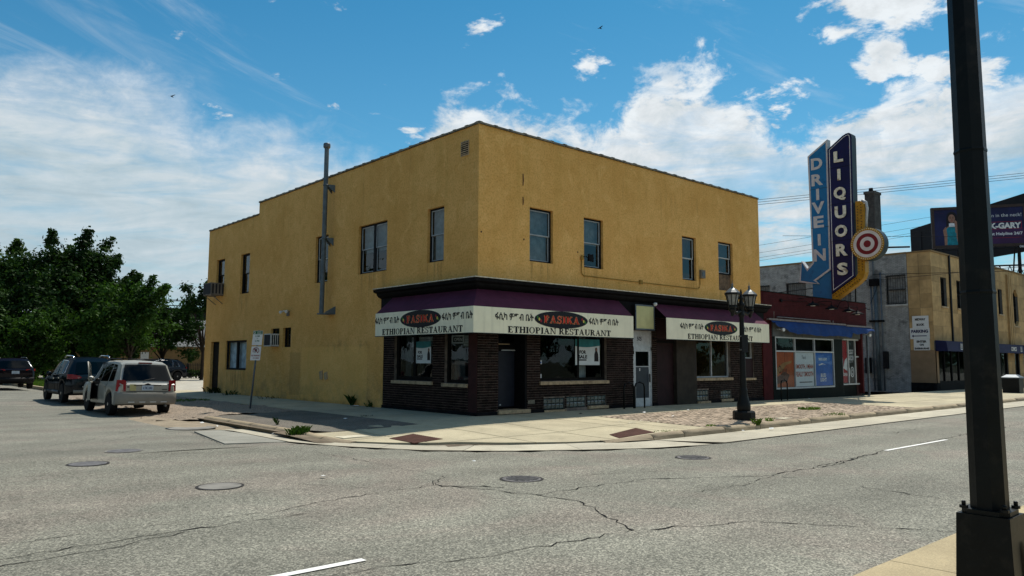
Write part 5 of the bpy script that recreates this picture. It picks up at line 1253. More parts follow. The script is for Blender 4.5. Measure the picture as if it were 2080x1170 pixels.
# red lap boards, each its own
nb = 13; z0_, z1_ = 3.47, 4.62
bp = None
for k in range(nb):
    za, zb_ = z0_+(z1_-z0_)*k/nb, z0_+(z1_-z0_)*(k+1)/nb
    m = MB(); m.add([(15.92, -.045, za), (26.15, -.045, za), (26.15, -.018, zb_), (15.92, -.018, zb_), (15.92, .02, za), (26.15, .02, za)], [(0, 1, 2, 3), (0, 4, 5, 1)]); m.build('lap_board', 'siding_red', lq)
m = MB(); m.box(15.80, 26.15, -.016, .2, 3.4, 4.66); m.box(26.0, 26.15, .2, 7, 0, 4.5); m.box(15.8, 26.15, 7, 7.2, 0, 4.3); m.quad((15.8, .2, 4.2), (26.1, .2, 4.2), (26.1, 7, 4.2), (15.8, 7, 4.2)); m.build('wall', 'siding_red', lq)
m = MB(); m.box(15.78, 26.2, -.06, .24, 4.66, 4.69); m.build('parapet_cap', 'shop_green', lq)
for k in range(44):                         # narrow boards on the left pier
    za = -.1+k*.082
    if k == 0: pr0 = None
    m = MB(); m.add([(15.98, -.035, za), (16.58, -.035, za), (16.58, -.015, za+.082), (15.98, -.015, za+.082), (15.98, .0, za), (16.58, .0, za)], [(0, 1, 2, 3), (0, 4, 5, 1)])
    if pr0 is None: pr0 = m.build('lap_board', 'siding_red', lq)
    else: o = pr0.copy(); COL.objects.link(o); o.parent = lq; ORG[o.name] = ORG[pr0.name]; o.location = pr0.location+Vector((0, 0, k*.082))
m = MB(); m.box(15.8, 16.6, -.0, .3, -.2, 3.4); m.box(15.78, 15.97, -.05, .0, -.2, 3.4); m.build('pier', 'siding_red', lq)
m = MB(); m.box(16.16, 23.5, -.16, -.03, 3.42, 3.50); m.box(23.5, 26.45, -.20, -.03, 3.38, 3.46); m.build('gutter', 'gutter_metal', lq)
m = MB(); m.tube([(16.9, -.12, 3.5), (16.9, -.12, 3.58), (21.9, -.12, 3.58), (21.9, -.12, 3.5)], .03, 6); m.tube([(16.6, -.14, 3.5), (16.6, -.14, 3.72), (16.5, -.2, 3.78)], .018, 6); m.tube([(22.2, -.12, 3.5), (22.2, -.12, 3.62)], .035, 6); m.build('pipework', 'gutter_metal', lq)
# soffit box and rolled, torn canvas
m = MB(); m.box(16.62, 23.4, -.05, .1, 2.72, 3.40); m.box(23.4, 26.4, .25, .4, 2.80, 3.4); m.box(23.4, 26.4, -.1, .25, 3.3, 3.38); m.build('soffit', 'soffit', lq)
cn = MB(); N_ = 56; rq2 = random.Random(9)
for i in range(N_+1):
    x = 16.35+(26.35-16.35)*i/N_
    lowz = 2.84-.025*math.sin(i*.33)-.012*math.sin(i*1.3); 
    if x < 18.0: lowz = 3.22-.34*(x-16.35)/1.65-.03*math.sin(i*1.1)
    if x > 23.7: lowz = 3.10-.10*math.sin((x-23.7)*1.9)-.03*math.sin(i*.9)
    fold = .012*math.sin(i*1.1)+.02*math.sin(i*.37)
    for z, y in ((3.41, -.13), (3.30, -.24+fold*.5), (max(lowz+.10, 3.05), -.33+fold), (lowz, -.36+fold+.02*math.sin(i*3))): cn.v.append((x, y, min(z, 3.41)))
for i in range(N_):
    for k in range(3): q = i*4+k; cn.f.append((q, q+4, q+5, q+1)); cn.mi.append(0); cn.sm.append(True)
cn.build('canvas', 'canvas_blue', lq)
# left window bay
m = MB(); m.box(16.62, 23.3, -.02, .3, -.2, .40); m.box(16.62, 16.84, -.02, .3, .4, 2.72); m.box(22.36, 23.3, -.02, .3, .4, 2.72); m.box(23.22, 23.3, .3, 1.2, -.2, 3.4); m.build('bay_panel', 'shop_green', lq)
m = MB()
for a in ((16.84, 22.36, .40, .47), (16.84, 22.36, 2.66, 2.74), (16.84, 22.36, 2.05, 2.11)): m.box(a[0], a[1], -.035, .06, a[2], a[3])
for x in (16.87, 18.58, 20.43, 22.33): m.box(x-.024, x+.024, -.04, .055, .47, 2.66)
wf = m.build('shop_window', 'white_frame', lq)
xs = [16.905, 18.545, 18.615, 20.395, 20.465, 22.295]
for a, e in zip(xs[::2], xs[1::2]):
    for z0, z1 in ((.47, 2.05), (2.11, 2.66)):
        p = MB(); p.quad((a, .0, z0), (e, .0, z0), (e, .0, z1), (a, .0, z1)); p.build('pane', M['clearglass'], wf)
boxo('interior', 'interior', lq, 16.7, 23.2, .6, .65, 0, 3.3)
def lposter(label, x0, x1, y, m_, z0=.49, z1=2.04):
    t = thing('window_poster', label, 'poster', ((x0+x1)/2, y, z0), 'liquor shop window posters'); boxo('sheet', m_, t, x0+.03, x1-.03, y, y+.004, z0, z1); return t
t = lposter('orange poster of a golden bottle held in a hand', 16.9, 18.55, .02, 'poster_orange')
n0 = (0, -1, 0); ux = (1, 0, 0)
m = MB(); Y = .016
m.poly([(16.95, Y, .98), (17.55, Y, 1.25), (17.55, Y, 1.56), (16.95, Y, 1.30)], 0); m.poly([(17.55, Y, 1.25), (17.80, Y, 1.46), (18.3, Y, 1.56), (18.32, Y, 1.66), (17.82, Y, 1.60), (17.55, Y, 1.56)], 0)
m.poly(ell((17.25, Y, 1.27), ux, .12, .17, n0, .002), 1); m.poly(ell((17.25, Y, 1.27), ux, .07, .11, n0, .003), 0)
m.poly([(16.95, Y+.001, .62), (17.9, Y+.001, .74), (18.1, Y+.001, 1.02), (17.7, Y+.001, 1.18), (17.3, Y+.001, 1.04), (16.95, Y+.001, .92)], 1)
for k in range(4): m.poly([(17.35+k*.13, Y-.002, .80), (17.40+k*.13, Y-.002, .80), (17.5+k*.12, Y-.002, 1.30), (17.44+k*.12, Y-.002, 1.31)], 1)
m.box(17.70, 17.715, Y, Y+.003, .5, 2.03, 1); m.build('picture', ['poster_gold', 'poster_brown'], t)
t = lposter('pale poster with tall rust red lettering', 18.61, 20.40, .02, 'poster_cream')
m = MB(); put_text(m, "Tito's", (19.45, .02, 1.82), ux, .42, .17, n0, 1, .005, shear=.25); put_text(m, 'SMOOTH, I MEAN', (19.5, .02, 1.38), ux, 1.62, .23, n0, 0, .005, bold=.03); put_text(m, 'REALLY SMOOTH', (19.5, .02, 1.05), ux, 1.62, .23, n0, 0, .005, bold=.03); m.quad((18.98, .015, .66), (20.2, .015, .66), (20.2, .015, .70), (18.98, .015, .70), 1); m.build('lettering', ['poster_ink', 'ink'], t)
t = lposter('blue beer poster with white lettering', 20.46, 22.3, .02, 'poster_blue')
m = MB(); put_text(m, 'BUD LIGHT', (21.3, .02, 1.74), ux, .82, .12, n0, 0, .005, bold=.03); put_text(m, 'BUD', (21.3, .02, .98), ux, .52, .18, n0, 0, .005, bold=.04); put_text(m, 'LIGHT', (21.3, .02, .77), ux, .62, .18, n0, 0, .005, bold=.04)
m.poly([(20.85, .016, 1.48), (21.2, .016, 1.55), (21.6, .016, 1.48), (21.3, .016, 1.50), (20.9, .016, 1.44)], 0)
for x in (21.12, 21.42): m.quad((x-.04, .016, 1.16), (x+.04, .016, 1.16), (x+.035, .016, 1.38), (x-.035, .016, 1.38), 1)
mat('poster_blue2', (.025, .13, .40), .5); m.build('lettering', ['pale_ink', 'poster_blue2'], t)
# right bay, set back
m = MB(); m.box(23.3, 26.4, .42, .7, -.2, .45); m.box(25.7, 26.3, .40, .42, -.2, 1.85, 1); m.box(23.3, 23.9, .42, .7, .45, 2.8); m.build('bay_panel', ['shop_green', 'oxblood'], lq)
m = MB()
for a in ((24.0, 26.2, .45, .52), (24.0, 26.4, 2.72, 2.80)): m.box(a[0], a[1], .36, .46, a[2], a[3])
for x in (24.03, 24.82, 25.62): m.box(x-.035, x+.035, .37, .45, .52, 2.72)
m.box(25.65, 26.2, .37, .45, 1.85, 1.92); wf = m.build('shop_window', 'white_frame', lq)
for a, e, z in ((24.065, 24.785, .52), (24.855, 25.585, .52), (25.655, 26.2, 1.92)): p = MB(); p.quad((a, .41, z), (e, .41, z), (e, .41, 2.72), (a, .41, 2.72)); p.build('pane', M['clearglass'], wf)
m = MB(); m.box(23.92, 24.0, .3, .38, -.1, 2.8); m.box(26.38, 26.47, .05, .14, -.1, 3.38); m.build('post', 'galv', lq)
boxo('interior', 'interior', lq, 23.4, 26.3, 1.2, 1.25, 0, 3.3)
t = lposter('red poster with a pale bottle and the word open', 24.06, 24.79, .43, 'poster_red', .56, 2.70)
m = MB(); m.poly([(24.12, .425, 1.05), (24.30, .425, 1.05), (24.30, .425, 1.75), (24.24, .425, 1.95), (24.24, .425, 2.1), (24.16, .425, 2.1), (24.16, .425, 1.95), (24.12, .425, 1.75)], 1); m.poly([(24.3, .424, 1.3), (24.76, .424, 1.15), (24.76, .424, 1.85), (24.5, .424, 1.72)], 0); put_text(m, 'OPEN', (24.5, .43, .98), ux, .46, .17, n0, 0, .006, bold=.03); m.build('lettering', ['pale_ink', 'poster_cream'], t)
t = lposter('black poster with white lettering and a round badge', 24.85, 25.59, .43, 'poster_black', .56, 2.70)
m = MB(); put_text(m, 'FOGGY', (25.2, .43, 2.13), ux, .62, .25, n0, 0, .006, bold=.03); put_text(m, 'GEEZER', (25.2, .43, 1.82), ux, .66, .25, n0, 0, .006, bold=.03); put_text(m, 'HAZY IPA', (25.2, .43, 1.62), ux, .5, .07, n0, 0, .006)
v, f = ring(0, 0, .21, .27, .05, .06, 0, 360, 18); m.add([(25.3+a, .424, 1.1+c) for a, c in v], f, 0); v, f = ring(0, 0, .11, .14, .04, .05, 0, 360, 14); m.add([(25.3+a, .424, 1.1+c) for a, c in v], f, 0); m.quad((24.9, .424, .9), (25.02, .424, .9), (25.02, .424, 1.3), (24.94, .424, 1.35), 0); m.build('lettering', 'pale_ink', t)
for x, y, l_ in ((16.95, -.12, 'white bullet camera under the left end of the blue canvas'), (26.1, .05, 'white bullet camera under the right end of the blue canvas')):
    t = thing('wall_camera', l_, 'camera', (x, y, 3.0)); m = MB(); m.tube([(x-.02, y-.30, 3.0), (x, y-.18, 3.02)], [.075, .06], 10); m.build('camera_body', 'white_sign', t); m = MB(); m.tube([(x, y-.18, 3.02), (x, y+.1, 3.06)], .02, 6); m.build('bracket', 'white_sign', t)
# gooseneck lamps over the parapet
for x, z, l_ in ((19.36, 4.22, 'first gooseneck lamp from the left, below the blue arrow'), (21.2, 4.15, 'flat gooseneck lamp below the navy sign'), (23.0, 4.12, 'gooseneck lamp with the high looped arm'), (23.95, 4.02, 'rightmost gooseneck lamp on the red parapet')):
    t = thing('gooseneck_lamp', 'dark '+l_, 'lamp', (x, -.02, 4.6), 'gooseneck lamps above the liquor shop')
    m = MB(); m.tube([(x-.16, -.05, z+.15), (x-.16, -.2, z+.42), (x-.10, -.42, z+.52), (x-.02, -.54, z+.40), (x, -.55, z+.12)] if 'looped' in l_ else [(x-.3, -.05, z+.30), (x-.2, -.3, z+.34), (x, -.55, z+.32), (x, -.55, z+.12)], .017, 8); m.build('arm', 'black_trim', t)
    m = MB(); m.lathe([(.04, .16), (.06, .10), (.16, .06), (.30, -.02), (.31, -.04)], (x, -.55, z), 16); m.build('shade', 'black_trim', t); m = MB(); m.lathe([(.10, -.06), (.12, -.035)], (x, -.55, z), 10); m.build('lamp', 'white_sign', t)
t = thing('wall_cable', 'black cable looping along the red parapet under the lamps', 'cable', (20, -.05, 4.3))
m = MB(); P_ = [(17.4, 4.33), (18.2, 4.36), (19.0, 4.36), (19.6, 4.44), (20.4, 4.25), (20.8, 4.40), (21.6, 4.34), (22.3, 4.28), (22.6, 4.40), (24.2, 4.15), (25.2, 4.2), (26.2, 4.45)]
m.tube([(x, -.065, z) for x, z in P_], .012, 5); m.lathe([(.07, -.0), (.07, -.08)], (17.35, -.05, 4.33), 8, axis='y'); m.build('cable', 'black_trim', t)

# ------------------------------------------------------------------ tall neon sign on its roof
SX = 22.9
sg = thing('roof_sign', 'tall blue and navy drive in roof sign with yellow bulb arrow and bullseye', 'sign', (SX, .7, 4.3))
def inset(P_, d):
    n = len(P_); ar = sum(P_[i][0]*P_[(i+1) % n][1]-P_[(i+1) % n][0]*P_[i][1] for i in range(n)); s = 1 if ar > 0 else -1; out = []
    for i in range(n):
        a, p, c = Vector(P_[i-1]), Vector(P_[i]), Vector(P_[(i+1) % n]); d1 = (p-a).normalized(); d2 = (c-p).normalized()
        n1 = Vector((-d1.y, d1.x))*s; n2 = Vector((-d2.y, d2.x))*s; b_ = n1+n2
        q = 1+n1.dot(n2); out.append(tuple(p+b_*(d/q if q > .3 else d)))
    return out
def yz(P_, x): return [(x, y, z) for y, z in P_]
arrow = [(1.24, 12.19), (.17, 12.87), (.22, 6.22), (1.02, 5.72), (.85, 5.53), (1.92, 5.70), (1.75, 6.79), (1.45, 6.36), (1.17, 6.64)]
m = MB(); m.prism(yz(arrow, SX), (.34, 0, 0)); m.build('arrow_panel', 'sign_white', sg)
m = MB(); m.prism(yz(inset(arrow, .085), SX-.006), (.008, 0, 0)); m.build('arrow_face', 'arrow_blue', sg)
for z_ in (10.4, 8.4):
    m = MB(); m.box(SX-.0125, SX-.0062, .245, 1.155, z_, z_+.018); m.build('panel_seam', 'sign_edge', sg)
for z_ in (11.3, 9.45, 7.6):
    m = MB(); m.box(SX-.0575, SX-.0505, -.98, .09, z_, z_+.016); m.build('panel_seam', 'black_trim', sg)
m = MB(); m.box(SX+.08, SX+.30, .26, 1.24, 4.2, 6.3); m.build('sign_base', 'arrow_blue', sg)
liq = [(.155, 12.32), (-.62, 12.86), (-.80, 12.94), (-.96, 12.95), (-1.06, 12.86), (-1.085, 12.70), (-.99, 5.76), (.20, 4.99)]
m = MB(); m.prism(yz(liq, SX-.05), (.5, 0, 0), 0, 1); m.build('name_panel', ['liquor_navy', 'sign_edge'], sg)
m = MB(); o1, i1 = inset(liq, .085), inset(liq, .115); k = len(liq); m.add(yz(o1, SX-.056)+yz(i1, SX-.056), [(i, (i+1) % k, (i+1) % k+k, i+k) for i in range(k)]); m.build('neon_border', 'pale_ink', sg)
uy = (0, -1, 0); nx = (-1, 0, 0)
for ch, z, w_, h in (('D', 11.72, .60, .60), ('R', 10.88, .60, .60), ('I', 10.12, .15, .58), ('V', 9.42, .66, .62), ('E', 8.70, .54, .60), ('I', 7.78, .15, .58), ('N', 7.00, .62, .62)):
    m = MB(); put_text(m, ch, (SX-.006, .76, z), uy, w_, h, nx, 0, .004, bold=.036, thick=.012); m.build('letter', 'sign_white', sg)
for ch, z, w_, h in (('L', 11.84, .46, .56), ('I', 10.92, .15, .56), ('Q', 9.95, .60, .68), ('U', 9.02, .56, .62), ('O', 8.08, .60, .60), ('R', 7.13, .58, .60), ('S', 6.18, .52, .62)):
    m = MB(); put_text(m, ch, (SX-.05, -.415, z), uy, w_, h, nx, 0, .03, bold=.042, thick=.05); m.build('letter', 'letter_cream', sg)
yl = [(-1.12, 9.46), (-1.34, 9.46), (-1.50, 9.30), (-1.52, 9.0), (-1.46, 5.95), (-1.36, 5.66), (-1.10, 5.42), (.06, 4.66), (.21, 4.70), (.21, 4.95), (-1.0, 5.73), (-1.11, 5.9)]
m = MB(); m.prism(yz(yl, SX+.0), (.42, 0, 0)); m.build('bulb_arrow', 'bulb_yellow', sg)
m = MB(); m.tube([(SX+.2, -1.50, 8.2), (SX+.2, -1.60, 9.1), (SX+.2, -1.55, 9.38), (SX+.2, -1.36, 9.52)], .07, 8); m.build('tube', 'sign_white', sg)
m = MB()
def sockets(p0, p1, n, off):
    a, c = Vector(p0), Vector(p1); d = (c-a).normalized(); nn = Vector((-d.y, d.x))
    for i in range(n):
        for s in (-off, off): q = a.lerp(c, (i+.5)/n)+nn*s+d*(.04 if s > 0 else -.04); m.lathe([(.032, -.006), (.026, -.012)], (SX-.001, q.x, q.y), 6, axis='x')
sockets((-1.30, 9.3), (-1.25, 5.95), 24, .085); sockets((-1.16, 5.68), (.10, 4.84), 11, .075); kind(m.build('socket', 'socket', sg), 'stuff')
TC = (SX-.16, -1.68, 7.28)
m = MB(); m.lathe([(.80, 0), (.80, .5)], TC, 40, 0, axis='x'); m.build('bullseye_case', 'sign_edge', sg, sharp=40)
m = MB()
for r0, r1, mi, l in ((.80, .67, 0, 0), (.67, .52, 1, 0), (.52, .345, 2, 0), (.345, .175, 1, 0), (.175, 0.001, 2, 0)):
    v, f = ring(0, 0, r0, r0*.985, r0-r1, (r0-r1)*.985, 0, 360, 40); m.add([(TC[0]-.004, TC[1]-a, TC[2]+c) for a, c in v], [q[::-1] for q in f], mi)
m.build('bullseye_face', ['bulb_yellow', 'target_white', 'target_red'], sg)
m = MB()
for i in range(44): a = 2*math.pi*i/44; m.lathe([(.028, 0), (.026, -.03), (.012, -.05)], (TC[0]-.005, TC[1]+.735*math.cos(a), TC[2]+.735*math.sin(a)), 6, axis='x')
kind(m.build('bulb', 'bulb', sg), 'stuff')
m = MB()
for y, z0, z1, dx_ in ((-.9, 8.6, 4.6, 4), (.4, 9.5, 4.3, 5), (.9, 8.5, 4.3, 4)): m.tube([(SX+.4, y, z0), (SX+.4+dx_*.6, y+1.2, z1-.2)], .035, 6)
m.build('stay', 'black_iron', sg)

# ------------------------------------------------------------------ grey brick and sandstone building with bookshop
def brickpat(name, base, mortar, w_, h_, ax):
    m_ = M[base].copy(); m_.name = name; t_ = m_.node_tree; bb = NB(t_); pr = t_.nodes['Principled BSDF']
    p = bb.n('ShaderNodeNewGeometry').outputs['Position']; x, y, z = bb.sep(p)
    br = bb.n('ShaderNodeTexBrick'); bb.put(br.inputs['Vector'], bb.comb(y if ax == 'y' else x, z, 0.)); br.inputs['Scale'].default_value = 1.
    br.inputs['Brick Width'].default_value = w_; br.inputs['Row Height'].default_value = h_; br.inputs['Mortar Size'].default_value = .012; br.inputs['Mortar Smooth'].default_value = .2
    old = pr.inputs['Base Color'].links[0].from_socket
    br.inputs['Color1'].default_value = (.84, .84, .84, 1); br.inputs['Color2'].default_value = (1.08, 1.08, 1.08, 1); br.inputs['Mortar'].default_value = (.62, .62, .62, 1)
    bb.put(pr.inputs['Base Color'], bb.mix(1., old, br.outputs['Color'], 'MULTIPLY'))
    bp = bb.n('ShaderNodeBump'); bp.inputs['Strength'].default_value = .8; bp.inputs['Distance'].default_value = .015; bp.invert = True
    bb.put(bp.inputs['Height'], br.outputs['Fac']); bb.put(pr.inputs['Normal'], bp.outputs[0]); M[name] = m_; return m_
brickpat('painted_brick_wall', 'painted_brick', None, .225, .075, 'y'); brickpat('chimney_wall', 'chimney_brick', None, .225, .075, 'y')
GX, GY, GT = 36.4, .3, 8.5
gb_ = thing('bookshop_building', 'two storey grey painted brick building with a sandstone street front', 'building', (GX, GY, -.1))
gops = [(1.82, 3.02, 5.3, 7.18), (5.3, 6.6, 5.2, 7.15), (8.45, 9.9, 5.2, 7.18), (11.2, 12.7, 5.2, 7.15), (14.5, 16, 5.2, 7.15), (18, 19.5, 5.2, 7.15)]
m = MB(); wall(m, 'y', GX, 1.72, 40, -.3, GT, gops, .2); m.quad((GX, 40, -.3), (GX, 40, GT), (75, 40, GT), (75, 40, -.3)); m.quad((GX+.3, GY+.3, GT-.3), (75, GY+.3, GT-.3), (75, 40, GT-.3), (GX+.3, 40, GT-.3)); m.build('side_wall', M['painted_brick_wall'], gb_)
m = MB(); m.box(GX-.05, GX+.3, 1.70, 40, GT, GT+.10); m.box(GX-.06, 75, GY-.08, GY+.3, GT, GT+.09); m.box(GX-.06, GX+.3, GY+.3, 1.7, GT, GT+.09); m.build('coping', 'lap_siding', gb_)
for (a, e, z0, z1) in gops:
    m = MB(); m.quad((GX+.18, a, z0), (GX+.18, e, z0), (GX+.18, e, z1), (GX+.18, a, z1), 0); wo = m.build('window', 'blind_pale', gb_)
    m = MB()
    for z in (z0, (z0+z1)/2-.02, z1-.06): m.box(GX+.10, GX+.15, a, e, z, z+.06)
    for y in (a, e-.06): m.box(GX+.10, GX+.15, y, y+.06, z0, z1)
    m.build('frame', 'dark_frame', wo)
    m = MB(); nb_ = int((e-a)/.15)
    for i in range(nb_+1): y = a+.02+(e-a-.04)*i/nb_; m.tube([(GX-.04, y, z0-.03), (GX-.04, y, z1+.03)], .013, 5, cap=False)
    for z in (z0+.1, (z0+z1)/2, z1-.1): m.box(GX-.05, GX-.03, a-.05, e+.05, z, z+.03)
    m.build('security_bars', 'bars', wo)
    m = MB(); m.box(GX-.06, GX+.1, a-.08, e+.08, z0-.12, z0-.01); m.build('sill', 'painted_brick', wo)
# sandstone blocks
sops = [(37.9, 38.95, 5.15, 7.0), (40.75, 41.8, 5.15, 7.0), (43.6, 44.6, 5.15, 7.0), (46.4, 47.4, 5.15, 7.0), (49.2, 50.2, 5.15, 7.0), (52.6, 54.0, 4.4, 7.2), (56.2, 57.2, 5.15, 7.0), (59.2, 60.2, 5.15, 7.0)]
shop_ops = [(36.95, 44.6, -.2, 2.95), (46.6, 50.8, -.2, 2.95), (52.4, 53.6, -.2, 2.95), (54.6, 60, -.2, 2.95)]
m = MB(); wall(m, 'x', GY+.02, GX+.02, 75, -.3, GT, sops+shop_ops, .3); wall(m, 'y', GX+.02, GY+.02, 1.73, -.3, GT, [], .1); m.quad((75, GY, -.3), (75, 40, -.3), (75, 40, GT), (75, GY, GT)); m.build('front_wall', 'painted_mortar', gb_)
def blocks(ax, u0, u1, z0, z1, bw, bh, ops, c):
    z = z0; r = 0
    while z < z1-.05:
        zt_ = min(z1, z+bh); cuts = sorted({u0, u1, *[v for o in ops if o[2] < zt_-.02 and o[3] > z+.02 for v in o[:2]]})
        for a, e in zip(cuts[:-1], cuts[1:]):
            zz0, zz1 = z, zt_
            hit = [o for o in ops if o[0] < (a+e)/2 < o[1] and o[2] < zt_-.02 and o[3] > z+.02]
            k = max(1, round((e-a)/bw))
            if hit:
                o = hit[0]
                if o[2]-z > .1: zz1 = o[2]
                elif zt_-o[3] > .1: zz0 = o[3]
                else: continue
            for i in range(k):
                q = MB(); s0, s1 = a+(e-a)*i/k+.008, a+(e-a)*(i+1)/k-.008; d0 = random.uniform(-.012, .0)
                bxp(q, ax, c, s0, s1, zz0+.006, zz1-.006, d0, .03); q.build('stone_block', 'sandstone', gb_)
        z = zt_; r += 1
blocks('x', 36.4, 56.0, 2.95, GT, 1.5, .926, sops, GY)
blocks('y', .32, 1.70, 2.36, GT, .70, .88, [], GX)
blocks('x', 44.6, 46.6, -.1, 2.95, 1.0, .9, [], GY); blocks('x', 50.8, 52.4, -.1, 2.95, .8, .9, [], GY); blocks('x', 53.6, 54.6, -.1, 2.95, 1., .9, [], GY)
m = MB(); m.box(GX-.02, GX+.2, .28, 1.72, .36, 2.36); m.box(GX+.02, 36.95, GY-.02, GY+.2, .36, 2.36); m.build('rendered_pier', 'tan_render', gb_); m = MB(); m.box(GX-.04, GX+.2, .26, 1.74, -.3, .36); m.box(GX+.02, 36.95, GY-.05, GY+.2, -.3, .36); m.build('pier_base', 'plinth', gb_)
m = MB(); m.box(39.40, 39.56, GY-.10, GY-.02, 2.9, GT+.05); m.build('downpipe', 'dark_frame', gb_)
for x in (51.2, 51.6, 52.0): m = MB(); m.box(x, x+.26, GY-.14, GY, 2.95, GT-.3); m.build('pilaster_rib', 'sandstone', gb_)
for (a, e, z0, z1) in sops:
    m = MB(); m.quad((a, GY+.22, z0), (e, GY+.22, z0), (e, GY+.22, z1), (a, GY+.22, z1)); wo = m.build('window', M['shopglass'], gb_); m = MB()
    for q in ((a, e, z0, z0+.06), (a, e, z1-.06, z1), (a, a+.06, z0, z1), (e-.06, e, z0, z1), (a, e, (z0+z1)/2, (z0+z1)/2+.05)): m.box(q[0], q[1], GY+.16, GY+.23, q[2], q[3])
    m.build('frame', 'dark_frame', wo); m = MB(); m.box(a-.06, e+.06, GY-.08, GY+.1, z0-.10, z0); m.build('sill', 'limestone', wo); m = MB(); m.quad((a+.06, GY+.5, z0), (e-.06, GY+.5, z0), (e-.06, GY+.5, z1), (a+.06, GY+.5, z1)); m.build('blind', 'blind_dark', wo)
m = MB()
for s in (-1, 1): m.prism([(53.3+s*.7, GY-.02, 7.2), (53.3+s*.7, GY-.02, 6.7), (53.3+s*.18, GY-.02, 7.2)], (0, .2, 0)); m.prism([(53.3+s*.7, GY-.02, 4.4), (53.3+s*.7, GY-.02, 4.8), (53.3+s*.25, GY-.02, 4.4)], (0, .2, 0))
m.build('arch_stone', 'sandstone', gb_)
# shopfront glass with leaning posters behind, mullions
for x0, x1 in ((36.95, 44.6), (46.6, 50.8), (52.4, 53.6), (54.6, 60)):
    m = MB(); m.box(x0, x1, GY+.1, GY+.3, -.2, .45); m.box(x0, x1, GY+.05, GY+.3, 2.75, 2.95); k = max(1, int((x1-x0)/1.15))
    for i in range(k+1): x = x0+(x1-x0)*i/k; m.box(x-.05, x+.05, GY+.08, GY+.2, .45, 2.75)
    so_ = m.build('shopfront', 'black_trim', gb_)
    for i in range(k):
        a = x0+(x1-x0)*i/k+.05; e = x0+(x1-x0)*(i+1)/k-.05; p = MB(); p.quad((a, GY+.14, .45), (e, GY+.14, .45), (e, GY+.14, 2.75), (a, GY+.14, 2.75)); p.build('pane', M['shopglass'], so_)
    boxo('interior', 'interior', so_, x0, x1, GY+1.5, GY+1.55, -.2, 2.9)
# awnings, lettering, signs
for x0, x1, words, l_ in ((36.5, 44.9, (('BOOKS', 40.75, 1.25), ('CARDS', 43.4, 1.1)), 'navy canvas shop awning at the sandstone corner reading books'), (46.4, 52.2, (('COMICS', 49.6, 1.25),), 'navy canvas shop awning reading comics beyond the big pole'), (52.5, 60, (('GAMES', 55.5, 1.3),), 'navy canvas shop awning running off the right edge')):
    t = thing('shop_awning', l_, 'awning', ((x0+x1)/2, GY, 2.3), 'bookshop awnings')
    m = MB(); m.add([(x0, GY-.02, 2.98), (x1, GY-.02, 2.98), (x1, GY-.65, 2.90), (x0, GY-.65, 2.90), (x0, GY-.72, 2.30), (x1, GY-.72, 2.30), (x0, GY-.02, 2.30), (x1, GY-.02, 2.30)], [(0, 1, 2, 3), (3, 2, 5, 4), (0, 3, 4, 6), (1, 7, 5, 2)]); m.build('canopy', 'navy_canvas', t)
    m = MB()
    for w_, x, wd in words: put_text(m, w_, (x, GY-.69, 2.60), ux, wd, .30, (0, -1, 0), 0, .03, fn=glyphs, bold=.03)
    for x in ([38.9, 42.2] if x0 < 40 else [51.4] if x0 < 50 else [57.2]):
        for a in ((x-.2, x+.2, 2.42, 2.46), (x-.2, x-.15, 2.46, 2.8), (x+.15, x+.2, 2.46, 2.8), (x-.04, x+.04, 2.5, 2.8)): m.quad((a[0], GY-.725, a[2]), (a[1], GY-.725, a[2]), (a[1], GY-.715, a[3]), (a[0], GY-.715, a[3]))
    m.build('lettering', 'white_sign', t)
for y0, y1, z0, z1, rows, l_ in ((1.50, .55, 3.745, 4.50, (('MIDWAY', 4.28, .62, .15), ('BOOK', 3.95, .46, .15)), 'topmost white board of the parking sign on the sandstone corner'), (1.66, .52, 3.06, 3.74, (('PARKING', 3.54, .98, .20),), 'wide white middle board reading parking with an arrow'), (1.47, .54, 2.36, 3.055, (('ENTER', 2.90, .58, .14), ('ON', 2.70, .24, .13), ('SHERBURNE', 2.47, .84, .12)), 'lowest white board of the parking sign, reading enter on')):
    t = thing('wall_sign', l_, 'sign', (GX, 1, z0), 'white parking boards on the sandstone corner'); boxo('board', 'white_sign', t, GX-.06, GX-.03, y1, y1+(y0-y1), z0, z1)
    m = MB(); yc = (y0+y1)/2
    for w_, z, wd, h in rows: put_text(m, w_, (GX-.06, yc, z), uy, wd, h, nx, 0, .003, bold=.055)
    if 'arrow' in l_: m.poly([(GX-.064, yc+.48, 3.25), (GX-.064, yc+.36, 3.34), (GX-.064, yc+.36, 3.275), (GX-.064, yc-.40, 3.275), (GX-.064, yc-.40, 3.225), (GX-.064, yc+.36, 3.225), (GX-.064, yc+.36, 3.16)])
    m.build('lettering', 'poster_black' if 'arrow' not in l_ else 'liquor_navy', t)
t = thing('chimney', 'tall square weathered brick chimney behind the bullseye sign', 'chimney', (37.1, 3.9, 8)); m = MB(); m.box(36.62, 37.6, 3.62, 4.24, 8.3, 12.75); m.build('stack', M['chimney_wall'], t); m = MB(); m.box(36.57, 37.65, 3.57, 4.29, 12.75, 12.92); m.build('cap', 'chimney_brick', t); m = MB(); m.lathe([(.16, 12.9), (.13, 13.25)], (37.2, 4.05, 0), 10); m.build('flue', 'black_trim', t)
t = thing('service_mast', 'bundle of pale steel conduits climbing the grey wall beside the liquor shop', 'conduit', (36.2, 3.6, -.1))
for y, r, top, mi in ((3.62, .115, 6.6, 'pipe_grey'), (3.28, .05, 7.4, 'galv'), (3.9, .045, 7.0, 'galv')): m = MB(); m.tube([(36.22, y, -.2), (36.22, y, top)], r, 10); m.build('pipe', mi, t)
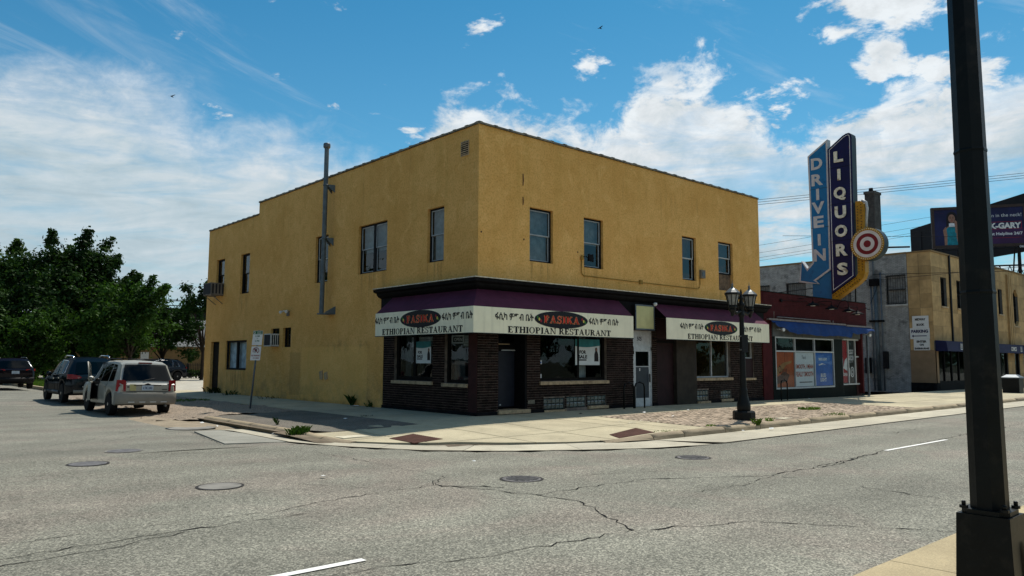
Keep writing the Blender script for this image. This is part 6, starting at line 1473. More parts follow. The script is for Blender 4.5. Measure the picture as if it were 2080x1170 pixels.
m = MB(); m.tube([(36.25, 3.72, 6.5), (36.25, 3.75, 9.2)], .06, 8); m.build('mast', 'galv', t); m = MB(); m.box(36.05, 36.3, 3.4, 3.95, 6.55, 7.0); m.box(36.08, 36.3, 3.15, 4.05, 4.2, 4.32); m.build('bracket', 'black_trim', t)
boxo('meter', 'dark_frame', t, 36.0, 36.34, 3.0, 3.25, 1.2, 2.3); boxo('meter', 'dark_frame', t, 36.02, 36.34, 4.1, 4.4, .9, 1.9)
m = MB(); m.tube([(36.2, 3.4, 6.7), (33, 2.6, 5.2), (30, 1.4, 4.6), (26.2, .3, 4.5)], .02, 5); m.build('cable', 'black_trim', t)
# billboard on the roof
A_, B_ = Vector((54.4, 6.33, 0)), Vector((58.0, .45, 0)); bz0, bz1 = 11.15, 14.62
ub = (B_-A_).normalized(); nb2 = Vector((ub.y, -ub.x, 0)); 
if nb2.dot(CAMP-A_) < 0: nb2 = -nb2
t = thing('billboard', 'rooftop billboard of a woman in a neck brace on navy', 'billboard', tuple((A_+B_)/2+Vector((0, 0, bz0)))); L_ = (B_-A_).length
bp3 = lambda s, z, l=0.: tuple(A_+ub*s+nb2*l+Vector((0, 0, z)))
def bquad(mb, s0, s1, z0, z1, l, mi=0): mb.quad(bp3(s0, z0, l), bp3(s1, z0, l), bp3(s1, z1, l), bp3(s0, z1, l), mi)
m = MB(); m.prism([bp3(0, bz0, -.25), bp3(L_, bz0, -.25), bp3(L_, bz1, -.25), bp3(0, bz1, -.25)], tuple(nb2*.2)); m.build('back', 'bb_back', t)
m = MB()
for a in ((0, L_, bz0, bz0+.22), (0, L_, bz1-.22, bz1), (0, .22, bz0+.22, bz1-.22), (L_-.14, L_, bz0+.22, bz1-.22)): m.prism([bp3(a[0], a[2], -.05), bp3(a[1], a[2], -.05), bp3(a[1], a[3], -.05), bp3(a[0], a[3], -.05)], tuple(nb2*.12))
m.build('frame', 'bb_frame', t)
m = MB(); bquad(m, .22, L_-.14, bz0+.22, bz1-.22, 0); m.build('poster', 'bb_navy', t)
m = MB(); bquad(m, 2.6, L_-.14, bz0+.22, bz0+1.5, .003); m.build('poster_band', 'bb_purple', t)
fc = lambda P_, s, z, l=.006: [bp3(s+a, z+c, l) for a, c in P_]
m = MB(); cs, cz = 1.55, bz0
m.poly(fc([(-.62, .25), (-.62, .9), (-.70, 1.5), (-.55, 1.75), (-.2, 1.95), (.25, 1.95), (.55, 1.8), (.72, 1.3), (.62, .9), (.45, .75), (.5, .25)], cs, cz, .008), 0)
m.poly(fc([(-.42, .25), (-.40, 1.1), (-.44, 1.62), (-.28, 1.78), (.25, 1.76), (.32, 1.5), (.28, .9), (.40, .25)], cs, cz, .012), 1)
m.poly(ell(bp3(cs+.0, cz+2.55, 0), tuple(ub), .40, .52, tuple(nb2), .010), 2); m.poly(fc([(-.44, 1.7), (-.4, 2.6), (.4, 2.6), (.52, 1.6), (.3, 1.9), (-.25, 1.9)], cs, cz, .009), 2)
m.poly(ell(bp3(cs-.02, cz+2.48, 0), tuple(ub), .25, .36, tuple(nb2), .016), 0)
m.poly(fc([(-.24, 1.80), (.20, 1.80), (.20, 2.06), (.08, 2.10), (-.10, 2.10), (-.24, 2.08)], cs, cz, .02), 3)
m.poly(fc([(.22, 1.3), (.40, 1.42), (.36, 2.2), (.24, 2.34), (.16, 2.2), (.2, 1.8)], cs, cz, .024), 0); m.poly(fc([(.2, 1.35), (.48, .95), (.72, 1.05), (.4, 1.5)], cs, cz, .022), 0)
for dx_ in (-.12, .08): m.poly(ell(bp3(cs+dx_, cz+2.53, 0), tuple(ub), .055, .025, tuple(nb2), .026, 10), 2); m.poly(fc([(dx_-.07, 2.60), (dx_+.07, 2.61), (dx_+.06, 2.64), (dx_-.06, 2.63)], cs, cz, .026), 2)
m.poly(ell(bp3(cs-.02, cz+2.29, 0), tuple(ub), .075, .026, tuple(nb2), .026, 10), 4); m.poly(fc([(-.04, 2.38), (.02, 2.38), (-.005, 2.52)], cs, cz, .025), 5)
mat('skin_shade', (.17, .085, .06), .6)
m.build('portrait', ['skin_print', 'top_teal', 'hair_print', 'pale_ink', 'poster_red', 'skin_shade'], t)
m = MB(); put_text(m, 'pain in the neck!', bp3(5.32, bz0+2.55), tuple(ub), 2.6, .36, tuple(nb2), 0, .01); put_text(m, 'Accident Helpline 24/7', bp3(5.0, bz0+1.02), tuple(ub), 3.3, .32, tuple(nb2), 0, .012, bold=.03); put_text(m, '612-ASK-GARY', bp3(4.55, bz0+1.72), tuple(ub), 4.05, .52, tuple(nb2), 1, .012, bold=.05)
put_text(m, '0675', bp3(6.65, bz0-.06), tuple(ub), .62, .2, tuple(nb2), 0, .09, bold=.02)
m.build('lettering', ['pale_ink', 'white_sign'], t)
m = MB()
for s0, s1, z0, z1 in ((3.1, 6.6, 1.44, 1.47), (3.1, 6.6, 2.02, 2.05), (6.57, 6.6, 1.47, 2.02)): bquad(m, s0, s1, bz0+z0, bz0+z1, .010)
bquad(m, 4.2, 6.5, bz0+.70, bz0+.72, .010); m.build('rule', 'poster_red', t)
m = MB(); m.poly(fc([(.24, 3.1), (.95, 2.93), (.95, 2.96), (.24, 3.14)], .0, bz0, .007)); m.build('light_streak', 'bb_purple', t)
m = MB()
for s in (.3, 2.2, 4.2, 6.4): m.tube([bp3(s, 8.3, -.5), bp3(s, bz1-.2, -.3)], .09, 6); m.tube([bp3(s, 8.3, -2.2), bp3(s, bz1-.8, -.35)], .06, 6)
m.tube([bp3(-.2, bz0-.25, .5), bp3(L_+.3, bz0-.25, .5)], .05, 5); m.tube([bp3(-.2, 9.6, -.4), bp3(L_+.3, 9.6, -.4)], .07, 5)
for k in range(9): s = .3+k*.72; m.tube([bp3(s, 8.5, -.4), bp3(s+.36, 9.6, -.4)], .03, 4); m.tube([bp3(s+.36, 9.6, -.4), bp3(s+.72, 8.5, -.4)], .03, 4); m.tube([bp3(s, bz0-.25, .5), bp3(s, bz0+.1, -.1)], .025, 4)
m.build('support_frame', 'bb_back', t)
t = thing('rear_billboard', 'dark rear of a second rooftop billboard angled behind the first', 'billboard', (64, 7, 9)); m = MB(); m.prism([(70., 13.8, 11.2), (59.2, .55, 10.9), (59.2, .55, 15.75), (70., 13.8, 15.6)], (.3, -.25, 0)); m.build('back_panel', 'bb_back', t)
m = MB()
for k in range(5): p = Vector((60+2.2*k, 1.5+2.7*k, 0)); m.tube([(p.x, p.y, 8.2), (p.x, p.y, 15)], .1, 5)
m.tube([(70.2, 14, 13.8), (67.8, 16, 13.7)], .10, 5); m.tube([(69, 13.5, 8.2), (70, 14.2, 11.5)], .08, 5); m.tube([(68, 12.5, 8.2), (69.7, 14, 12.6)], .06, 5); m.box(61, 70, 2, 12, 8.2, 8.9); m.build('support_frame', 'bb_back', t)
# ------------------------------------------------------------------ parked vehicles
def interp(tab, s): return float(np.interp(s, [p[0] for p in tab], [p[1] for p in tab]))
def make_car(name, label, paint, sp, loc, rz, group=None, lower=None):
    """body lofted from cross sections; local y runs forward from the rear bumper, x to the right"""
    t = thing(name, label, 'car', (0, 0, 0), group)
    L_, zbelt, hw, zroof, hwr, zbot, wh, wr_ = sp['L'], sp['belt'], sp['hw'], sp['roof'], sp['hwr'], sp['bot'], sp['wheels'], sp['wr']
    ar = wr_+.065
    st = sorted({round(v, 3) for v in list(np.linspace(0, L_, 40))+[p[0] for p in zroof]+[w_+k*ar/5 for w_ in wh for k in range(-5, 6)]})
    def zb(s):
        z = interp(zbot, s)
        for w_ in wh:
            if abs(s-w_) < ar: z = max(z, wr_+math.sqrt(ar*ar-(s-w_)**2))
        return z
    def sec(s):
        b0 = zb(s); h = interp(hw, s); be = interp(zbelt, s); ro = max(be+.012, interp(zroof, s)); hr = interp(hwr, s); lo = min(b0+.12, be-.2)
        mid = max(lo+.05, .62); mid = min(mid, be-.12)
        return [(h-.10, b0), (h-.015, min(b0+.05, mid-.03)), (h, mid), (h-.01, be-.10), (h-.055, be), (hr+.02, ro-min(.07, (ro-be)*.3)), (hr-.09, ro-.012 if ro-be > .05 else ro-.004), (hr*.45, ro), (0, ro+.008)]
    m = MB(); S_ = [sec(s) for s in st]; k = 9
    for s, pts in zip(st, S_):
        m.v += [(x, s, z) for x, z in pts]+[(-x, s, z) for x, z in pts[-2::-1]]
    k2 = 17
    for i in range(len(st)-1):
        for j in range(k2-1): q = i*k2+j; m.f.append((q, q+1, q+k2+1, q+k2)); m.mi.append(0); m.sm.append(True)
    m.f.append(tuple(range(k2-1, -1, -1))); m.f.append(tuple((len(st)-1)*k2+j for j in range(k2))); m.mi += [0, 0]; m.sm += [True, True]
    m.f += [(i*k2, i*k2+k2, i*k2+2*k2-1, i*k2+k2-1) for i in range(len(st)-1)]; m.mi += [1]*(len(st)-1); m.sm += [False]*(len(st)-1)
    m.build('body', [paint, 'car_black'], t, sharp=38)
    def side(s, f, off):                        # point on the side glass: f from belt (0) to roof edge (1)
        p = sec(s); a, e = p[4], p[5]; n_ = Vector((e[1]-a[1], -(e[0]-a[0]))).normalized()
        return (a[0]+(e[0]-a[0])*f+n_.x*off, s, a[1]+(e[1]-a[1])*f+n_.y*off)
    # side windows
    for sg_ in (-1, 1):
        for pane in sp['side']:
            m = MB(); fl = MB(); n = 8
            for i in range(n+1):
                u = i/n; lo = np.array(pane[0])*(1-u)+np.array(pane[1])*u; hi = np.array(pane[3])*(1-u)+np.array(pane[2])*u
                for q in (lo, hi): p = side(q[0], q[1], .007); m.v.append((p[0]*sg_, p[1], p[2]))
            for i in range(n): m.f.append((2*i, 2*i+2, 2*i+3, 2*i+1)); m.mi.append(0); m.sm.append(True)
            wo = m.build('side_window', M['carglass_dark'], t)
            if sp.get('chrome'):
                rim_ = [side(*q, .010) for q in pane]+[side(*pane[0], .010)]; r = MB(); r.tube([(p[0]*sg_, p[1], p[2]) for p in rim_], .012, 4); r.build('trim', 'chrome', wo)
        for s in sp['seams']:
            r = MB(); P_ = []
            for f in np.linspace(0, 1, 7): z = sp['sill']+(interp(zbelt, s)-sp['sill'])*f; p = sec(s); xs_ = np.interp(z, [q[1] for q in p[:5]], [q[0] for q in p[:5]]); P_.append((sg_*(xs_+.001), s+.0, z))
            r.tube(P_, .006, 4); r.build('door_seam', 'car_black', t)
        for s in sp['handles']:
            p = sec(s); r = MB(); x = p[3][0]+.015; r.box(min(sg_*(x-.02), sg_*(x+.015)), max(sg_*(x-.02), sg_*(x+.015)), s-.09, s+.09, p[3][1]-.03, p[3][1]+.015); r.build('door_handle', sp.get('hmat', 'car_black'), t)
        # mirror
        s = sp['mirror']; p = sec(s); x = p[4][0]; r = MB(); r.lathe([(.02, 0), (.085, .03), (.095, .09), (.07, .16), (.02, .19)], (sg_*(x+.0) if sg_ > 0 else -x-.19, s, p[4][1]+.09), 10, axis='x'); r.build('wing_mirror', paint, t, sharp=60)
    # rear glass between two stations of the tail slope
    s0, s1 = sp['rear']; m = MB(); n = 6
    for i in range(n+1):
        s = s0+(s1-s0)*i/n; p = sec(s); hwz = interp(hwr, s)-.06+sp.get('rwide', .0)*(1-i/n); z = interp(zroof, s)
        for x in (-hwz, -hwz*.5, 0, hwz*.5, hwz): m.v.append((x, s-.016, z+.012+(-.010 if abs(x) > hwz*.9 else 0)))
    for i in range(n):
        for j in range(4): q = i*5+j; m.f.append((q, q+1, q+6, q+5)); m.mi.append(0); m.sm.append(True)
    rg = m.build('rear_window', M['carglass_dark'], t)
    s0, s1 = sp['wind']; m = MB()
    for i in range(5):
        s = s0+(s1-s0)*i/4; hwz = interp(hwr, s)-.08; z = interp(zroof, s)
        for x in (-hwz, 0, hwz): m.v.append((x, s+.012, z+.014-(.01 if x else 0)))
    for i in range(4):
        for j in range(2): q = i*3+j; m.f.append((q, q+1, q+4, q+3)); m.mi.append(0); m.sm.append(True)
    m.build('windscreen', M['carglass_dark'], t)
    # wheels
    for w_ in wh:
        for sg_ in (-1, 1):
            cx = sg_*(interp(hw, w_)-.115); wt = MB()
            wt.lathe([(wr_*.66, -.105), (wr_*.95, -.105), (wr_, -.075), (wr_, .075), (wr_*.95, .105), (wr_*.66, .105)], (cx, w_, wr_), 28, axis='x'); wo = wt.build('wheel', 'tyre', t, sharp=50)
            rm_ = MB(); ox = cx+sg_*.088
            v, f = ring(0, 0, wr_*.68, wr_*.68, wr_*.08, wr_*.08, 0, 360, 24); rm_.add([(ox+sg_*.012, w_+a, wr_+c) for a, c in v], f)
            for q in range(5):
                a = 2*math.pi*q/5+.3; ca, sa = math.cos(a), math.sin(a); wv = .045
                rm_.prism([(ox, w_+ca*.05-sa*wv, wr_+sa*.05+ca*wv), (ox, w_+ca*.05+sa*wv, wr_+sa*.05-ca*wv), (ox, w_+ca*wr_*.64+sa*wv*.8, wr_+sa*wr_*.64-ca*wv*.8), (ox, w_+ca*wr_*.64-sa*wv*.8, wr_+sa*wr_*.64+ca*wv*.8)], (sg_*.016, 0, 0))
            rm_.lathe([(.06, 0), (.05, sg_*.022)], (ox, w_, wr_), 12, axis='x'); rm_.lathe([(wr_*.66, -.02), (wr_*.66, .0)], (cx+sg_*.05, w_, wr_), 20, 1, axis='x'); rm_.build('rim', ['rim', 'car_black'], wo)
    return t, sec
M['carglass_dark'] = glass_mat('car_glass_dark', (.05, .055, .06), 1.5, .015, .28, .06)
def lamp_patch(t, name, pts, vec, m_): q = MB(); q.prism(pts, vec); return q.build(name, m_, t)
# silver utility car, driver's door standing open
esc = dict(L=4.44, belt=[(0, .98), (.1, 1.02), (3.1, 1.02), (3.3, 1.02), (4.1, .95), (4.44, .78)], hw=[(0, .80), (.12, .885), (.5, .905), (3.6, .905), (4.2, .86), (4.44, .70)],
           roof=[(0, .985), (.05, 1.04), (.42, 1.665), (.62, 1.715), (1.6, 1.74), (2.4, 1.715), (2.7, 1.66), (3.35, 1.08), (3.45, 1.04), (4.2, .97), (4.44, .80)],
           hwr=[(0, .80), (.05, .79), (.42, .665), (.6, .655), (2.6, .63), (3.4, .74), (4.44, .66)], bot=[(0, .44), (.06, .36), (.5, .32), (3.9, .28), (4.3, .30), (4.44, .42)],
           wheels=(.86, 3.48), wr=.355, side=[((.62, .10), (1.16, .06), (1.16, .93), (.78, .90)), ((1.24, .06), (2.05, .04), (2.05, .95), (1.24, .93)), ((2.13, .04), (2.95, .04), (2.62, .90), (2.13, .95))],
           seams=(1.20, 2.09, 3.0), handles=(1.36, 2.26), hmat='silver_paint', mirror=2.88, rear=(.085, .385), wind=(2.78, 3.28), sill=.42, rwide=.02)
t, sec = make_car('parked_car', 'silver utility car parked on the side street with its driver door open', 'silver_paint', esc, (0, 0, 0), 0, 'cars parked along the side street')
# rear bumper, tailgate details
m = MB(); prof = [(-.0, .74), (-.10, .735), (-.125, .70), (-.13, .52), (-.09, .40), (.02, .36)]
xsb = [(-.905, .34), (-.90, .12), (-.78, .03), (-.4, .0), (0, -.01), (.4, .0), (.78, .03), (.90, .12), (.905, .34)]
for x, y0 in xsb:
    for d, z in prof: m.v.append((x, y0+d*.9, z))
for i in range(len(xsb)-1):
    for j in range(len(prof)-1): q = i*6+j; m.f.append((q, q+6, q+7, q+1)); m.mi.append(0); m.sm.append(True)
bo = m.build('rear_bumper', 'silver_plastic', t, sharp=45)
for x in (-.48, -.16, .16, .48): boxo('bumper_slot', 'white_sign', bo, x-.09, x+.09, -.128, -.118, .44, .462)
boxo('tow_bar', 'car_black', t, -.42, .42, .1, .25, .34, .38)
for sg_ in (-1, 1):
    pts = [(sg_*.895, .10, .78), (sg_*.64, -.012, .78), (sg_*.64, -.008, 1.10), (sg_*.70, .0, 1.13), (sg_*.875, .10, 1.13)]
    lp = lamp_patch(t, 'tail_light', [(p[0], p[1]-.02, p[2]) for p in pts], (0, .06, 0), 'tail_red')
    lamp_patch(lp, 'reverse_lens', [(sg_*.87, .072, .80), (sg_*.68, -.034, .80), (sg_*.68, -.034, .83), (sg_*.87, .072, .83)], (0, .01, 0), 'tail_clear')
    m = MB(); m.tube([(sg_*.60, .75, 1.745), (sg_*.60, 1.0, 1.78), (sg_*.58, 2.3, 1.785), (sg_*.575, 2.5, 1.745)], .018, 6); m.build('roof_rail', 'car_black', t)
for y in (1.1, 2.0): m = MB(); m.tube([(-.6, y, 1.79), (.6, y, 1.79)], .016, 6); m.build('roof_bar', 'car_black', t)
boxo('brake_light', 'tail_red', t, -.20, .20, .38, .42, 1.655, 1.685)
m = MB(); m.box(-.30, .30, -.018, .0, .735, .755); m.build('tailgate_trim', 'chrome', t)
m = MB(); m.tube([(-.64, -.012, .80), (-.64, -.006, 1.0), (-.60, .03, 1.04)], .006, 4); m.tube([(.64, -.012, .80), (.64, -.006, 1.0), (.60, .03, 1.04)], .006, 4); m.tube([(-.62, -.012, .77), (.62, -.012, .77)], .008, 4); m.tube([(-.40, -.018, .97), (.40, -.018, .97)], .014, 5); m.build('tailgate_seam', 'car_black', t)
pl = boxo('number_plate', 'plate', t, -.17, .17, -.028, -.015, .81, .965)
m = MB(); put_text(m, 'LTK 243', (0, -.029, .885), (1, 0, 0), .27, .075, (0, -1, 0), 0, .002, bold=.03); m.build('lettering', 'plate_ink', pl)
m = MB(); m.poly([(x, -.024, 1.0+z) for x, z in ((-.10, 0), (0, -.035), (.10, 0), (0, .035))]); m.build('badge', 'car_black', t)
boxo('tape', 'rust_tape', t, -.52, -.34, -.014, -.006, .80, 1.0); boxo('badge', 'car_black', t, -.60, -.54, -.014, -.006, .90, .93); boxo('badge', 'car_black', t, .44, .60, -.014, -.006, .83, .85)
m = MB(); m.tube([(.55, -.0, .34), (.55, -.14, .33)], .035, 8); m.build('exhaust', 'steel', t)
m = MB(); m.tube([(-.1, .06, 1.12), (.28, .13, 1.2)], .008, 4); m.build('wiper', 'car_black', t)
# open front door on the left, dark opening behind it
op = MB()
for s in np.linspace(2.12, 2.98, 6):
    p = sec(s)
    for (x, z) in [(p[2][0], .46), p[2], p[3], p[4], p[5]]: op.v.append((-x-.004, s, z))
for i in range(5):
    for j in range(4): q = i*5+j; op.f.append((q, q+1, q+6, q+5)); op.mi.append(0); op.sm.append(True)
op.build('door_opening', 'car_black', t)
hx, hy, ang = -.90, 3.0, R(17); ca, sa = math.cos(ang), math.sin(ang)
dp = lambda l, o, z: (hx-l*sa-o*ca, hy-l*ca+o*sa, z)         # l from the hinge, o outward
m = MB(); D_ = [(0, .42), (.95, .42), (.98, .7), (.96, 1.02), (0, 1.02)]
m.add([dp(l, .03, z) for l, z in D_]+[dp(l, -.05, z) for l, z in D_], [(0, 1, 2, 3, 4), (9, 8, 7, 6, 5)]+[(i, i+5, (i+1) % 5+5, (i+1) % 5) for i in range(5)])
dr = m.build('open_door', 'silver_paint', t)
m = MB(); m.tube([dp(.0, 0, 1.02), dp(.36, .06, 1.58), dp(.92, .08, 1.66), dp(.96, 0, 1.02)], .025, 6); m.build('window_frame', 'silver_paint', dr)
m = MB(); m.add([dp(.06, .0, 1.03), dp(.93, 0, 1.03), dp(.89, .075, 1.63), dp(.38, .055, 1.55)], [(0, 1, 2, 3)]); m.build('pane', M['carglass'], dr)
m = MB(); m.add([dp(l, -.056, z) for l, z in ((.04, .46), (.9, .46), (.92, .98), (.04, .98))], [(0, 1, 2, 3)]); m.build('inner_panel', 'car_black', dr)
m = MB(); m.add([dp(.2, .034, .62), dp(.9, .034, .62), dp(.9, .034, .67), dp(.2, .034, .67)], [(0, 1, 2, 3)]); m.build('moulding', 'silver_plastic', dr)
t.location = (-6.55, 8.5, -.19); t.rotation_euler = (R(.3), R(1.2), R(.5))
# dark blue crossover
bui = dict(L=5.12, belt=[(0, 1.0), (.2, 1.06), (1.2, 1.07), (3.4, 1.0), (3.7, 1.02), (4.7, .90), (5.12, .72)], hw=[(0, .70), (.10, .86), (.45, .965), (1.2, 1.0), (2.4, .97), (4.2, .99), (4.8, .90), (5.12, .62)],
           roof=[(0, .99), (.08, 1.08), (.62, 1.60), (.85, 1.70), (1.8, 1.765), (2.6, 1.73), (2.95, 1.65), (3.75, 1.09), (3.9, 1.05), (4.7, .93), (5.12, .74)],
           hwr=[(0, .72), (.1, .75), (.62, .66), (.9, .66), (2.8, .66), (3.8, .78), (5.12, .58)], bot=[(0, .5), (.08, .40), (.5, .30), (4.5, .26), (5.0, .3), (5.12, .4)],
           wheels=(1.08, 4.08), wr=.375, side=[((.98, .12), (1.25, .08), (1.28, .88), (1.16, .84)), ((1.33, .08), (2.30, .05), (2.30, .94), (1.36, .90)), ((2.38, .05), (3.35, .06), (2.92, .86), (2.38, .94))],
           seams=(1.75, 2.34, 3.45), handles=(1.5, 2.55), hmat='chrome', mirror=3.25, rear=(.12, .58), wind=(3.02, 3.68), sill=.40, chrome=True, rwide=.03)
t, sec = make_car('parked_car', 'dark blue rounded crossover parked just ahead of the silver car', 'blue_paint', bui, (0, 0, 0), 0, 'cars parked along the side street')
for sg_ in (-1, 1):
    pts = [(sg_*.955, .30, .93), (sg_*.86, .06, .93), (sg_*.60, -.02, .94), (sg_*.52, -.015, .99), (sg_*.60, -.0, 1.05), (sg_*.84, .08, 1.11), (sg_*.95, .34, 1.10)]
    lp = lamp_patch(t, 'tail_light', [(p[0]*1.01, p[1]-.03, p[2]) for p in pts], (0, .07, 0), 'tail_red'); q = MB(); q.lathe([(.035, -.045), (.035, -.035)], (sg_*.64, 0, .98), 10, axis='y'); q.build('lens', 'tail_clear', lp)
    m = MB(); m.tube([(sg_*.62, .9, 1.71), (sg_*.63, 1.15, 1.80), (sg_*.62, 2.2, 1.82), (sg_*.61, 2.6, 1.75)], .026, 6); m.build('roof_rail', 'chrome', t)
    m = MB(); m.tube([(sg_*.96, 1.55, .42), (sg_*.99, 2.4, .42), (sg_*.97, 3.6, .42)], .05, 6); m.build('sill_trim', 'grey_paint', t)
m = MB(); m.box(-.5, .5, -.022, .02, .62, .65); m.build('bumper_trim', 'chrome', t); boxo('number_plate', 'plate', t, -.17, .17, -.03, -.01, .80, .95)
m = MB(); m.tube([(-.78, .06, .46), (0, -.02, .45), (.78, .06, .46)], .07, 8); m.build('bumper_lip', 'silver_plastic', t)
t.location = (-6.42, 15.2, -.085)
# dark violet utility car by the grass, another one half out of view
rav = dict(L=4.5, belt=[(0, 1.0), (.1, 1.04), (3.2, 1.0), (3.4, 1.02), (4.2, .92), (4.5, .75)], hw=[(0, .78), (.12, .88), (.5, .92), (3.7, .92), (4.3, .86), (4.5, .65)],
           roof=[(0, 1.0), (.06, 1.07), (.50, 1.52), (.7, 1.60), (1.7, 1.635), (2.4, 1.61), (2.7, 1.55), (3.4, 1.08), (3.5, 1.04), (4.2, .95), (4.5, .77)],
           hwr=[(0, .80), (.06, .80), (.5, .68), (.7, .65), (2.6, .63), (3.4, .74), (4.5, .6)], bot=[(0, .42), (.06, .34), (.5, .30), (3.9, .28), (4.5, .4)],
           wheels=(.88, 3.5), wr=.35, side=[((.72, .12), (1.2, .08), (1.2, .9), (.86, .86)), ((1.28, .06), (2.1, .04), (2.1, .94), (1.28, .92)), ((2.18, .04), (3.0, .05), (2.66, .88), (2.18, .94))],
           seams=(1.24, 2.14, 3.05), handles=(1.4, 2.3), mirror=2.95, rear=(.10, .46), wind=(2.80, 3.3), sill=.40)
def rav_bits(t):
    for sg_ in (-1, 1):
        lamp_patch(t, 'tail_light', [(sg_*.90, .12, .96), (sg_*.45, -.03, .99), (sg_*.45, -.03, 1.05), (sg_*.90, .14, 1.08)], (0, .06, 0), 'tail_red')
        m = MB(); m.tube([(sg_*.6, .8, 1.61), (sg_*.6, 1.1, 1.67), (sg_*.58, 2.3, 1.67), (sg_*.575, 2.5, 1.62)], .018, 6); m.build('roof_rail', 'steel', t)
    boxo('number_plate', 'plate', t, -.17, .17, -.03, -.01, .82, .97); m = MB(); m.tube([(-.82, .06, .55), (0, -.05, .52), (.82, .06, .55)], .12, 8); m.build('rear_bumper', 'car_black', t)
t, sec = make_car('parked_car', 'near black violet utility car parked by the grass verge', 'purple_paint', rav, (0, 0, 0), 0, 'cars parked along the side street'); rav_bits(t)
t2 = copy_tree(t); t2['label'] = 'dark car at the left edge ahead of the violet one, mostly cut off'
t.location = (-6.95, 29.4, 0.0); t2.location = (-7.35, 36.0, .05)
# dark wagon crosswise in the lot, pale car half behind it
edg = dict(rav); t, sec = make_car('parked_car', 'dark navy wagon seen side on in the lot before the black fence', 'dark_paint', dict(rav, L=4.5, chrome=True, roof=[(0, 1.0), (.06, 1.07), (.50, 1.56), (.7, 1.68), (1.7, 1.735), (2.4, 1.70), (2.8, 1.60), (3.5, 1.08), (3.6, 1.04), (4.2, .95), (4.5, .77)]), (0, 0, 0), 0, 'cars in the parking lot'); rav_bits(t)
t.scale = (1.02, 1.06, 1.0); t.location = (6.75, 45.9, -.07); t.rotation_euler = (0, 0, R(107))
t3, sec = make_car('parked_car', 'pale grey car half hidden behind the navy wagon', 'grey_paint', rav, (0, 0, 0), 0, 'cars in the parking lot'); rav_bits(t3)
t3.location = (6.4, 49.6, -.07); t3.rotation_euler = (0, 0, R(103))

# ------------------------------------------------------------------ trees
def leafcloud(name, m_, centres, n, size, parent, seed, flat=.5):
    g = np.random.default_rng(seed); wt_ = np.array([c[3] for c in centres])**1.6; ci = g.choice(len(centres), n, p=wt_/wt_.sum()); cen = np.array([c[:3] for c in centres])[ci]; rad = np.array([c[3] for c in centres])[ci]
    d = g.normal(size=(n, 3)); d /= np.linalg.norm(d, axis=1)[:, None]; r = rad*np.abs(g.normal(.62, .30, n)); p = cen+d*r[:, None]*np.array([1, 1, .72])
    nv = d*.7+g.normal(size=(n, 3))*.55+np.array([0, 0, flat]); nv /= np.linalg.norm(nv, axis=1)[:, None]
    a = np.cross(nv, g.normal(size=(n, 3))); a /= np.linalg.norm(a, axis=1)[:, None]+1e-9; b_ = np.cross(nv, a)
    s = size*g.uniform(.55, 1.35, n)[:, None]; w_ = s*g.uniform(.4, .62, n)[:, None]
    q = np.stack([p-a*s, p-a*s*.1+b_*w_, p+a*s, p-a*s*.1-b_*w_], 1).reshape(-1, 3)
    org = np.array(ORG[parent.name]) if parent else 0; q = q-org
    me = bpy.data.meshes.new(name); me.vertices.add(4*n); me.vertices.foreach_set('co', q.ravel()); me.loops.add(4*n); me.loops.foreach_set('vertex_index', np.arange(4*n)); me.polygons.add(n); me.polygons.foreach_set('loop_start', np.arange(0, 4*n, 4)); me.update(); me.validate()
    me.materials.append(M[m_]); o = bpy.data.objects.new(name, me); COL.objects.link(o); o.parent = parent; ORG[o.name] = ORG[parent.name] if parent else Vector(); return o
def tree(label, x, y, z, h, rw, trunk, th, m_, n, seed, low=.25, size=.30, ncl=26, name='leafy_tree', peaks=5):
    g = random.Random(seed); t = thing(name, label, 'tree', (x, y, z), 'trees behind the car park'); cl = []
    c0 = low+(1-low)*.40
    for i in range(ncl):                        # shell of boughs round an egg-shaped crown
        f = g.uniform(low, .92); k = (f-c0)/((.98-c0) if f > c0 else (c0-low+.10)); env = math.sqrt(max(.03, 1-k*k))
        a = g.uniform(0, 6.283); rr_ = rw*env*math.sqrt(g.uniform(.15, 1)); cl.append((x+rr_*math.cos(a), y+rr_*math.sin(a), z+h*f, rw*g.uniform(.24, .40)))
    nb_ = len(cl)
    for i in range(peaks*2):                    # upright leaders that make the ragged top
        a = g.uniform(0, 6.28); q = rw*g.uniform(.05, .62); px, py = x+q*math.cos(a), y+q*math.sin(a); hh = h*(1.0-.42*(q/rw)**1.5)*g.uniform(.90, 1.0)
        for k in range(6): cl.append((px+g.uniform(-.1, .1)*rw*.35, py+g.uniform(-.1, .1)*rw*.35, z+hh-h*.035*k-.1, rw*(.022+.030*k)))
    for i in range(int(ncl*.9)):                # twigs reaching out of the outline
        c = cl[g.randrange(nb_)]; d = Vector((c[0]-x, c[1]-y, (c[2]-z-h*c0)*.8+.4)).normalized()
        for k in (.75, 1.05, 1.3): cl.append((c[0]+d.x*c[3]*k, c[1]+d.y*c[3]*k, c[2]+d.z*c[3]*k+.05, c[3]*(.62-.33*k+.05)))
    m = MB(); m.tube([(x, y, z-.3), (x+.03, y, z+.4), (x+g.uniform(-.1, .1), y, z+th), (x+g.uniform(-.3, .3), y+g.uniform(-.3, .3), z+h*.62)], [trunk*1.35, trunk, trunk*.8, trunk*.28], 9)
    for c in cl[:18]:
        p0 = Vector((x, y, z+th*g.uniform(.85, 1.25))); p1 = Vector(c[:3]); md = p0.lerp(p1, .5)+Vector((0, 0, .25)); m.tube([p0, md, p1], [trunk*.42, trunk*.26, trunk*.07], 6)
    m.build('trunk', 'bark', t)
    leafcloud('crown', m_, cl, n, size, t, seed)
    return t
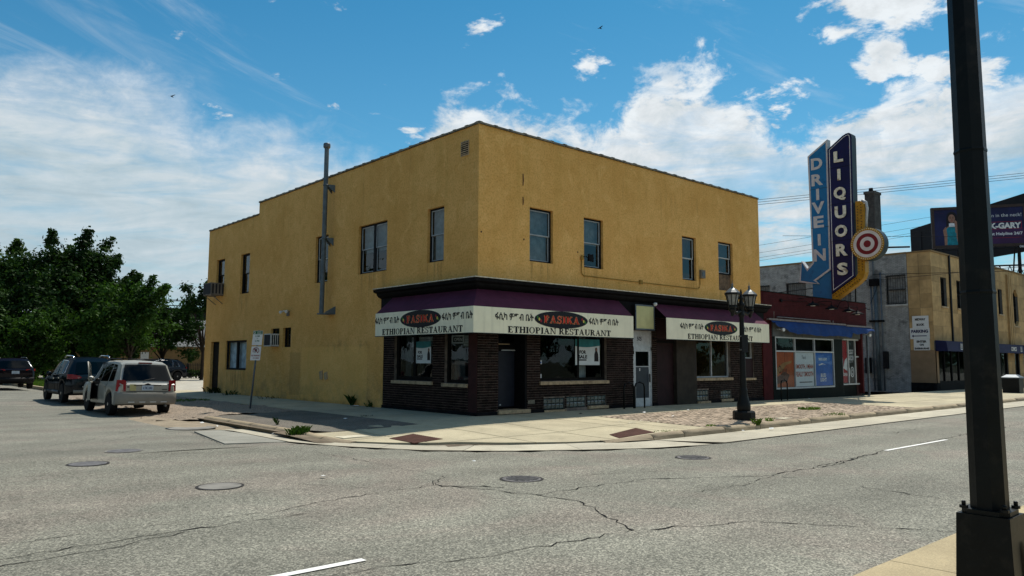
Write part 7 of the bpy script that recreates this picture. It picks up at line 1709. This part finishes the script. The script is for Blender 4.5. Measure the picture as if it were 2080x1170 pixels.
tree('tallest dark broad tree behind the crossover', .6, 57.5, -.1, 11.6, 4.6, .30, 2.4, 'leaf_dark', 52000, 11, .28, .175, 66, peaks=9)
tree('dark round tree right of the tallest one', 4.2, 56.0, -.1, 9.0, 3.3, .26, 2.2, 'leaf_dark', 36000, 12, .30, .17, 50, peaks=7)
tree('fresh green tree with a forked trunk before the navy wagon', 2.05, 42.8, -.1, 7.4, 3.2, .17, 2.0, 'leaf_mid', 24000, 13, .37, .13, 44)
tree('yellow green tree at the far left edge', -2.0, 70, -.1, 12.2, 4.6, .3, 2.5, 'leaf_light', 26000, 14, .12, .19, 44)
tree('small bright leafy tree low at the left edge by the parked cars', -4.2, 46, -.1, 5.0, 2.7, .14, 1.2, 'leaf_mid', 20000, 15, .16, .13, 38)
tree('slender airy tree against the end of the yellow wall', 8.6, 46.6, -.07, 8.7, 2.3, .13, 2.4, 'leaf_dark', 7500, 16, .24, .13, 24)
tree('dark low tree between the navy wagon and the yellow wall', 7.6, 53.5, -.07, 6.4, 2.6, .15, 1.6, 'leaf_dark', 13000, 17, .46, .13, 30)
tree('dark tree filling the gap behind the violet car', -2.3, 54, -.1, 8.2, 3.8, .2, 1.2, 'leaf_dark', 24000, 18, .06, .16, 44)
tree('dark tree behind the left edge cars', -5.8, 62, -.1, 9.4, 4.2, .22, 1.4, 'leaf_dark', 19000, 19, .05, .16, 40)
tree('small dark tree beside the tan building', 1.6, 61.5, -.1, 7.0, 3.2, .18, 1.6, 'leaf_dark', 13000, 20, .46, .15, 30)
# distant wooded mass closing the end of the street
g = random.Random(4); cl = [(-40+i*3.2+g.uniform(-1, 1), 118+g.uniform(-4, 4)-.12*i, g.uniform(1.5, 5.2), g.uniform(2.2, 3.4)) for i in range(40)]
o = leafcloud('distant_trees', 'leaf_dark', cl, 9000, .8, None, 31); kind(o, 'stuff')
# unseen trees added across the side street to darken the side wall and glass
cl = [(-20.5+g.uniform(-1.5, 1.5), -9+i*1.5+g.uniform(-.8, .8), g.uniform(1.6, 9.0), g.uniform(1.3, 2.3)) for i in range(60)]+[(-21.5+g.uniform(-1, 1), -8+i*3+g.uniform(-1, 1), g.uniform(2, 7.5), g.uniform(1.6, 2.4)) for i in range(30)]
o = leafcloud('unseen_trees', 'leaf_dark', cl, 17000, .45, None, 33); kind(o, 'stuff')
cl = [(-34+i*3.0+g.uniform(-1, 1), -39+g.uniform(-2, 2), g.uniform(1.4, 6.0), g.uniform(1.6, 2.8)) for i in range(75)]  # second unseen row, added behind the camera for dark reflections in the glass
o = leafcloud('unseen_trees', 'leaf_dark', cl, 16000, .7, None, 34); kind(o, 'stuff')
# weeds, grass tufts
def tuft(x, y, z, r, h, n, seed, name, label, m_='grass', cat='weed', grp='weeds in the paving'):
    g = random.Random(seed); t = MB()
    for i in range(n):
        a = g.uniform(0, 6.28); q = r*math.sqrt(g.random()); px, py = x+q*math.cos(a), y+q*math.sin(a)*.6; b_ = g.uniform(0, 6.28); l = h*g.uniform(.15, 1.1)**1.3; w_ = .006+h*.022; lx, ly = math.cos(b_)*l*.6, math.sin(b_)*l*.6
        t.add([(px-w_*math.sin(b_), py+w_*math.cos(b_), z), (px+w_*math.sin(b_), py-w_*math.cos(b_), z), (px+lx*.5+w_*.8*math.sin(b_), py+ly*.5-w_*.8*math.cos(b_), z+l*.7), (px+lx, py+ly, z+l*.85), (px+lx*.5-w_*.8*math.sin(b_), py+ly*.5+w_*.8*math.cos(b_), z+l*.7)], [(0, 1, 2, 3, 4)])
    o = t.build(name, M[m_], loc=(x, y, z)); tag(o, label, cat, grp); return o
tuft(11.95, -4.0, -.07, .55, .10, 420, 1, 'grass_tuft', 'flat green grass patch growing through the brick paving')
tuft(6.3, -5.66, -.10, .16, .12, 60, 2, 'weed_clump', 'small weed at the kerb right of the lamp post')
tuft(5.05, -5.98, -.14, .10, .22, 60, 3, 'weed_clump', 'yellowish weed in the kerb joint below the lamp post', 'leaf_light')
tuft(1.3, -5.72, -.14, .35, .08, 110, 4, 'weed_clump', 'thin line of weeds beside the front warning plate')
tuft(3.4, -5.62, -.11, .20, .08, 70, 5, 'weed_clump', 'low weeds where the kerb rises left of the lamp post')
tuft(10.3, -5.7, -.10, .5, .09, 120, 6, 'weed_clump', 'thin weeds at the back of the kerb before the liquor shop')
tuft(-5.72, -.35, -.2, .24, .24, 200, 7, 'weed_clump', 'leafy weed hanging over the side street kerb', 'leaf_mid')
tuft(-5.5, -.1, -.11, .22, .16, 160, 8, 'weed_clump', 'leafy weed on top of the side street kerb', 'leaf_light')
tuft(-5.25, 1.75, -.10, .05, .25, 14, 9, 'weed_clump', 'single dry stalk on the asphalt patch', 'leaf_dark')
tuft(-.12, 6.9, -.02, .05, .45, 70, 10, 'weed_clump', 'tall weed against the foot of the yellow side wall', 'leaf_mid')
tuft(-.12, 5.75, -.02, .1, .3, 30, 11, 'weed_clump', 'small weed near litter at the yellow side wall', 'leaf_mid')
tuft(-.15, 19.7, -.02, .5, .35, 90, 12, 'weed_clump', 'weeds by the side door threshold', 'leaf_dark')
tuft(-.15, 17.4, -.02, .6, .25, 80, 13, 'weed_clump', 'weeds under the low side window', 'leaf_dark'); tuft(-.12, 13.2, -.02, .8, .15, 60, 14, 'weed_clump', 'thin weeds along the middle of the yellow side wall', 'leaf_dark')
tuft(-3.4, 14.2, -.05, .9, .10, 380, 15, 'grass_tuft', 'dark grass patch on the shaded gravel verge')
tuft(-2.2, 2.4, -.04, .2, .05, 40, 16, 'weed_clump', 'moss in a joint of the side pavement', 'leaf_dark')
gm = MB(); g = random.Random(8)
for i in range(6000):
    px, py = -4.85+g.random()*2.3, 27+g.random()**1.3*34; b_ = g.uniform(0, 6.28); l = g.uniform(.10, .22); w_ = .03
    gm.add([(px-w_, py, -.02), (px+w_, py, -.02), (px+math.cos(b_)*l*.5, py+math.sin(b_)*l*.5, l)], [(0, 1, 2)])
kind(gm.build('grass', M['grass']), 'stuff')
# tan lap sided building behind the trees, black picket fence, bollards
tb = thing('tan_building', 'low tan lap sided building behind the trees with a white eaves gutter', 'building', (8, 68, 0))
A0, A1 = Vector((-2.0, 79.0, 0)), Vector((26., 55.5, 0)); ud = (A1-A0).normalized(); LT = (A1-A0).length; nd = Vector((ud.y, -ud.x, 0)); 
if nd.dot(CAMP-A0) < 0: nd = -nd
bp4 = lambda s, z, o=0.: tuple(A0+ud*s+nd*o+Vector((0, 0, z)))
pr0 = None
for k in range(17):
    z = k*.18
    if pr0 is None: m = MB(); m.add([bp4(0, z, .03), bp4(LT, z, .03), bp4(LT, z+.18, .0), bp4(0, z+.18, .0), bp4(0, z, 0), bp4(LT, z, 0)], [(0, 1, 2, 3), (0, 4, 5, 1)]); pr0 = m.build('lap_board', 'lap_siding', tb)
    else: o = pr0.copy(); COL.objects.link(o); o.parent = tb; ORG[o.name] = ORG[pr0.name]; o.location.z += z
m = MB(); m.prism([bp4(0, -.3, -.02), bp4(LT, -.3, -.02), bp4(LT, 3.0, -.02), bp4(0, 3.0, -.02)], tuple(-nd*12)); m.build('wall', 'lap_siding', tb)
m = MB(); m.add([bp4(-.4, 2.98, .4), bp4(LT+.4, 2.98, .4), bp4(LT+.4, 6.2, -9), bp4(-.4, 6.2, -9), bp4(-.4, 2.9, .4), bp4(LT+.4, 2.9, .4)], [(0, 1, 2, 3), (0, 4, 5, 1)]); m.build('roof', 'roof_shingle', tb)
m = MB(); m.prism([bp4(-.4, 2.92, .52), bp4(LT+.4, 2.92, .52), bp4(LT+.4, 3.06, .52), bp4(-.4, 3.06, .52)], tuple(-nd*.1)); m.build('gutter', 'white_gutter', tb)
ORD = ['first', 'second', 'third', 'fourth', 'fifth', 'sixth', 'seventh', 'eighth', 'ninth']
for i, s in enumerate(np.linspace(6, 27, 9)):
    p = A0+ud*float(s)+nd*2.5; t = thing('bollard', ORD[i]+' dark stubby post from the left before the tan building', 'bollard', (p.x, p.y, -.07), 'dark posts before the tan building'); m = MB(); m.lathe([(.16, -.1), (.16, 1.15), (.12, 1.24), (.03, 1.28)], (p.x, p.y, -.07), 10); m.build('post', 'black_trim', t)
t = thing('wall_notice', 'small white notice on the tan building above the pale car', 'sign', (7.6, 66, 2)); s0 = (Vector((10.4, 68.5, 0))-A0).dot(ud); m = MB(); m.prism([bp4(s0-.42, 1.5, .06), bp4(s0+.42, 1.5, .06), bp4(s0+.42, 2.35, .06), bp4(s0-.42, 2.35, .06)], tuple(nd*.02)); m.build('board', 'white_sign', t)
ft = thing('picket_fence', 'black metal picket fence behind the parking lot', 'fence', (8, 50, -.07)); F0, F1 = Vector((6.2, 52.6, 0)), Vector((22., 46.2, 0)); fl_ = (F1-F0).length; fu = (F1-F0).normalized()
pk = None; n = int(fl_/.14)
for i in range(min(n, 118)):
    p = F0+fu*(.14*i)
    if pk is None: m = MB(); m.box(p.x-.018, p.x+.018, p.y-.018, p.y+.018, -.05, 1.30); pk = m.build('picket', 'black_iron', ft); p00 = p
    else: o = pk.copy(); COL.objects.link(o); o.parent = ft; ORG[o.name] = ORG[pk.name]; o.location = pk.location+(p-p00)
for z in (.12, 1.12): m = MB(); m.tube([F0+Vector((0, 0, z)), F1+Vector((0, 0, z))], .022, 4); m.build('rail', 'black_iron', ft)
cl = [(6.2+i*.62, 53.6-i*.25, .35, .55) for i in range(26)]; o = leafcloud('hedge', 'leaf_dark', cl, 4200, .16, None, 41); tag(o, 'dark clipped hedge behind the black picket fence', 'hedge')
# roof edge far behind, pole with crossarm
t = thing('far_building', 'dark flat roofed block with a yellow panel glimpsed behind the trees', 'building', (18, 88, 0)); m = MB(); m.box(13.5, 26, 88, 98, 0, 8.1); m.build('wall', 'bb_back', t); boxo('panel', 'bulb_yellow', t, 17.2, 18.3, 87.9, 87.98, 6.6, 7.6); boxo('roof_edge', 'black_trim', t, 13.2, 26.2, 87.6, 98.2, 8.1, 8.4)
t = thing('utility_pole', 'distant wooden utility pole with braced crossarm beside the yellow wall', 'utility pole', (23.4, 97, 0)); m = MB(); m.tube([(23.4, 97, -1), (23.4, 97, 10.4)], [.2, .14], 8); m.build('pole', 'bark', t)
m = MB(); ad = Vector((.86, -.5, 0)); c = Vector((23.4, 97, 10.1))
for dz in (0, -.7): m.tube([c-ad*2.6+Vector((0, 0, dz)), c+ad*.4+Vector((0, 0, dz))], .07, 5)
m.tube([c-ad*1.8, c+Vector((0, 0, -2.4))], .05, 5); m.build('crossarm', 'bark', t)
m = MB()
for s in (-2.5, -1.7, -.9): m.lathe([(.07, 0), (.07, .25)], c+ad*s, 6); m.lathe([(.07, -.9), (.07, -1.2)], c+ad*s, 6)
m.build('insulator', 'black_trim', t)
# overhead wires
def wire(p0, p1, sag_, r, label, grp='overhead wires'):
    a, c = Vector(p0), Vector(p1); m = MB(); m.tube([a.lerp(c, i/16)+Vector((0, 0, -sag_*math.sin(math.pi*i/16))) for i in range(17)], r, 5); o = m.build('overhead_wire', 'black_trim', loc=tuple(a)); tag(o, label, 'wire', grp)
for k, z in enumerate((0, -.18, -.36)): wire((21, 25.3, 11.5+z), (64.8, -15.8, 17.6+z), .15, .016, ('top', 'middle', 'lowest')[k]+' strand of the triple wires crossing behind the roof sign')
for k, (z0, z1) in enumerate(((12.4, 13.15), (11.72, 12.42), (11.31, 11.92), (10.95, 11.74))): wire((39.5, 28.2, z0-2.2), (62.3, 7.5, z1+2.2), .05, .013, ('first', 'second', 'third', 'fourth')[k]+' thin wire from the top between yellow building and blue arrow')
wire((20.0, 8.9, 4.75), (36.3, 4.2, 6.95), .12, .03, 'thick black cable sagging behind the blue sign base'); wire((36.1, 3.8, 6.9), (18.0, -15, 5.2), .0, .012, 'black cable from the conduit mast out across the street'); wire((36.1, 3.7, 7.3), (34, -16, 6.1), .05, .016, 'upper black cable crossing the sandstone front')
wire((40, 12, 11.3), (70, -14, 11.6), .1, .015, 'thin wire passing beside the bullseye')
for k in range(3): wire((23.4-2.2+.8*k, 97+1.2-.45*k, 10.3), (-30, 82, 7.5+.5*k), .8, .03, ('left', 'middle', 'right')[k]+' wire running left from the distant pole')
# two birds
for x, y, z, a in ((3.37, 40.22, 20.96, .5), (31.0, 22.5, 28.7, -.2)):
    m = MB(); ca, sa = math.cos(a), math.sin(a); b3 = lambda u, v, w_: (x+u*ca-v*sa, y+u*sa+v*ca, z+w_)
    m.add([b3(-.22, 0, 0), b3(-.05, .05, .03), b3(.16, 0, .02), b3(-.05, -.05, .03), b3(-.02, .34, .12), b3(-.12, .30, .10), b3(-.02, -.34, .12), b3(-.12, -.30, .10), b3(0, 0, -.03)], [(0, 1, 2, 8), (0, 8, 2, 3), (1, 4, 5, 0), (3, 0, 7, 6)]); o = m.build('flying_bird', 'black_trim', loc=(x, y, z)); tag(o, 'tiny dark bird gliding '+('in the blue sky left of the roof flue' if x < 10 else 'high above the yellow building'), 'bird')
